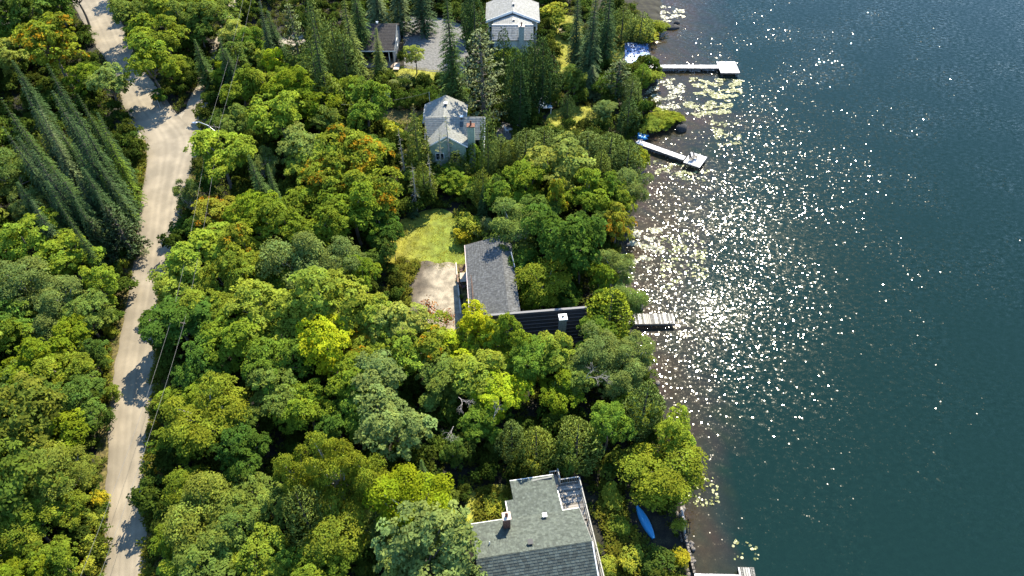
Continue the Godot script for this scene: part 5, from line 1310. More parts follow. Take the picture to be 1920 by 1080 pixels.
		["KL", 16.29, -31.72, 0.76, 1, 1.04, 1, 5.6, "pale yellow-green shrub along the stone edge by the canoe", "shrubs along shore, road and gardens"],
		["KY", 16.06, -28.58, 0.84, 0.8, 1.12, 0, 1.72, "yellow shrub along the stone edge by the canoe", "shrubs along shore, road and gardens"],
		["KD", 14.12, -27.92, 1.31, 1, 1.16, 2, 4.11, "dark green shrub along the stone edge by the canoe", "shrubs along shore, road and gardens"],
		["KL", -1.87, -33.75, 1.03, 0.45, 1.15, 2, 0.23, "left one of two: pale yellow-green shrub beside the brick chimney of green-grey roof", "shrubs along shore, road and gardens"],
		["ML", 14.52, -42.58, 0.47, 0.5, 1, 4, 0.01, "pale yellow-green maple on the shore south of plank dock", "broad-leaved trees of the lakeside forest"],
		["MD", 13.52, -48.6, 0.5, 0.5, 0.92, 3, 2.4, "deep green broad-crowned tree on the shore below the plank dock", "broad-leaved trees of the lakeside forest"],
	]

func clear_of(p: Vector2, zones: Array) -> bool:
	for z in zones:
		if Geometry2D.is_point_in_polygon(p, z):
			return false
	return true

func scatter(called: String, label: String, mesh: Mesh, mat: Material, spots: Array) -> void:
	var mm := MultiMesh.new()
	mm.transform_format = MultiMesh.TRANSFORM_3D
	mm.use_colors = true
	mm.mesh = mesh
	mm.instance_count = spots.size()
	for k in spots.size():
		mm.set_instance_transform(k, spots[k][0])
		mm.set_instance_color(k, spots[k][1])
	var o := MultiMeshInstance3D.new()
	o.name = numbered(called)
	o.multimesh = mm
	o.material_override = mat
	add_child(o)
	tag(o, label, "", "", "stuff")

func undergrowth(r: RandomNumberGenerator) -> void:
	var zones := [poly([9.32, -36.91, 11.02, -36.05, 11.94, -32.03, 13.39, -27.06, 13.11, -25.07, 8.64, -25.01, 9.31, -29.54, 8.48, -33.35]), poly([-3.81, -35.38, -0.27, -36.03, -0.42, -31.75, -3.65, -30.89]), poly([-4.34, -35.08, -0.27, -35.91, -0.26, -31.49, -3.91, -30.89]), poly([12.15, -34.73, 13.93, -34.95, 15.98, -31.37, 15.39, -29.14, 13.22, -29.63]), poly([-35.88, -21.54, -37.43, -26.13, -38.9, -30.15, -40.82, -35.62, -42.91, -41.76, -45.21, -48.82, -47.25, -57.01, -49.14, -64.4, -51.3, -72.47, -53.16, -79.02, -54.86, -86.3, -57.83, -94.19, -63.34, -101.46, -67.22, -108.1, -71.12, -114.97, -76.67, -122.63, -82.59, -131.45, -88.83, -140.71, -102.29, -159, -121.62, -184.4, -110.05, -184.47, -92.17, -158.55, -80.58, -140.6, -74.49, -130.96, -69.67, -122.43, -64.94, -115.04, -59.75, -108.06, -55.05, -101.66, -49.24, -94.44, -48.07, -86.7, -46.97, -79.49, -45.51, -72.87, -43.58, -64.69, -41.98, -57.23, -40, -49.01, -38.02, -41.94, -36.36, -35.77, -34.73, -30.25, -33.46, -26.19, -32.11, -21.57]), poly([-53.58, -93.44, -53.73, -97.52, -53.97, -102.73, -54.27, -108.36, -54.62, -114.1, -55.05, -119.53, -56.1, -127.56, -57.06, -138.44, -60, -159.47, -57.34, -159.27, -55.03, -138.69, -54.2, -127.84, -53.21, -119.74, -52.62, -114.26, -51.8, -108.52, -50.49, -102.82, -49.34, -97.63, -48.83, -93.62]), poly([-57.05, -91.58, -47.87, -89.26, -49.71, -95.43, -51.2, -106.62, -53.2, -110.58, -53.35, -104.88, -54.52, -101.67, -56, -100.22, -59.02, -102.62, -62.72, -103.22, -61.75, -98.06]), poly([-17.08, -66.99, -17.92, -72.62, -16.22, -76.32, -13.21, -78.83, -10.07, -79.83, -6.69, -76.84, -4.08, -73.15, -5.59, -68.27, -7.85, -67.91, -12.8, -67.75]), poly([-14.84, -68.39, -13.89, -68.76, -12.72, -68.43, -11.48, -68.94, -9.88, -68.44, -8.76, -68.84, -7.67, -68.51, -7.36, -66.65, -6.95, -64.21, -6.55, -61.75, -5.99, -58.65, -4.76, -52.7, -9.94, -50.23, -13.41, -54.93, -14.29, -58.28, -13.63, -60.11, -14.42, -61.87, -13.95, -63.78, -14.76, -65.62, -14.33, -66.85]), poly([-7.68, -68.61, -4.31, -68.56, -3.2, -53.58, -4.64, -52.87, -6.28, -61.86]), poly([-22.13, -139.33, -14.03, -138.92, -5.83, -134.46, -3.62, -129.33, -5.51, -123.41, -9.11, -117.39, -15.53, -117.99, -19.66, -118.74]), poly([-22.42, -117.51, -19.73, -119.46, -15.57, -118.52, -9.52, -117.85, -7.66, -115.01, -15.18, -113.6, -21.85, -114.13]), poly([7.68, -141.13, 13.05, -142.8, 14.49, -136.22, 12.58, -123.39, 15.07, -116.75, 9.6, -114.56, 8.32, -125.18, 8.06, -133.82]), poly([6.15, -104.7, 8.75, -107.68, 13.89, -108.23, 16.32, -104.32, 14.68, -100.87, 6.19, -100.37]), poly([18.95, -132.11, 22.88, -137.12, 22.87, -131.28, 20.21, -124.06, 18.64, -125.58]), poly([-22.87, -104.04, -19.69, -105.13, -14.46, -105.1, -14.2, -101.69, -18.61, -101.5, -22.6, -101.79]), poly([-2.67, -102.24, 1.07, -102.39, 1.74, -98.26, -1.29, -96.4, -2.6, -97.51]), poly([-44.81, -127.36, -42.21, -130.23, -39.01, -129.56, -38.1, -124.02, -42.42, -122.08]), poly([21.13, -132.73, 27.38, -135.36, 28.56, -130.62, 28.25, -124.15, 23.97, -121.57, 20.73, -124.1]), poly([-5.2, -136.6, 5.4, -136.6, 5.4, -121, -5.2, -121]), poly([-28, -130.8, -21, -130.8, -20, -117, -28, -117]), poly([-13.8, -99.2, -6.8, -99.2, -6.8, -96, -4, -96, -4, -88.6, -5.5, -87, -13, -87]), poly([-6.1, -68.1, 1.5, -69, 2.7, -55.5, -5, -54.6]), poly([-3, -57.5, 9, -58.8, 9.5, -52, -2.5, -51.5]), poly([-6.7, -24, -6.7, -31, 0.2, -35.6, 7.5, -36.5, 8.6, -22, -6, -19])]
	var tuft := Geo.new()
	for k in 30:
		var a := r.randf() * TAU
		var out := Vector3(cos(a), 0, sin(a))
		var al := (out + Vector3.UP * r.randf_range(0.1, 1.0)).normalized()
		var nn := (Vector3.UP + out * -0.3 + rnd_dir(r) * 0.5).normalized()
		var t := r.randf_range(0.4, 0.65)
		tuft.leaf(out * r.randf_range(0.05, 0.42) + Vector3(0, r.randf_range(0.08, 0.42), 0), al, nn, r.randf_range(0.16, 0.3), r.randf_range(0.09, 0.16), Color(t, t, t), nn)
	var tuft_m := tuft.mesh()
	var low := leafy(0.13, 0.17, 0.03, 0.8)
	var spots := []
	var f := FastNoiseLite.new()
	f.seed = 77
	f.frequency = 0.07
	for k in 26000:
		var x := r.randf_range(-94, 27)
		var z := r.randf_range(-150, -17)
		if shore(z) - x < 0.8 or not clear_of(Vector2(x, z), zones):
			continue
		var s := r.randf_range(0.7, 1.8)
		var t := 0.62 + 0.5 * f.get_noise_2d(x, z) + r.randf_range(-0.12, 0.12)
		spots.append([Transform3D(Basis(Vector3.UP, r.randf() * TAU).scaled(Vector3(s, s * r.randf_range(0.7, 1.3), s)), on(x, z)), Color(t * r.randf_range(0.9, 1.25), t, t * 0.9)])
	scatter("undergrowth", "dark green forest floor plants under the trees", tuft_m, low, spots)
	var bush: Array = broadleaf(301, {"h": 2.0, "r": 1.1, "low": 0.0, "lobes": 10, "tufts": 70, "per": 22, "leaf": 0.2, "tuft": 0.32, "lobe": 0.42})
	spots = []
	for k in 2600:
		var x := r.randf_range(-94, 26)
		var z := r.randf_range(-150, -17)
		if shore(z) - x < 1.2 or not clear_of(Vector2(x, z), zones):
			continue
		var s := r.randf_range(0.6, 1.5)
		var t := r.randf_range(0.35, 0.85)
		spots.append([Transform3D(Basis(Vector3.UP, r.randf() * TAU).scaled(Vector3(s, s * r.randf_range(0.8, 1.4), s)), on(x, z)), Color(t * r.randf_range(0.85, 1.15), t, t)])
	scatter("understory", "young saplings and bushes filling the gaps between trees", bush[1], leafy(0.12, 0.18, 0.026, 0.9), spots)
	# the same woods going on outside the picture
	var more: Array = broadleaf(311, {"tufts": 150, "per": 26, "leaf": 0.36, "tuft": 0.6})
	spots = []
	for k in 900:
		var x := r.randf_range(-150, 24)
		var z := r.randf_range(-215, -8)
		var outside: bool = z < -146.0 or x < -0.62 * (-z) - 22.0
		if not outside or shore(z) - x < 3.0 or not clear_of(Vector2(x, z), zones):
			continue
		var s := r.randf_range(0.7, 1.15)
		var t := r.randf_range(0.6, 1.0)
		spots.append([Transform3D(Basis(Vector3.UP, r.randf() * TAU).scaled(Vector3(s, s, s)), on(x, z, -0.1)), Color(t * r.randf_range(0.85, 1.3), t, t)])
	scatter("distant_woods", "continuing leafy woods around the edges of the view", more[1], leafy(0.16, 0.25, 0.035, 0.9), spots)
	# bright plants on the open slope and along the verges
	spots = []
	var slopes := [poly([9.32, -36.91, 11.02, -36.05, 11.94, -32.03, 13.39, -27.06, 13.11, -25.07, 8.64, -25.01, 9.31, -29.54, 8.48, -33.35]), poly([-3.81, -35.38, -0.27, -36.03, -0.42, -31.75, -3.65, -30.89]), poly([-40.99, -33.34, -40.19, -33.93, -37.2, -25.9, -38.34, -25.88]), poly([-52.41, -70.27, -51.63, -73.56, -52.62, -76.81, -54.19, -76.68, -53.57, -72.28]), poly([-58.64, -93, -55.93, -90.26, -53.88, -82.57, -55.11, -80.07]), poly([-48.38, -53.53, -47.04, -53.58, -43.86, -44.48, -44.7, -44.45]), poly([-15.45, -68.76, -14.34, -69.05, -13.11, -58.33, -14.31, -54.9, -15.58, -63.7]), poly([-14.54, -68.22, -12.16, -68.57, -12.94, -64.78, -12.94, -59.24, -13.86, -57.89]), poly([-45.44, -64.6, -44.24, -64.66, -41.9, -53.77, -40.82, -48.98, -38.68, -41.92, -36.99, -35.75, -35.18, -30.24, -33.68, -25.71, -32.62, -25.72, -35.84, -35.79, -38.29, -44.69]), poly([22.52, -105.63, 27.94, -107.18, 29.93, -106.49, 28.04, -104.14, 23.87, -102.29, 21.71, -101.05]), poly([23.67, -136.42, 30.13, -140.34, 30.04, -138, 27.39, -135.26, 23.51, -133.03])]
	for s0 in slopes:
		var lo: Vector2 = s0[0]
		var hi: Vector2 = s0[0]
		for p in s0:
			lo = lo.min(p)
			hi = hi.max(p)
		for k in int((hi.x - lo.x) * (hi.y - lo.y) * 7.0):
			var p := Vector2(r.randf_range(lo.x, hi.x), r.randf_range(lo.y, hi.y))
			if not Geometry2D.is_point_in_polygon(p, s0):
				continue
			var s := r.randf_range(0.6, 1.5)
			var t := r.randf_range(0.6, 1.0)
			spots.append([Transform3D(Basis(Vector3.UP, r.randf() * TAU).scaled(Vector3(s, s, s)), on(p.x, p.y)), Color(t * r.randf_range(0.9, 1.2), t, t)])
	scatter("ground_cover", "bright yellow-green plants on the open slope and road verges", tuft_m, leafy(0.19, 0.21, 0.026, 0.9), spots)
	# short blades on the lawns
	var blade := Geo.new()
	for k in 24:
		var p := Vector3(r.randf_range(-0.5, 0.5), 0.05, r.randf_range(-0.5, 0.5))
		var al := (Vector3.UP + rnd_dir(r) * 0.9).normalized()
		var t := r.randf_range(0.45, 0.65)
		blade.leaf(p, al, rnd_dir(r), 0.14, 0.05, Color(t, t, t), Vector3.UP)
	spots = []
	var lawns := [poly([-17.08, -66.99, -17.92, -72.62, -16.22, -76.32, -13.21, -78.83, -10.07, -79.83, -6.69, -76.84, -4.08, -73.15, -5.59, -68.27, -7.85, -67.91, -12.8, -67.75]), poly([-22.42, -117.51, -19.73, -119.46, -15.57, -118.52, -9.52, -117.85, -7.66, -115.01, -15.18, -113.6, -21.85, -114.13]), poly([7.68, -141.13, 13.05, -142.8, 14.49, -136.22, 12.58, -123.39, 15.07, -116.75, 9.6, -114.56, 8.32, -125.18, 8.06, -133.82]), poly([6.15, -104.7, 8.75, -107.68, 13.89, -108.23, 16.32, -104.32, 14.68, -100.87, 6.19, -100.37]), poly([18.95, -132.11, 22.88, -137.12, 22.87, -131.28, 20.21, -124.06, 18.64, -125.58])]
	for s0 in lawns:
		var lo: Vector2 = s0[0]
		var hi: Vector2 = s0[0]
		for p in s0:
			lo = lo.min(p)
			hi = hi.max(p)
		for k in int((hi.x - lo.x) * (hi.y - lo.y) * 4.0):
			var p := Vector2(r.randf_range(lo.x, hi.x), r.randf_range(lo.y, hi.y))
			if Geometry2D.is_point_in_polygon(p, s0):
				var t := r.randf_range(0.7, 1.0)
				spots.append([Transform3D(Basis(Vector3.UP, r.randf() * TAU), on(p.x, p.y, 0.05)), Color(t * r.randf_range(0.95, 1.2), t, t)])
	scatter("grass", "short grass of the lawns", blade.mesh(), leafy(0.34, 0.35, 0.045, 0.9), spots)

# ------------------------------------------------------------------ buildings

func gable_wall(parent: Node3D, a: Vector3, b: Vector3, top: float, peak: Vector3, mat: Material, called := "gable_wall") -> void:
	var g := Geo.new()
	var pts := [a, b, Vector3(b.x, top, b.z), peak, Vector3(a.x, top, a.z)]
	var nn: Vector3 = (pts[1] - pts[0]).cross(pts[2] - pts[0]).normalized() * 0.08
	var mid: Vector3 = (a + b) * 0.5
	for e in [1.0, -1.0]:
		for j in range(1, 4):
			g.tri(pts[0] + nn * e, pts[j] + nn * e, pts[j + 1] + nn * e, nn.normalized() * e, Color.WHITE)
	for j in 5:
		var p: Vector3 = pts[j]
		var s: Vector3 = pts[(j + 1) % 5]
		g.quad(p + nn, s + nn, s - nn, p - nn, (p + s) * 0.5 - mid)
	put(called, g.mesh(), mat, parent)

func houses(r: RandomNumberGenerator) -> void:
	var trim_m := flat(0.78, 0.78, 0.76, 0.6)
	var glass := flat(0.02, 0.03, 0.035, 0.08)
	var brick_m := mottled(Color(0.42, 0.2, 0.13), 61, 0.5, 2.0, 0.6)
	var cap_m := flat(0.5, 0.4, 0.33)
	var flue_m := flat(0.12, 0.045, 0.035, 0.6)
	var dark := flat(0.05, 0.05, 0.05, 0.7)
	var pale_roof := mottled(Color(0.42, 0.42, 0.4), 63, 0.8, 5.0, 0.8)
	var wood_m := mottled(Color(0.3, 0.22, 0.15), 65, 0.4, 2.0, 0.7)

	# the pale house at the top: a broad gable, a narrower one before it and a low front range
	var gy := land(0.1, -124.3)
	var A := thing("house", "white house with pale grey stepped gable roofs beyond the tall spruces at top", "house", Vector3(0.1, gy, -124.3))
	var w_m := mottled(Color(0.52, 0.56, 0.54), 67, 2.0, 6.0, 0.9)
	var t3 := Vector2(0.5, 0.36)
	var e := 7.0 - gy
	var p := 9.0 - gy
	roof_plane(A, [Vector3(-5.1, e, -12), Vector3(-5.1, e, -4.2), Vector3(0, p, -4.2), Vector3(0, p, -12)], pale_roof, t3, r, "roof", 0.2, 0.8)
	roof_plane(A, [Vector3(5.1, e, -4.2), Vector3(5.1, e, -12), Vector3(0, p, -12), Vector3(0, p, -4.2)], pale_roof, t3, r, "roof", 0.2, 0.8)
	var m := 8.3 - gy
	roof_plane(A, [Vector3(-3.6, e, -4.9), Vector3(-3.6, e, -0.06), Vector3(0, m, -0.06), Vector3(0, m, -4.9)], pale_roof, t3, r, "roof", 0.16, 0.8)
	roof_plane(A, [Vector3(3.6, e, -0.06), Vector3(3.6, e, -4.9), Vector3(0, m, -4.9), Vector3(0, m, -0.06)], pale_roof, t3, r, "roof", 0.16, 0.8)
	roof_plane(A, [Vector3(-3.75, 6.8 - gy, 2.9), Vector3(3.75, 6.8 - gy, 2.9), Vector3(3.75, m, 0), Vector3(-3.75, m, 0)], pale_roof, t3, r, "roof", 0.16, 0.82)
	roof_plane(A, [Vector3(3.75, 7.0 - gy, -2.4), Vector3(-3.75, 7.0 - gy, -2.4), Vector3(-3.75, m - 0.02, -0.05), Vector3(3.75, m - 0.02, -0.05)], pale_roof, t3, r, "roof", 0.16, 0.82)
	trim(A, Vector3(-3.75, m + 0.05, 0), Vector3(3.75, m + 0.05, 0), 0.22, 0.08, trim_m, "ridge_cap")
	for s in [-1.0, 1.0]:
		trim(A, Vector3(s * 5.1, e - 0.13, -4.16), Vector3(0, p - 0.13, -4.16), 0.08, 0.42, trim_m)
	walls(A, [[-4.6, -11.7, e + 0.1], [-4.6, -4.9, 0], [4.6, -4.9, e + 0.1], [4.6, -11.7, 0]], -0.4, w_m)
	gable_wall(A, Vector3(-4.6, -0.4, -4.9), Vector3(4.6, -0.4, -4.9), e + 0.1, Vector3(0, p - 0.2, -4.9), w_m)
	gable_wall(A, Vector3(-4.6, -0.4, -11.7), Vector3(4.6, -0.4, -11.7), e + 0.1, Vector3(0, p - 0.2, -11.7), w_m)
	walls(A, [[-3.4, -4.9, e - 0.1], [-3.4, 2.5, e - 0.15], [3.4, 2.5, e - 0.1], [3.4, -4.9, 0]], -0.4, w_m)
	window(A, Vector3(-4.0, 3.6, -4.78), 0.0, 0.9, 1.1, trim_m, glass)
	window(A, Vector3(4.0, 3.3, -4.78), 0.0, 0.9, 1.8, trim_m, glass)
	window(A, Vector3(-1.6, 2.6, 2.62), 0.0, 1.6, 1.3, trim_m, glass)
	window(A, Vector3(4.72, 3.0, -8.0), PI / 2, 1.6, 1.3, trim_m, glass)
	chimney(A, Vector3(1.6, 0, 2.55), 0.95, 0.8, -0.3, 9.3 - gy, mottled(Color(0.4, 0.45, 0.43), 68, 1.0, 3.0, 0.85), cap_m, flue_m)
	roof_vent(A, Vector3(0.2, p - 0.1, -10.0), 0.4, dark, trim_m)
	roof_vent(A, Vector3(0.2, p - 0.1, -6.6), 0.4, dark, trim_m)
	roof_vent(A, Vector3(0.25, m - 0.1, -1.7), 0.36, dark, trim_m)

	# the garage with the dark roof and open porch
	gy = land(-24.5, -122.0)
	var B := thing("garage", "grey garage with dark brown gable roof and open front porch", "garage", Vector3(-24.5, gy, -122.0))
	var dark_roof := mottled(Color(0.115, 0.1, 0.092), 69, 0.9, 4.0, 0.75)
	var bw := mottled(Color(0.3, 0.33, 0.34), 70, 2.0, 6.0, 0.85)
	e = 5.5 - gy
	p = 7.7 - gy
	roof_plane(B, [Vector3(-3.35, e, 2.0), Vector3(3.25, e, 2.0), Vector3(3.25, p, -4), Vector3(-3.35, p, -4)], dark_roof, Vector2(0.5, 0.36), r, "roof", 0.18, 0.75)
	roof_plane(B, [Vector3(3.25, e, -8.6), Vector3(-3.35, e, -8.6), Vector3(-3.35, p, -4), Vector3(3.25, p, -4)], dark_roof, Vector2(0.5, 0.36), r, "roof", 0.18, 0.75)
	for s in [-3.35, 3.25]:
		trim(B, Vector3(s, e - 0.1, 2.0), Vector3(s, p - 0.1, -4), 0.06, 0.26, bw)
	trim(B, Vector3(-3.35, e - 0.08, 2.03), Vector3(3.25, e - 0.08, 2.03), 0.08, 0.16, trim_m)
	walls(B, [[-3.0, -8.0, e], [-3.0, 0.4, 0], [2.9, 0.4, 0], [2.9, -8.0, e]], -0.3, bw)
	gable_wall(B, Vector3(2.9, -0.3, -8.0), Vector3(2.9, -0.3, 1.9), e, Vector3(2.9, p - 0.2, -4), bw)
	gable_wall(B, Vector3(-3.0, -0.3, -8.0), Vector3(-3.0, -0.3, 0.4), e, Vector3(-3.0, p - 0.2, -4), bw)
	walls(B, [[-2.9, 0.4, e + 0.3], [2.8, 0.4, 0]], -0.3, bw)
	part_box(B, "porch_floor", Vector3(-0.1, 0.1, 2.2), Vector3(5.9, 0.24, 3.4), wood_m)
	part_box(B, "side_slab", Vector3(3.5, 0.06, 3.2), Vector3(1.0, 0.16, 2.4), cap_m)
	for s in [-2.9, 2.1]:
		part_box(B, "porch_post", Vector3(s, e * 0.5, 1.7), Vector3(0.14, e - 0.2, 0.14), trim_m)
	part_box(B, "porch_rail", Vector3(-0.4, 1.1, 1.75), Vector3(4.8, 0.1, 0.08), brick_m)
	window(B, Vector3(3.02, 1.6, -3.0), PI / 2, 1.2, 1.1, trim_m, glass)
	roof_vent(B, Vector3(-0.4, p - 0.12, -4.2), 0.35, trim_m, trim_m)

	# the middle cottage: crossed gables over pale green walls
	gy = land(-9.6, -92.7)
	var C := thing("cottage", "pale green cottage with crossed grey gables and a tall green chimney", "house", Vector3(-9.6, gy, -92.7))
	var c_m := mottled(Color(0.36, 0.46, 0.34), 71, 2.0, 6.0, 0.9)
	var c_roof := mottled(Color(0.33, 0.335, 0.305), 72, 0.8, 5.0, 0.82)
	e = 7.1 - gy
	p = 9.0 - gy
	var tc := Vector2(0.42, 0.3)
	roof_plane(C, [Vector3(-3.5, e, 3.1), Vector3(5.5, e, 3.1), Vector3(5.5, p, 0), Vector3(-3.5, p, 0)], c_roof, tc, r, "roof", 0.18, 0.8)
	roof_plane(C, [Vector3(5.5, e, -3.1), Vector3(-3.5, e, -3.1), Vector3(-3.5, p, 0), Vector3(5.5, p, 0)], c_roof, tc, r, "roof", 0.18, 0.8)
	roof_plane(C, [Vector3(-4.1, e + 0.3, -6.3), Vector3(-4.1, e + 0.3, -0.8), Vector3(-0.8, p + 0.02, -0.02), Vector3(-0.8, p + 0.02, -6.3)], c_roof, tc, r, "roof", 0.18, 0.8)
	roof_plane(C, [Vector3(2.5, e + 0.3, -0.8), Vector3(2.5, e + 0.3, -6.3), Vector3(-0.8, p + 0.02, -6.3), Vector3(-0.8, p + 0.02, -0.02)], c_roof, tc, r, "roof", 0.18, 0.8)
	roof_plane(C, [Vector3(-2.95, e + 0.05, 2.0), Vector3(-2.95, e + 0.05, 4.9), Vector3(0.05, p + 0.01, 4.9), Vector3(0.05, p + 0.01, 0.05)], c_roof, tc, r, "roof", 0.18, 0.8)
	roof_plane(C, [Vector3(3.05, e + 0.05, 4.9), Vector3(3.05, e + 0.05, 2.0), Vector3(0.05, p + 0.01, 0.05), Vector3(0.05, p + 0.01, 4.9)], c_roof, tc, r, "roof", 0.18, 0.8)
	for s in [[-2.95, 0.05], [3.05, 0.05]]:
		trim(C, Vector3(s[0], e - 0.05, 4.93), Vector3(s[1], p - 0.1, 4.93), 0.06, 0.2, trim_m)
	for s in [-4.13, 2.53]:
		trim(C, Vector3(s, e + 0.22, -6.3), Vector3(s, e + 0.22, -2.9), 0.1, 0.14, trim_m, "gutter")
	trim(C, Vector3(5.53, e - 0.05, 3.1), Vector3(5.53, p - 0.05, 0), 0.06, 0.2, trim_m)
	walls(C, [[-3.2, -2.8, e], [-3.2, 2.8, e], [5.2, 2.8, 0], [5.2, -2.8, e]], -0.4, c_m)
	gable_wall(C, Vector3(5.2, -0.4, -2.8), Vector3(5.2, -0.4, 2.8), e, Vector3(5.2, p - 0.2, 0), c_m)
	walls(C, [[-3.8, -2.8, 0], [2.2, -2.8, e + 0.2], [2.2, -6.0, 0], [-3.8, -6.0, e + 0.2]], -0.4, c_m)
	gable_wall(C, Vector3(-3.8, -0.4, -6.0), Vector3(2.2, -0.4, -6.0), e + 0.2, Vector3(-0.8, p - 0.2, -6.0), c_m)
	walls(C, [[-2.65, 2.8, e], [-2.65, 4.6, 0], [2.75, 4.6, e], [2.75, 2.8, 0]], -0.4, c_m)
	gable_wall(C, Vector3(-2.65, -0.4, 4.6), Vector3(2.75, -0.4, 4.6), e, Vector3(0.05, p - 0.2, 4.6), c_m)
	window(C, Vector3(-1.2, 3.4, 4.7), 0.0, 1.2, 1.2, trim_m, glass)
	window(C, Vector3(1.3, 3.4, 4.7), 0.0, 1.2, 1.2, trim_m, glass)
	window(C, Vector3(5.3, 3.0, 0.6), PI / 2, 1.4, 1.4, trim_m, glass)
	chimney(C, Vector3(3.55, 0, 3.3), 1.05, 0.85, -0.3, 9.7 - gy, mottled(Color(0.37, 0.46, 0.36), 73, 1.0, 3.0, 0.9), brick_m, flue_m, 0.7)
	roof_vent(C, Vector3(-0.6, p - 0.1, -3.4), 0.45, dark, trim_m)
	roof_vent(C, Vector3(2.0, p - 0.15, 0.2), 0.42, dark, trim_m)
	var sky_b := Basis(Vector3.RIGHT, atan2(p - e, 3.1))
	part_box(C, "skylight", Vector3(2.0, p - 0.55, 1.0), Vector3(0.5, 0.1, 0.8), glass, sky_b)

	# the long low house with the grey roof beside the gravel pad
	gy = land(-4.0, -62.0)
	var D := thing("long_house", "long house with a broad plain grey roof beside the gravel pad", "house", Vector3(-6.10, gy, -68.07), deg_to_rad(5.32))
	var d_roof := mottled(Color(0.2, 0.205, 0.205), 74, 0.6, 4.0, 0.72)
	e = 5.5 - gy
	roof_plane(D, [Vector3(0, e, 0), Vector3(0, e, 13.2), Vector3(4.5, e + 1.25, 13.2), Vector3(4.5, e + 1.25, 0)], d_roof, Vector2(0.33, 0.28), r, "roof", 0.2, 0.66)
	roof_plane(D, [Vector3(5.9, e + 0.8, 13.2), Vector3(5.9, e + 0.8, 0), Vector3(4.5, e + 1.25, 0), Vector3(4.5, e + 1.25, 13.2)], d_roof, Vector2(0.33, 0.28), r, "roof", 0.2, 0.66)
	var d_wall := mottled(Color(0.12, 0.075, 0.055), 75, 1.0, 4.0, 0.8)
	walls(D, [[0.5, 0.4, e - 0.1], [0.5, 12.9, e + 0.5], [5.6, 12.9, e + 0.6], [5.6, 0.4, e - 0.1]], -0.5, d_wall)
	trim(D, Vector3(-0.05, e - 0.1, 0), Vector3(-0.05, e - 0.1, 13.2), 0.1, 0.24, flat(0.62, 0.5, 0.47), "fascia")
	trim(D, Vector3(0, e - 0.12, -0.04), Vector3(4.5, e + 1.13, -0.04), 0.06, 0.22, d_wall, "fascia")
	window(D, Vector3(0.38, 1.5, 3.0), PI / 2, 1.4, 1.0, trim_m, glass)
	window(D, Vector3(0.38, 1.5, 9.0), PI / 2, 1.4, 1.0, trim_m, glass)

	gy = land(4.0, -53.0)
	var D2 := thing("steep_house", "black steep-roofed house wing with ribbed siding and white-topped chimney", "house", Vector3(-0.62, gy, -55.08), deg_to_rad(6.24))
	var black := mottled(Color(0.04, 0.03, 0.028), 76, 0.5, 3.0, 0.7)
	var batten_m := flat(0.075, 0.062, 0.06)
	p = 6.6 - gy
	roof_plane(D2, [Vector3(-2.4, 2.9 - gy, 2.7), Vector3(9.4, 2.9 - gy, 2.7), Vector3(9.4, p, 0), Vector3(-2.4, p, 0)], black, Vector2(2.4, 0.34), r, "roof", 0.16, 0.6)
	roof_plane(D2, [Vector3(9.4, 2.9 - gy, -2.7), Vector3(-2.4, 2.9 - gy, -2.7), Vector3(-2.4, p, 0), Vector3(9.4, p, 0)], black, Vector2(2.4, 0.34), r, "roof", 0.16, 0.6)
	trim(D2, Vector3(-2.4, p + 0.06, 0), Vector3(9.45, p + 0.06, 0), 0.3, 0.1, flat(0.13, 0.13, 0.14, 0.7), "ridge_cap")
	for y in 11:
		var t := (y + 0.5) / 11.0
		trim(D2, Vector3(-2.4, lerpf(2.9 - gy, p, t) + 0.06, lerpf(2.75, 0.05, t)), Vector3(9.4, lerpf(2.9 - gy, p, t) + 0.06, lerpf(2.75, 0.05, t)), 0.05, 0.07, batten_m, "batten")
	walls(D2, [[-2.0, -2.4, 3.4 - gy], [-2.0, 2.4, 3.4 - gy], [9.1, 2.4, 3.4 - gy], [9.1, -2.4, 3.4 - gy]], -0.5, d_wall)
	gable_wall(D2, Vector3(9.15, -0.4, -2.4), Vector3(9.15, -0.4, 2.4), 3.4 - gy, Vector3(9.15, p - 0.15, 0), d_wall)
	chimney(D2, Vector3(6.3, 0, 1.75), 0.8, 0.75, -0.3, 7.2 - gy, mottled(Color(0.2, 0.22, 0.21), 77, 0.6, 3.0, 0.8), trim_m, dark, 0.12)

	# the green-grey house at the bottom
	gy = land(2.0, -28.0)
	var E := thing("lake_house", "green-grey shingled house with brick chimney and railed deck at bottom", "house", Vector3(6.56, gy, -26.88), deg_to_rad(9.05))
	var e_roof := mottled(Color(0.135, 0.16, 0.135), 78, 0.7, 5.0, 0.8)
	var te := Vector2(0.26, 0.21)
	var ew := mottled(Color(0.3, 0.3, 0.27), 79, 1.5, 5.0, 0.85)
	e = 6.1 - gy
	p = 8.5 - gy
	roof_plane(E, [Vector3(0.35, e, -4.3), Vector3(-9.75, e, -4.3), Vector3(-9.75, p, 0), Vector3(0.35, p, 0)], e_roof, te, r, "roof", 0.18, 0.6)
	roof_plane(E, [Vector3(-9.75, 5.75 - gy, 6.2), Vector3(0.35, 5.75 - gy, 6.2), Vector3(0.35, p, 0), Vector3(-9.75, p, 0)], e_roof, Vector2(0.4, 0.24), r, "roof", 0.18, 0.46)
	roof_plane(E, [Vector3(-1.2, 5.3 - gy, -8.5), Vector3(-5.5, 5.3 - gy, -8.5), Vector3(-5.5, e + 0.02, -4.25), Vector3(-1.2, e + 0.02, -4.25)], e_roof, te, r, "roof", 0.18, 0.6)
	roof_plane(E, [Vector3(-5.5, 5.72 - gy, -6.3), Vector3(-6.2, 5.72 - gy, -6.3), Vector3(-6.2, e + 0.02, -4.25), Vector3(-5.5, e + 0.02, -4.25)], e_roof, te, r, "roof", 0.18, 0.6)
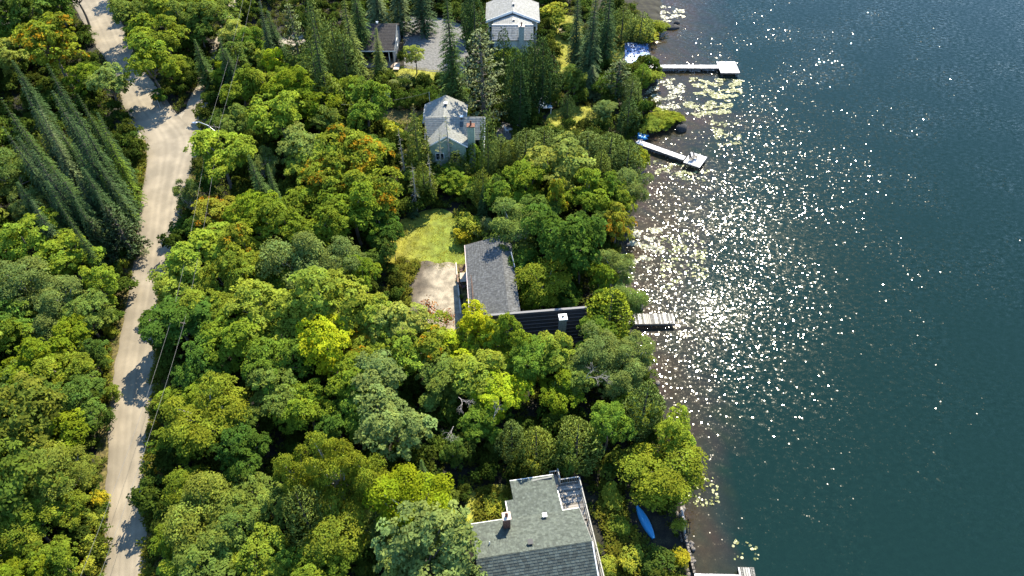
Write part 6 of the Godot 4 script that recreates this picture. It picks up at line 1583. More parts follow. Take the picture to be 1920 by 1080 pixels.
	trim(E, Vector3(-5.5, 5.2 - gy, -8.55), Vector3(-1.2, 5.2 - gy, -8.55), 0.12, 0.16, trim_m, "gutter")
	trim(E, Vector3(-6.25, 5.62 - gy, -6.3), Vector3(-6.25, e - 0.05, -4.3), 0.1, 0.16, trim_m, "gutter")
	trim(E, Vector3(-9.75, e - 0.08, -4.36), Vector3(-6.8, e - 0.08, -4.36), 0.1, 0.14, trim_m, "gutter")
	trim(E, Vector3(-1.16, e - 0.02, -4.3), Vector3(-1.16, 5.6 - gy, -6.6), 0.08, 0.16, trim_m)
	trim(E, Vector3(-1.16, e - 0.08, -4.36), Vector3(0.35, e - 0.08, -4.36), 0.1, 0.14, trim_m, "gutter")
	trim(E, Vector3(0.4, p - 0.06, 0), Vector3(0.4, 5.75 - gy, 6.2), 0.1, 0.2, trim_m)
	trim(E, Vector3(0.4, p - 0.06, 0), Vector3(0.4, e - 0.02, -4.3), 0.06, 0.16, ew)
	walls(E, [[-9.4, -3.9, e], [-9.4, 5.8, 5.75 - gy], [0.0, 5.8, 0], [0.0, -3.9, e]], -0.5, ew)
	gable_wall(E, Vector3(0.0, -0.5, -3.9), Vector3(0.0, -0.5, 5.8), e - 0.7, Vector3(0.0, p - 0.25, 0), ew)
	walls(E, [[-5.2, -8.2, 5.2 - gy], [-1.4, -8.2, 5.6 - gy], [-1.4, -3.9, 0], [-5.2, -3.9, 5.4 - gy]], -0.5, ew)
	chimney(E, Vector3(-6.6, 0, -3.35), 0.62, 0.6, -0.3, 8.6 - gy, brick_m, cap_m, flue_m, 0.35)
	roof_vent(E, Vector3(-3.0, 6.35 - gy, -3.85), 0.36, dark, trim_m)
	roof_vent(E, Vector3(-4.9, p - 0.5, -0.8), 0.4, dark, dark)
	part_tube(E, "vent_pipe", [Vector3(-8.4, p - 1.1, -1.5), Vector3(-8.4, p - 0.4, -1.5)], [0.06, 0.06], trim_m)
	window(E, Vector3(0.12, 3.2, 2.5), PI / 2, 1.6, 1.2, trim_m, glass)
	window(E, Vector3(0.12, 3.2, -1.5), PI / 2, 1.6, 2.0, trim_m, glass)
	var dy := 3.5 - gy
	var deck_m := [mottled(Color(0.3, 0.27, 0.23), 80, 0.3, 2.0, 0.7), flat(0.27, 0.245, 0.215), flat(0.33, 0.3, 0.26)]
	var deck := Node3D.new()
	deck.name = "deck"
	E.add_child(deck)
	for k in 17:
		var z := -8.25 + k * 0.235
		part_box(deck, "deck_board", Vector3(0.17, dy, z), Vector3(2.5, 0.05, 0.21), deck_m[k % 3])
	for k in 8:
		part_box(deck, "deck_board", Vector3(0.52 + 0.13 * k, dy - 0.002, 1.0), Vector3(0.115, 0.05, 10.4), deck_m[k % 3])
	for s in [[1.4, -8.3], [1.4, -4.3], [1.4, 0.5], [1.4, 5.6], [-1.0, -8.3]]:
		part_box(deck, "deck_post", Vector3(s[0], dy * 0.5 - 0.2, s[1]), Vector3(0.14, dy + 0.3, 0.14), wood_m)
	part_box(deck, "landing", Vector3(-0.9, dy - 0.35, -8.95), Vector3(0.8, 0.08, 1.1), deck_m[1])
	var rail_m := flat(0.34, 0.33, 0.3)
	railing(E, Vector3(1.42, dy, -8.35), Vector3(1.42, dy, 6.0), rail_m)
	railing(E, Vector3(-0.5, dy, -8.35), Vector3(1.42, dy, -8.35), rail_m)
	railing(E, Vector3(-0.5, dy, -9.5), Vector3(-0.5, dy, -8.4), rail_m)
	railing(E, Vector3(-1.3, dy - 0.3, -9.5), Vector3(-0.5, dy - 0.3, -9.5), rail_m)

	# open shelter with a metal roof by the small lawn
	gy = land(5.6, -106.6)
	var G := thing("shelter", "small open shelter with blue-grey metal roof among dark cedars", "shelter", Vector3(5.6, gy, -106.6))
	var metal := flat(0.42, 0.5, 0.58, 0.32, 0.3)
	for k in 6:
		part_box(G, "roof_panel", Vector3(-0.98 + 0.39 * k, 3.1 - gy, 0.05), Vector3(0.375, 0.05, 3.3), metal, Basis(Vector3.RIGHT, 0.06))
	for s in [[-1.0, -1.4], [1.0, -1.4], [-1.0, 1.5], [1.0, 1.5]]:
		part_box(G, "post", Vector3(s[0], 1.5 - gy * 0.5, s[1]), Vector3(0.12, 3.0 - gy, 0.12), trim_m)

# ------------------------------------------------------------------ docks, boats, stones, lilies

func boulder(label: String, at: Vector3, size: Vector3, mat: Material, r: RandomNumberGenerator, group := "") -> void:
	var g := Geo.new()
	g.blob(Vector3.ZERO, size, r, 0.16, 6, 9)
	var o := put("boulder" if size.x > 0.5 else "stone", g.mesh(), mat)
	o.position = at
	o.rotation.y = r.randf() * TAU if size.x < 0.5 else 0.3
	tag(o, label, "boulder" if size.x > 0.5 else "stone", group)

func lily_patch(label: String, outline: Array, count: int, size: float, tone: float, r: RandomNumberGenerator, pad: Mesh, mat: Material) -> void:
	var area := poly(outline)
	var lo := area[0]
	var hi := area[0]
	for p in area:
		lo = lo.min(p)
		hi = hi.max(p)
	var f := FastNoiseLite.new()
	f.seed = count
	f.frequency = 0.28
	var spots := []
	for k in count * 20:
		if spots.size() >= count:
			break
		var p := Vector2(r.randf_range(lo.x, hi.x), r.randf_range(lo.y, hi.y))
		if not Geometry2D.is_point_in_polygon(p, area) or f.get_noise_2d(p.x, p.y * 1.6) < r.randf_range(-0.1, 0.25) or shore(p.y) - p.x > -0.3:
			continue
		var s := size * r.randf_range(0.6, 1.3)
		var t := tone * r.randf_range(0.6, 1.0)
		spots.append([Transform3D(Basis(Vector3.UP, r.randf() * TAU).rotated(Vector3(r.randf() - 0.5, 0, r.randf() - 0.5).normalized(), r.randf_range(0.0, 0.1)).scaled(Vector3(s, 1, s)), Vector3(p.x, 0.02 + r.randf() * 0.012, p.y)), Color(t, t * r.randf_range(0.96, 1.04), t * r.randf_range(0.7, 1.0))])
	scatter("lily_pads", label, pad, mat, spots)

func shore_things(r: RandomNumberGenerator) -> void:
	var white_m := [mottled(Color(0.66, 0.65, 0.66), 81, 0.6, 3.0, 0.85), flat(0.7, 0.69, 0.7), flat(0.62, 0.61, 0.62)]
	var grey_m := [mottled(Color(0.44, 0.42, 0.38), 82, 0.25, 1.5, 0.6), flat(0.36, 0.345, 0.31), flat(0.52, 0.5, 0.46)]
	var under := flat(0.09, 0.08, 0.07)
	var d1 := thing("long_dock", "long white dock with square end platform beside blue tarp beach", "dock", Vector3(34.62, 0, -124.56))
	d1.rotation.y = 0.0
	var o1: Vector3 = d1.position
	plank_walk(d1, Vector3(25.57, 0.75, -123.09) - o1, Vector3(38.96, 0.7, -123.08) - o1, 1.25, 34, white_m, under, r)
	plank_walk(d1, Vector3(38.89, 0.75, -122.78) - o1, Vector3(42.51, 0.75, -122.78) - o1, 4.3, 16, white_m, under, r)
	var ladder := part_tube(d1, "ladder_pole", [Vector3(39.34, 0.8, -125.53) - o1, Vector3(39.34, 0.8, -125.53) - o1 + Vector3(0.3, 1.1, 0)], [0.03, 0.03], flat(0.5, 0.5, 0.5), 5)
	ladder.position.y = 0.02
	var d2 := thing("platform_dock", "white angled dock with tilted square platform and two dark chairs", "dock", Vector3(26.17, 0, -96.59))
	var o2: Vector3 = d2.position
	plank_walk(d2, Vector3(20.55, 0.75, -98.52) - o2, Vector3(27.67, 0.72, -93.82) - o2, 1.15, 26, white_m, under, r)
	plank_walk(d2, Vector3(28.1, 0.76, -94.12) - o2, Vector3(30.44, 0.76, -92.69) - o2, 3.3, 14, white_m, under, r)
	var dark_m := flat(0.03, 0.03, 0.032, 0.6)
	lounge_chair("dark chair on the tilted platform, nearer the walkway", Vector3(28.56, 0.79, -93.15), 0.9, dark_m, "chairs on the platform dock")
	lounge_chair("dark chair on the tilted platform, nearer the open lake", Vector3(29.26, 0.79, -93.72), 1.2, dark_m, "chairs on the platform dock")
	var d3 := thing("plank_dock", "short weathered grey plank dock with ragged boards in the sun glitter", "dock", Vector3(18.07, 0, -60.17))
	var o3: Vector3 = d3.position
	plank_walk(d3, Vector3(14.58, 0.7, -59.5) - o3, Vector3(20.55, 0.62, -59.66) - o3, 1.75, 26, grey_m, under, r, 0.06, 0.035)
	var d4 := thing("corner_dock", "white walkway with grey slatted platform at the bottom edge", "dock", Vector3(20.37, 0, -27.08))
	var o4: Vector3 = d4.position
	plank_walk(d4, Vector3(17.31, 0.6, -26.85) - o4, Vector3(21.58, 0.6, -26.75) - o4, 0.95, 12, white_m, under, r)
	plank_walk(d4, Vector3(21.54, 0.66, -26.87) - o4, Vector3(23.1, 0.66, -26.82) - o4, 2.1, 7, grey_m, under, r, 0.03, 0.05)

	# blue sheet over the beach, weighed down with stones
	var tarp_m := mottled(Color(0.2, 0.37, 0.74), 83, 1.5, 5.0, 0.8, 0.34)
	var tarp_poly := poly([22.24, -132.18, 27.12, -133.25, 26.46, -124.17, 21.42, -123.96])
	var tg := Geo.new()
	var fold := FastNoiseLite.new()
	fold.seed = 12
	fold.frequency = 0.35
	var c4 := [tarp_poly[0], tarp_poly[1], tarp_poly[2], tarp_poly[3]]
	for k in 31:
		for j in 31:
			var a: Vector2 = c4[0].lerp(c4[1], k / 30.0).lerp(c4[3].lerp(c4[2], k / 30.0), j / 30.0)
			tg.v.append(Vector3(a.x, maxf(land(a.x, a.y), 0.05) + 0.14 + 0.07 * fold.get_noise_2d(a.x, a.y), a.y))
			tg.n.append(Vector3(fold.get_noise_2d(a.x - 0.2, a.y) - fold.get_noise_2d(a.x + 0.2, a.y), 4.0, fold.get_noise_2d(a.x, a.y - 0.2) - fold.get_noise_2d(a.x, a.y + 0.2)).normalized())
			tg.c.append(Color.WHITE)
	for k in 30:
		for j in 30:
			var a := k * 31 + j
			tg.i.append(a); tg.i.append(a + 31); tg.i.append(a + 32); tg.i.append(a); tg.i.append(a + 32); tg.i.append(a + 1)
	tag(put("tarp", tg.mesh(), tarp_m), "large blue tarp spread over the beach beside the long white dock", "tarp")
	var stone_m := flat(0.06, 0.06, 0.065)
	var pale_stone := mottled(Color(0.36, 0.32, 0.28), 84, 0.4, 2.0, 0.6)
	for k in 26:
		var u := (k % 6 + r.randf_range(0.2, 0.8)) / 6.0
		var w := (floorf(k / 6.0) + r.randf_range(0.2, 0.8)) / 5.0
		var a: Vector2 = c4[0].lerp(c4[1], u).lerp(c4[3].lerp(c4[2], u), minf(w, 0.97))
		boulder("small dark stone weighing down the blue tarp", Vector3(a.x, maxf(land(a.x, a.y), 0.05) + 0.2, a.y), Vector3(r.randf_range(0.16, 0.26), 0.1, 0.15), stone_m, r, "stones on the blue tarp")
	for k in 13:
		var a: Vector2 = c4[1].lerp(c4[2], (k + 0.5) / 13.0) + Vector2(0.15, 0)
		boulder("dark stone in the row along the lake edge of the tarp", Vector3(a.x, maxf(land(a.x, a.y), 0.0) + 0.16, a.y), Vector3(0.2, 0.15, 0.18), stone_m, r, "row of stones along the tarp")

	var rock := mottled(Color(0.1, 0.1, 0.105), 85, 0.8, 2.0, 0.5)
	boulder("big dark angular boulder off the tip of the grassy point", Vector3(28.69, 0.15, -103.01), Vector3(1.05, 0.95, 0.9), rock, r)
	boulder("long flat dark boulder in the water off the headland", Vector3(33.09, 0.1, -140.14), Vector3(1.5, 0.55, 0.85), rock, r)
	boulder("smaller dark boulder just behind the long flat one", Vector3(34.31, 0.1, -142.29), Vector3(0.7, 0.5, 0.6), rock, r)
	boulder("brownish boulder at the waterline just above the plank dock", Vector3(16.31, 0.1, -62.02), Vector3(0.75, 0.5, 0.7), rock, r)
	boulder("half-sunk dark boulder at the mouth of the bay above point", Vector3(25.03, 0.05, -108.47), Vector3(0.8, 0.4, 0.6), rock, r)
	for k in 44:
		var z := lerpf(-27.0, -40.5, (k + r.randf() * 0.8) / 44.0)
		boulder("pale stone in the line along the waterline near the blue canoe", Vector3(shore(z) - r.randf_range(-0.35, 0.75), 0.12, z), Vector3(r.randf_range(0.12, 0.36), r.randf_range(0.12, 0.22), r.randf_range(0.12, 0.3)), pale_stone, r, "stones along the lower waterline")
	for k in 26:
		var z := lerpf(-104.0, -50.0, (k + r.randf()) / 26.0)
		boulder("grey stone half in the water along the middle shore", Vector3(shore(z) + r.randf_range(-0.3, 0.5), 0.05, z), Vector3(r.randf_range(0.2, 0.42), 0.2, r.randf_range(0.2, 0.4)), pale_stone, r, "stones along the middle shore")
	var log_ := part_tube(self, "driftwood_log", [Vector3(17.19, 0.6, -34.03), Vector3(17.18, 0.62, -32.7), Vector3(17.09, 0.6, -31.21)], [0.16, 0.19, 0.1], flat(0.3, 0.28, 0.26), 7)
	tag(log_, "grey driftwood log lying along the lower waterline", "log")
	var kerb := thing("shore_edging", "pale stone edging running to the bottom dock", "edging", Vector3(17.33, 0.3, -29.56))
	for k in 12:
		var a: Vector3 = (Vector3(17.08, 0.5, -31.36)).lerp(Vector3(17.37, 0.5, -27.34), (k + 0.5) / 12.0) - kerb.position
		part_box(kerb, "edging_block", a, Vector3(0.24, 0.4, 0.26), pale_stone, Basis(Vector3.UP, r.randf_range(-0.2, 0.2)))

	# canoe under a blue sheet, keel up
	var ca: Vector3 = Vector3(12.76, 0.76, -33.89)
	var cb: Vector3 = Vector3(13.86, 0.69, -30.83)
	var canoe := thing("canoe", "slender blue canoe lying keel up among the shore bushes", "canoe", (ca + cb) * 0.5 + Vector3(0, 0.05, 0), atan2((cb - ca).x, (cb - ca).z))
	var cg := Geo.new()
	var L := (cb - ca).length() + 0.4
	for k in 25:
		var t := k / 24.0
		var wid := 0.46 * pow(sin(PI * clampf(t * 0.94 + 0.03, 0, 1)), 0.6)
		for j in 9:
			var a := PI * j / 8.0
			cg.v.append(Vector3(cos(a) * wid, sin(a) * 0.42 * (0.55 + 0.45 * sin(PI * t)) + 0.02 * sin(t * 40.0 + j), (t - 0.5) * L))
			cg.n.append(Vector3(cos(a), sin(a), 0))
			cg.c.append(Color.WHITE)
	for k in 24:
		for j in 8:
			var a := k * 9 + j
			cg.i.append(a); cg.i.append(a + 10); cg.i.append(a + 1); cg.i.append(a); cg.i.append(a + 9); cg.i.append(a + 10)
	put("hull", cg.mesh(), flat(0.03, 0.25, 0.5, 0.45), canoe)
	part_tube(canoe, "keel", [Vector3(0, 0.22, -L * 0.48), Vector3(0, 0.43, 0), Vector3(0, 0.22, L * 0.48)], [0.02, 0.025, 0.02], flat(0.1, 0.35, 0.65, 0.4), 5)

	var pb := thing("pedal_boat", "small bright blue pedal boat moored by the angled dock", "boat", Vector3(21.71, 0.1, -100.71), -0.35)
	var blue := flat(0.02, 0.25, 0.6, 0.3)
	for s in [-0.45, 0.45]:
		part_tube(pb, "float", [Vector3(-1.1, 0.1, s), Vector3(-0.8, 0.1, s), Vector3(0.7, 0.1, s), Vector3(1.15, 0.22, s)], [0.12, 0.27, 0.27, 0.06], blue, 9)
	part_box(pb, "deck", Vector3(0, 0.26, 0), Vector3(1.7, 0.12, 0.95), blue)
	for s in [-0.3, 0.3]:
		part_box(pb, "seat", Vector3(-0.3, 0.42, s), Vector3(0.45, 0.14, 0.42), flat(0.06, 0.4, 0.75, 0.4))
		part_box(pb, "backrest", Vector3(-0.58, 0.62, s), Vector3(0.1, 0.5, 0.42), blue, Basis(Vector3.BACK, 0.2))
	part_box(pb, "steering_post", Vector3(0.35, 0.45, 0), Vector3(0.08, 0.3, 0.08), flat(0.6, 0.6, 0.6))

	# lily pads
	var pg := Geo.new()
	for k in 8:
		var a0 := 0.25 + k * 0.74
		pg.tri(Vector3.ZERO, Vector3(cos(a0), 0, sin(a0)), Vector3(cos(a0 + 0.74), 0, sin(a0 + 0.74)), Vector3.UP, Color.WHITE)
	var pad := pg.mesh()
	var lily := flat(0.27, 0.29, 0.12, 0.5)
	lily.cull_mode = BaseMaterial3D.CULL_DISABLED
	var pale := flat(0.4, 0.4, 0.32, 0.4)
	pale.cull_mode = BaseMaterial3D.CULL_DISABLED
	lily_patch("dense yellow-green lily pads below the long dock platform", [32.85, -120.2, 42.83, -119.42, 41.38, -113.83, 37.31, -112.75, 32.85, -114.55], 900, 0.2, 0.8, r, pad, lily)
	lily_patch("streaks of lily pads off the grassy point", [30.43, -111.68, 39.62, -112.39, 38.25, -108.21, 32.41, -106.86, 30.38, -108.55], 700, 0.2, 0.75, r, pad, lily)
	lily_patch("pale lily pads in the bay between long dock and point", [24.34, -117.52, 30.07, -120.2, 31.9, -117.52, 30.2, -110.27, 27.57, -108.55, 23.22, -110.27], 750, 0.16, 0.8, r, pad, pale)
	lily_patch("sparse lily pads beyond the boulder", [34.1, -106.02, 38.98, -105.19, 38.02, -98.85, 33.98, -98.54], 160, 0.2, 0.75, r, pad, lily)
	lily_patch("white shining lily pads by the willow shore", [16.91, -78.06, 21.66, -77.71, 21.42, -72.95, 18.6, -69.22, 15.52, -69.74], 420, 0.16, 1.0, r, pad, pale)
	lily_patch("cream lily pads scattered inside the sun glitter", [21.24, -77.48, 27.59, -76.32, 26.69, -67.67, 19.83, -65.17], 260, 0.16, 0.85, r, pad, lily)
	lily_patch("pale lily pads by the headland rocks at top", [30.34, -151.32, 36.86, -148.72, 36.4, -144.7, 31.1, -142.26, 28.28, -133.91, 29.67, -133.91, 28.83, -137.08], 300, 0.2, 0.8, r, pad, pale)
	lily_patch("lily pads around the tilted platform", [22.81, -94.39, 31.35, -91.82, 29.93, -88.79, 22.6, -89.87], 170, 0.18, 0.8, r, pad, lily)
	lily_patch("lily pads off the stone edging near the bottom", [19.4, -38.85, 21.69, -37.47, 21.35, -33.87, 18.62, -34.45], 60, 0.13, 0.9, r, pad, lily)
	lily_patch("few lily pads beside the bottom dock", [21.73, -31.04, 24.51, -30.5, 23.8, -28.63, 21.53, -28.89], 22, 0.14, 0.9, r, pad, lily)

# ------------------------------------------------------------------ poles, wires, garden things, dead wood

func wire_between(a: Vector3, b: Vector3, sag: float, rad: float, mat: Material, parent: Node3D, called := "wire") -> void:
	var pts := []
	var rr := []
	for k in 17:
		var t := k / 16.0
		pts.append(a.lerp(b, t) - Vector3(0, sag * 4.0 * t * (1.0 - t), 0))
		rr.append(rad)
	part_tube(parent, called, pts, rr, mat, 4)

func small_things(r: RandomNumberGenerator) -> void:
	var pole_m := mottled(Color(0.24, 0.2, 0.16), 91, 0.5, 3.0, 0.7)
	var wire_m := flat(0.12, 0.12, 0.12, 0.5)
	var steel := flat(0.55, 0.57, 0.6, 0.4, 0.4)
	var tops := []
	var where := [["beyond the top edge of the side lane", Vector3(-49.77, 12, -138.07)], ["right of the road with the street lamp on it", Vector3(-42.43, 11.2, -86.78)], ["among the maples right of the road", Vector3(-36.77, 9.2, -51.56)], ["below the bottom edge left of the road", Vector3(-33.68, 11, -18.47)]]
	for w in where:
		var top: Vector3 = w[1]
		var base := on(top.x, top.z)
		var pole := thing("utility_pole", "wooden utility pole " + w[0], "utility pole", base, 0.0, "utility poles along the gravel road")
		var h := top.y - base.y
		part_tube(pole, "mast", [Vector3(0, -0.3, 0), Vector3(0, h + 0.4, 0)], [0.15, 0.1], pole_m, 8)
		var dir := Vector3(1, 0, 0.25).normalized()
		var g := Geo.new()
		g.beam(Vector3(0, h, 0) - dir * 0.9, Vector3(0, h, 0) + dir * 0.9, 0.09, 0.11)
		put("crossarm", g.mesh(), pole_m, pole)
		for s in [-0.8, 0.0, 0.8]:
			part_tube(pole, "insulator", [Vector3(0, h + 0.05, 0) + dir * s, Vector3(0, h + 0.2, 0) + dir * s], [0.05, 0.03], steel, 6)
		tops.append(top)
	for k in 3:
		var line := thing("power_line", ["two power wires over the top of the side lane", "two power wires right of the road past the lamp", "two power wires crossing the lower gravel road"][k], "power line", tops[k].lerp(tops[k + 1], 0.5), 0.0, "power lines along the gravel road")
		for s in [-0.8, 0.8]:
			var off: Vector3 = Vector3(1, 0, 0.25).normalized() * s + Vector3(0, 0.15, 0)
			wire_between(tops[k] + off - line.position, tops[k + 1] + off - line.position, 0.7, 0.013, wire_m, line)
	var lamp_at: Vector3 = tops[1]
	var lb := on(lamp_at.x, lamp_at.z)
	var lamp := thing("street_lamp", "silver street lamp on a curved arm reaching over the gravel road", "street lamp", lamp_at - Vector3(0, 0.8, 0))
	var head: Vector3 = Vector3(-45.75, 11, -88.18) - lamp.position
	part_tube(lamp, "arm", [Vector3.ZERO, head * 0.35 + Vector3(0, 0.55, 0), head * 0.75 + Vector3(0, 0.5, 0), head + Vector3(0, 0.12, 0)], [0.05, 0.05, 0.045, 0.04], steel, 7)
	var hg := Geo.new()
	hg.blob(head, Vector3(0.42, 0.12, 0.17), r, 0.0, 6, 10)
	put("lamp_head", hg.mesh(), steel, lamp)
	part_box(lamp, "lens", head + Vector3(0, -0.1, 0), Vector3(0.4, 0.06, 0.2), flat(0.7, 0.75, 0.8, 0.2))

	var sp: Vector3 = Vector3(-58.12, 4.21, -102.79)
	var sign_ := thing("road_sign", "yellow diamond road sign at the tip of the road fork", "road sign", sp)
	part_box(sign_, "post", Vector3(0, 1.1, -0.04), Vector3(0.07, 2.3, 0.05), steel)
	part_box(sign_, "plate", Vector3(0, 2.2, 0.01), Vector3(0.62, 0.62, 0.025), flat(0.75, 0.6, 0.02, 0.5), Basis(Vector3.BACK, PI / 4))

	var dp: Vector3 = Vector3(-15.47, 2.14, -68.26)
	var dish := thing("disc_post", "dark round disc on a tall post at the lawn edge", "garden post", dp)
	part_tube(dish, "post", [Vector3.ZERO, Vector3(0, 2.9, 0)], [0.05, 0.04], pole_m, 6)
	part_tube(dish, "disc", [Vector3(0, 2.82, 0), Vector3(0, 2.92, 0), Vector3(0, 2.98, 0), Vector3(0, 3.0, 0)], [0.3, 0.52, 0.5, 0.05], flat(0.05, 0.055, 0.06, 0.5), 14)

	var tb: Vector3 = Vector3(-6.39, 1.49, -65.49)
	var table := thing("picnic_table", "weathered picnic table under the eave of the long grey roof", "table", tb, 0.1)
	for k in 5:
		part_box(table, "top_board", Vector3(-0.34 + 0.17 * k, 0.74, 0), Vector3(0.15, 0.04, 1.7), flat(0.42, 0.34, 0.27))
	for s in [-0.72, 0.72]:
		part_box(table, "bench", Vector3(s, 0.44, 0), Vector3(0.26, 0.04, 1.7), flat(0.16, 0.1, 0.07))
		for z in [-0.6, 0.6]:
			part_box(table, "leg", Vector3(s * 0.6, 0.37, z), Vector3(0.09, 0.8, 0.08), flat(0.16, 0.1, 0.07), Basis(Vector3.BACK, -s * 0.5))
	for z in [-0.6, 0.6]:
		part_box(table, "brace", Vector3(0, 0.42, z), Vector3(1.5, 0.08, 0.05), flat(0.16, 0.1, 0.07))
	for k in 2:
		var q: Vector3 = [Vector3(-6.39, 1.47, -64.15), Vector3(-6.68, 1.49, -67.19)][k]
		lounge_chair(["dark wooden chair below the picnic table", "dark wooden chair above the picnic table"][k], q, [2.4, -1.2][k], flat(0.1, 0.05, 0.04), "wooden chairs at the picnic table")

	var ea: Vector3 = Vector3(-7.54, 1.59, -68.72)
	var eb: Vector3 = Vector3(-6.44, 1.52, -59.54)
	var edging := thing("timber_edging", "pale timber edging between gravel pad and grass strip", "edging", (ea + eb) * 0.5)
	for k in 6:
		var g := Geo.new()
		g.beam(ea.lerp(eb, k / 6.0) - edging.position + Vector3(0, 0.1, 0), ea.lerp(eb, (k + 0.96) / 6.0) - edging.position + Vector3(0, 0.1, 0), 0.16, 0.18)
		put("timber", g.mesh(), flat(0.5, 0.43, 0.36), edging)

	var panel := thing("fence_panel", "white fence panel at the left end of the clipped hedge", "fence", Vector3(-21.03, 2.66, -106.64))
	for k in 5:
		part_box(panel, "fence_board", Vector3(-0.34 + 0.17 * k, 1.1, 0), Vector3(0.15, 2.2, 0.03), flat(0.66, 0.66, 0.66))
	part_box(panel, "fence_rail", Vector3(0, 1.8, -0.04), Vector3(0.86, 0.08, 0.04), flat(0.6, 0.6, 0.6))

	# clipped hedge: one run of close-set bushes
	var ha: Vector3 = Vector3(-20.08, 2.58, -105.43)
	var hb: Vector3 = Vector3(-8.07, 2.2, -107.37)
	var hedge := thing("hedge", "long clipped green cedar hedge behind the middle cottage", "hedge", (ha + hb) * 0.5)
	var hm: Array = cedar(401, {"belly": 0.2, "fans": 420, "fan": 0.42, "r": 2.6})
	for k in 13:
		var o := put("hedge_plant", hm[1], leafy(0.1, 0.19, 0.03, 0.6), hedge)
		o.position = ha.lerp(hb, (k + 0.5) / 13.0) - hedge.position
		o.scale = Vector3(0.36, 0.36 * r.randf_range(0.93, 1.08), 0.34)
		o.rotation.y = r.randf() * TAU

	# things by the cottages
	var white := flat(0.7, 0.7, 0.72)
	var pt := thing("patio_table", "white patio table on the dark patio right of the cottage", "table", Vector3(-0.18, 1.7, -99.88))
	part_tube(pt, "table_top", [Vector3(0, 0.7, 0), Vector3(0, 0.74, 0)], [0.55, 0.55], white, 12)
	part_tube(pt, "table_leg", [Vector3.ZERO, Vector3(0, 0.7, 0)], [0.06, 0.05], white, 6)
	lounge_chair("white chair left of the patio table", Vector3(-0.79, 1.72, -99.69), 1.4, white, "white patio chairs")
	lounge_chair("white chair right of the patio table", Vector3(0.44, 1.69, -100.06), -1.4, white, "white patio chairs")
	var pf := thing("patio_fence", "pale rail fence between cottage and dark patio", "fence", Vector3(-2.83, 1.83, -100.78))
	for k in 4:
		part_box(pf, "fence_post", Vector3(-0.6 + k * 0.7, 0.5, k * 0.8 - 1.0), Vector3(0.08, 1.0, 0.08), steel)
	var pfg := Geo.new()
	pfg.beam(Vector3(-0.6, 1.0, -1.0), Vector3(1.5, 1.0, 1.4), 0.07, 0.07)
	put("fence_rail", pfg.mesh(), steel, pf)
	lounge_chair("red beach chair on the strip of grass above the tarp", Vector3(20.76, 0.84, -132.26), 0.6, flat(0.55, 0.05, 0.03), "beach chairs")
	lounge_chair("pale orange beach chair next to the red one", Vector3(21.51, 0.79, -133.24), 0.2, flat(0.7, 0.35, 0.22), "beach chairs")
	var mast := thing("service_mast", "thin service mast on the cottage roof with a drop wire", "mast", Vector3(-13.08, 7.4, -99.84))
	part_tube(mast, "mast", [Vector3(0, -0.2, 0), Vector3(0, 1.7, 0)], [0.05, 0.04], steel, 6)
	wire_between(Vector3(0, 1.6, 0), Vector3(-26.3, 9, -96.29) - mast.position, 0.5, 0.014, wire_m, mast)

	# bare and dead wood
	var grey := flat(0.3, 0.27, 0.25)
	var b1: Array = bare(501, 4, 0.7)
	var b2: Array = bare(502, 4, 0.8)
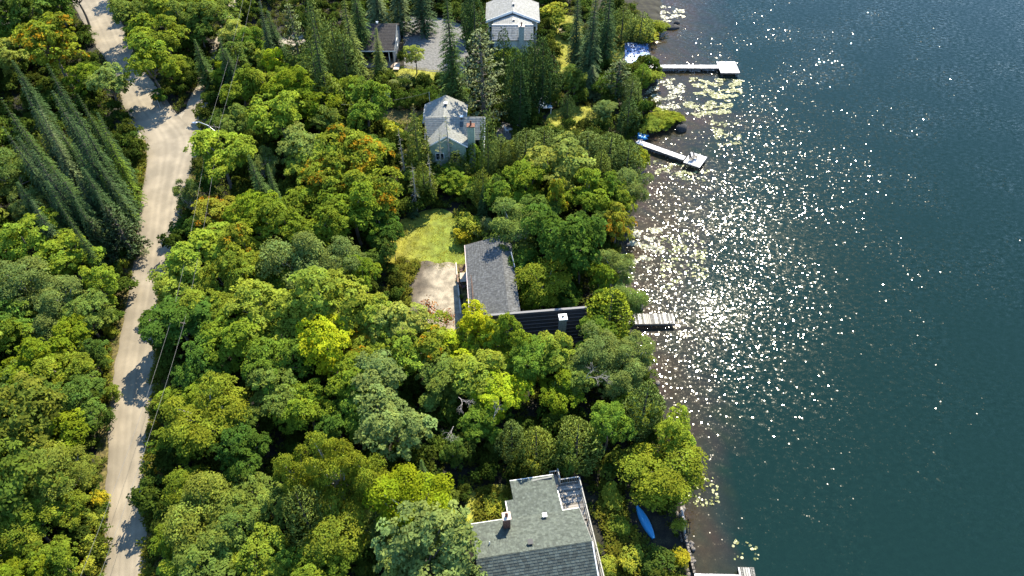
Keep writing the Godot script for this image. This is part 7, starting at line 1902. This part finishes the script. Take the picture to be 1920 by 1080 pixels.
	var spots := [
		["bare_sapling", "bare brown sapling with few rusty leaves before the gravel pad", Vector3(-10.14, 1.69, -57.44), 0.55, 0.0, 0.0, 0],
		["bare_sapling", "leaning bare sapling right of the rusty-leaved one", Vector3(-8.16, 1.6, -57.26), 0.45, 0.1, 0.2, 1],
		["dead_branch", "pale dead branch sticking out over the shore grove", Vector3(7.09, 7, -45.35), 0.5, 0.2, -1.25, 1],
		["dead_branch", "pale dead crown branch left of the shore cedars", Vector3(-5.37, 9, -41.68), 0.36, 0.6, 1.0, 0],
		["dead_branch", "broken grey branch in the dark gap of the lower woods", Vector3(-5.9, 7, -39.52), 0.34, -0.3, 1.2, 1],
		["dead_branch", "thin grey branch fan beside the olive cedar", Vector3(-1.89, 7, -40.15), 0.34, 0.3, -0.9, 0],
		["bare_tree", "grey leafless tree in the woods above the orange-tinged maples", Vector3(-36.4, 3.02, -84.2), 0.75, 0.05, 0.05, 1],
		["bare_tree", "grey leafless tree west of the silvery tree near pad", Vector3(-24.46, 2.49, -65.19), 0.62, 0.0, 0.1, 0],
		["bare_tree", "grey leafless twigs behind the dark steep roof end", Vector3(9, 0.9, -53.62), 0.6, 0.1, -0.2, 1],
		["fallen_branch", "silver fallen branches in the water below the large cedar", Vector3(18.84, 0.15, -37.08), 0.22, 0.0, -1.4, 0],
	]
	for s in spots:
		var root := thing(s[0], s[1], "bare tree" if s[0] in ["bare_tree", "bare_sapling"] else "branch", s[2])
		root.rotation = Vector3(s[4], r.randf() * 2.0, s[5])
		root.scale = Vector3.ONE * s[3]
		put("trunk", [b1, b2][s[6]][0], grey, root)
		if s[0] == "bare_sapling":
			var lg := Geo.new()
			for k in 420:
				var a := r.randf() * TAU
				var c := Vector3(cos(a), 0, sin(a)) * r.randf_range(0.2, 2.4) + Vector3(0, r.randf_range(3.0, 8.0), 0)
				var t := r.randf_range(0.5, 1.0)
				lg.leaf(c, rnd_dir(r), rnd_dir(r), 0.45, 0.3, Color(t, t * r.randf_range(0.3, 0.75), t * 0.25), Vector3.UP)
			put("crown", lg.mesh(), leafy(0.2, 0.13, 0.05), root)
	# white birch stems in front of the long roof
	for s in [["slim white birch stem leaning before the grey roof", Vector3(1.61, 1.12, -59), Vector3(-0.13, 8, -64.18)], ["short white birch stem right of the long one", Vector3(3.08, 1.05, -59.06), Vector3(1.84, 5, -60.84)]]:
		var o := part_tube(self, numbered("birch_stem"), [s[1], s[1].lerp(s[2], 0.5) + Vector3(0.2, 0, 0), s[2]], [0.11, 0.09, 0.05], flat(0.62, 0.6, 0.56), 7)
		tag(o, s[0], "tree")
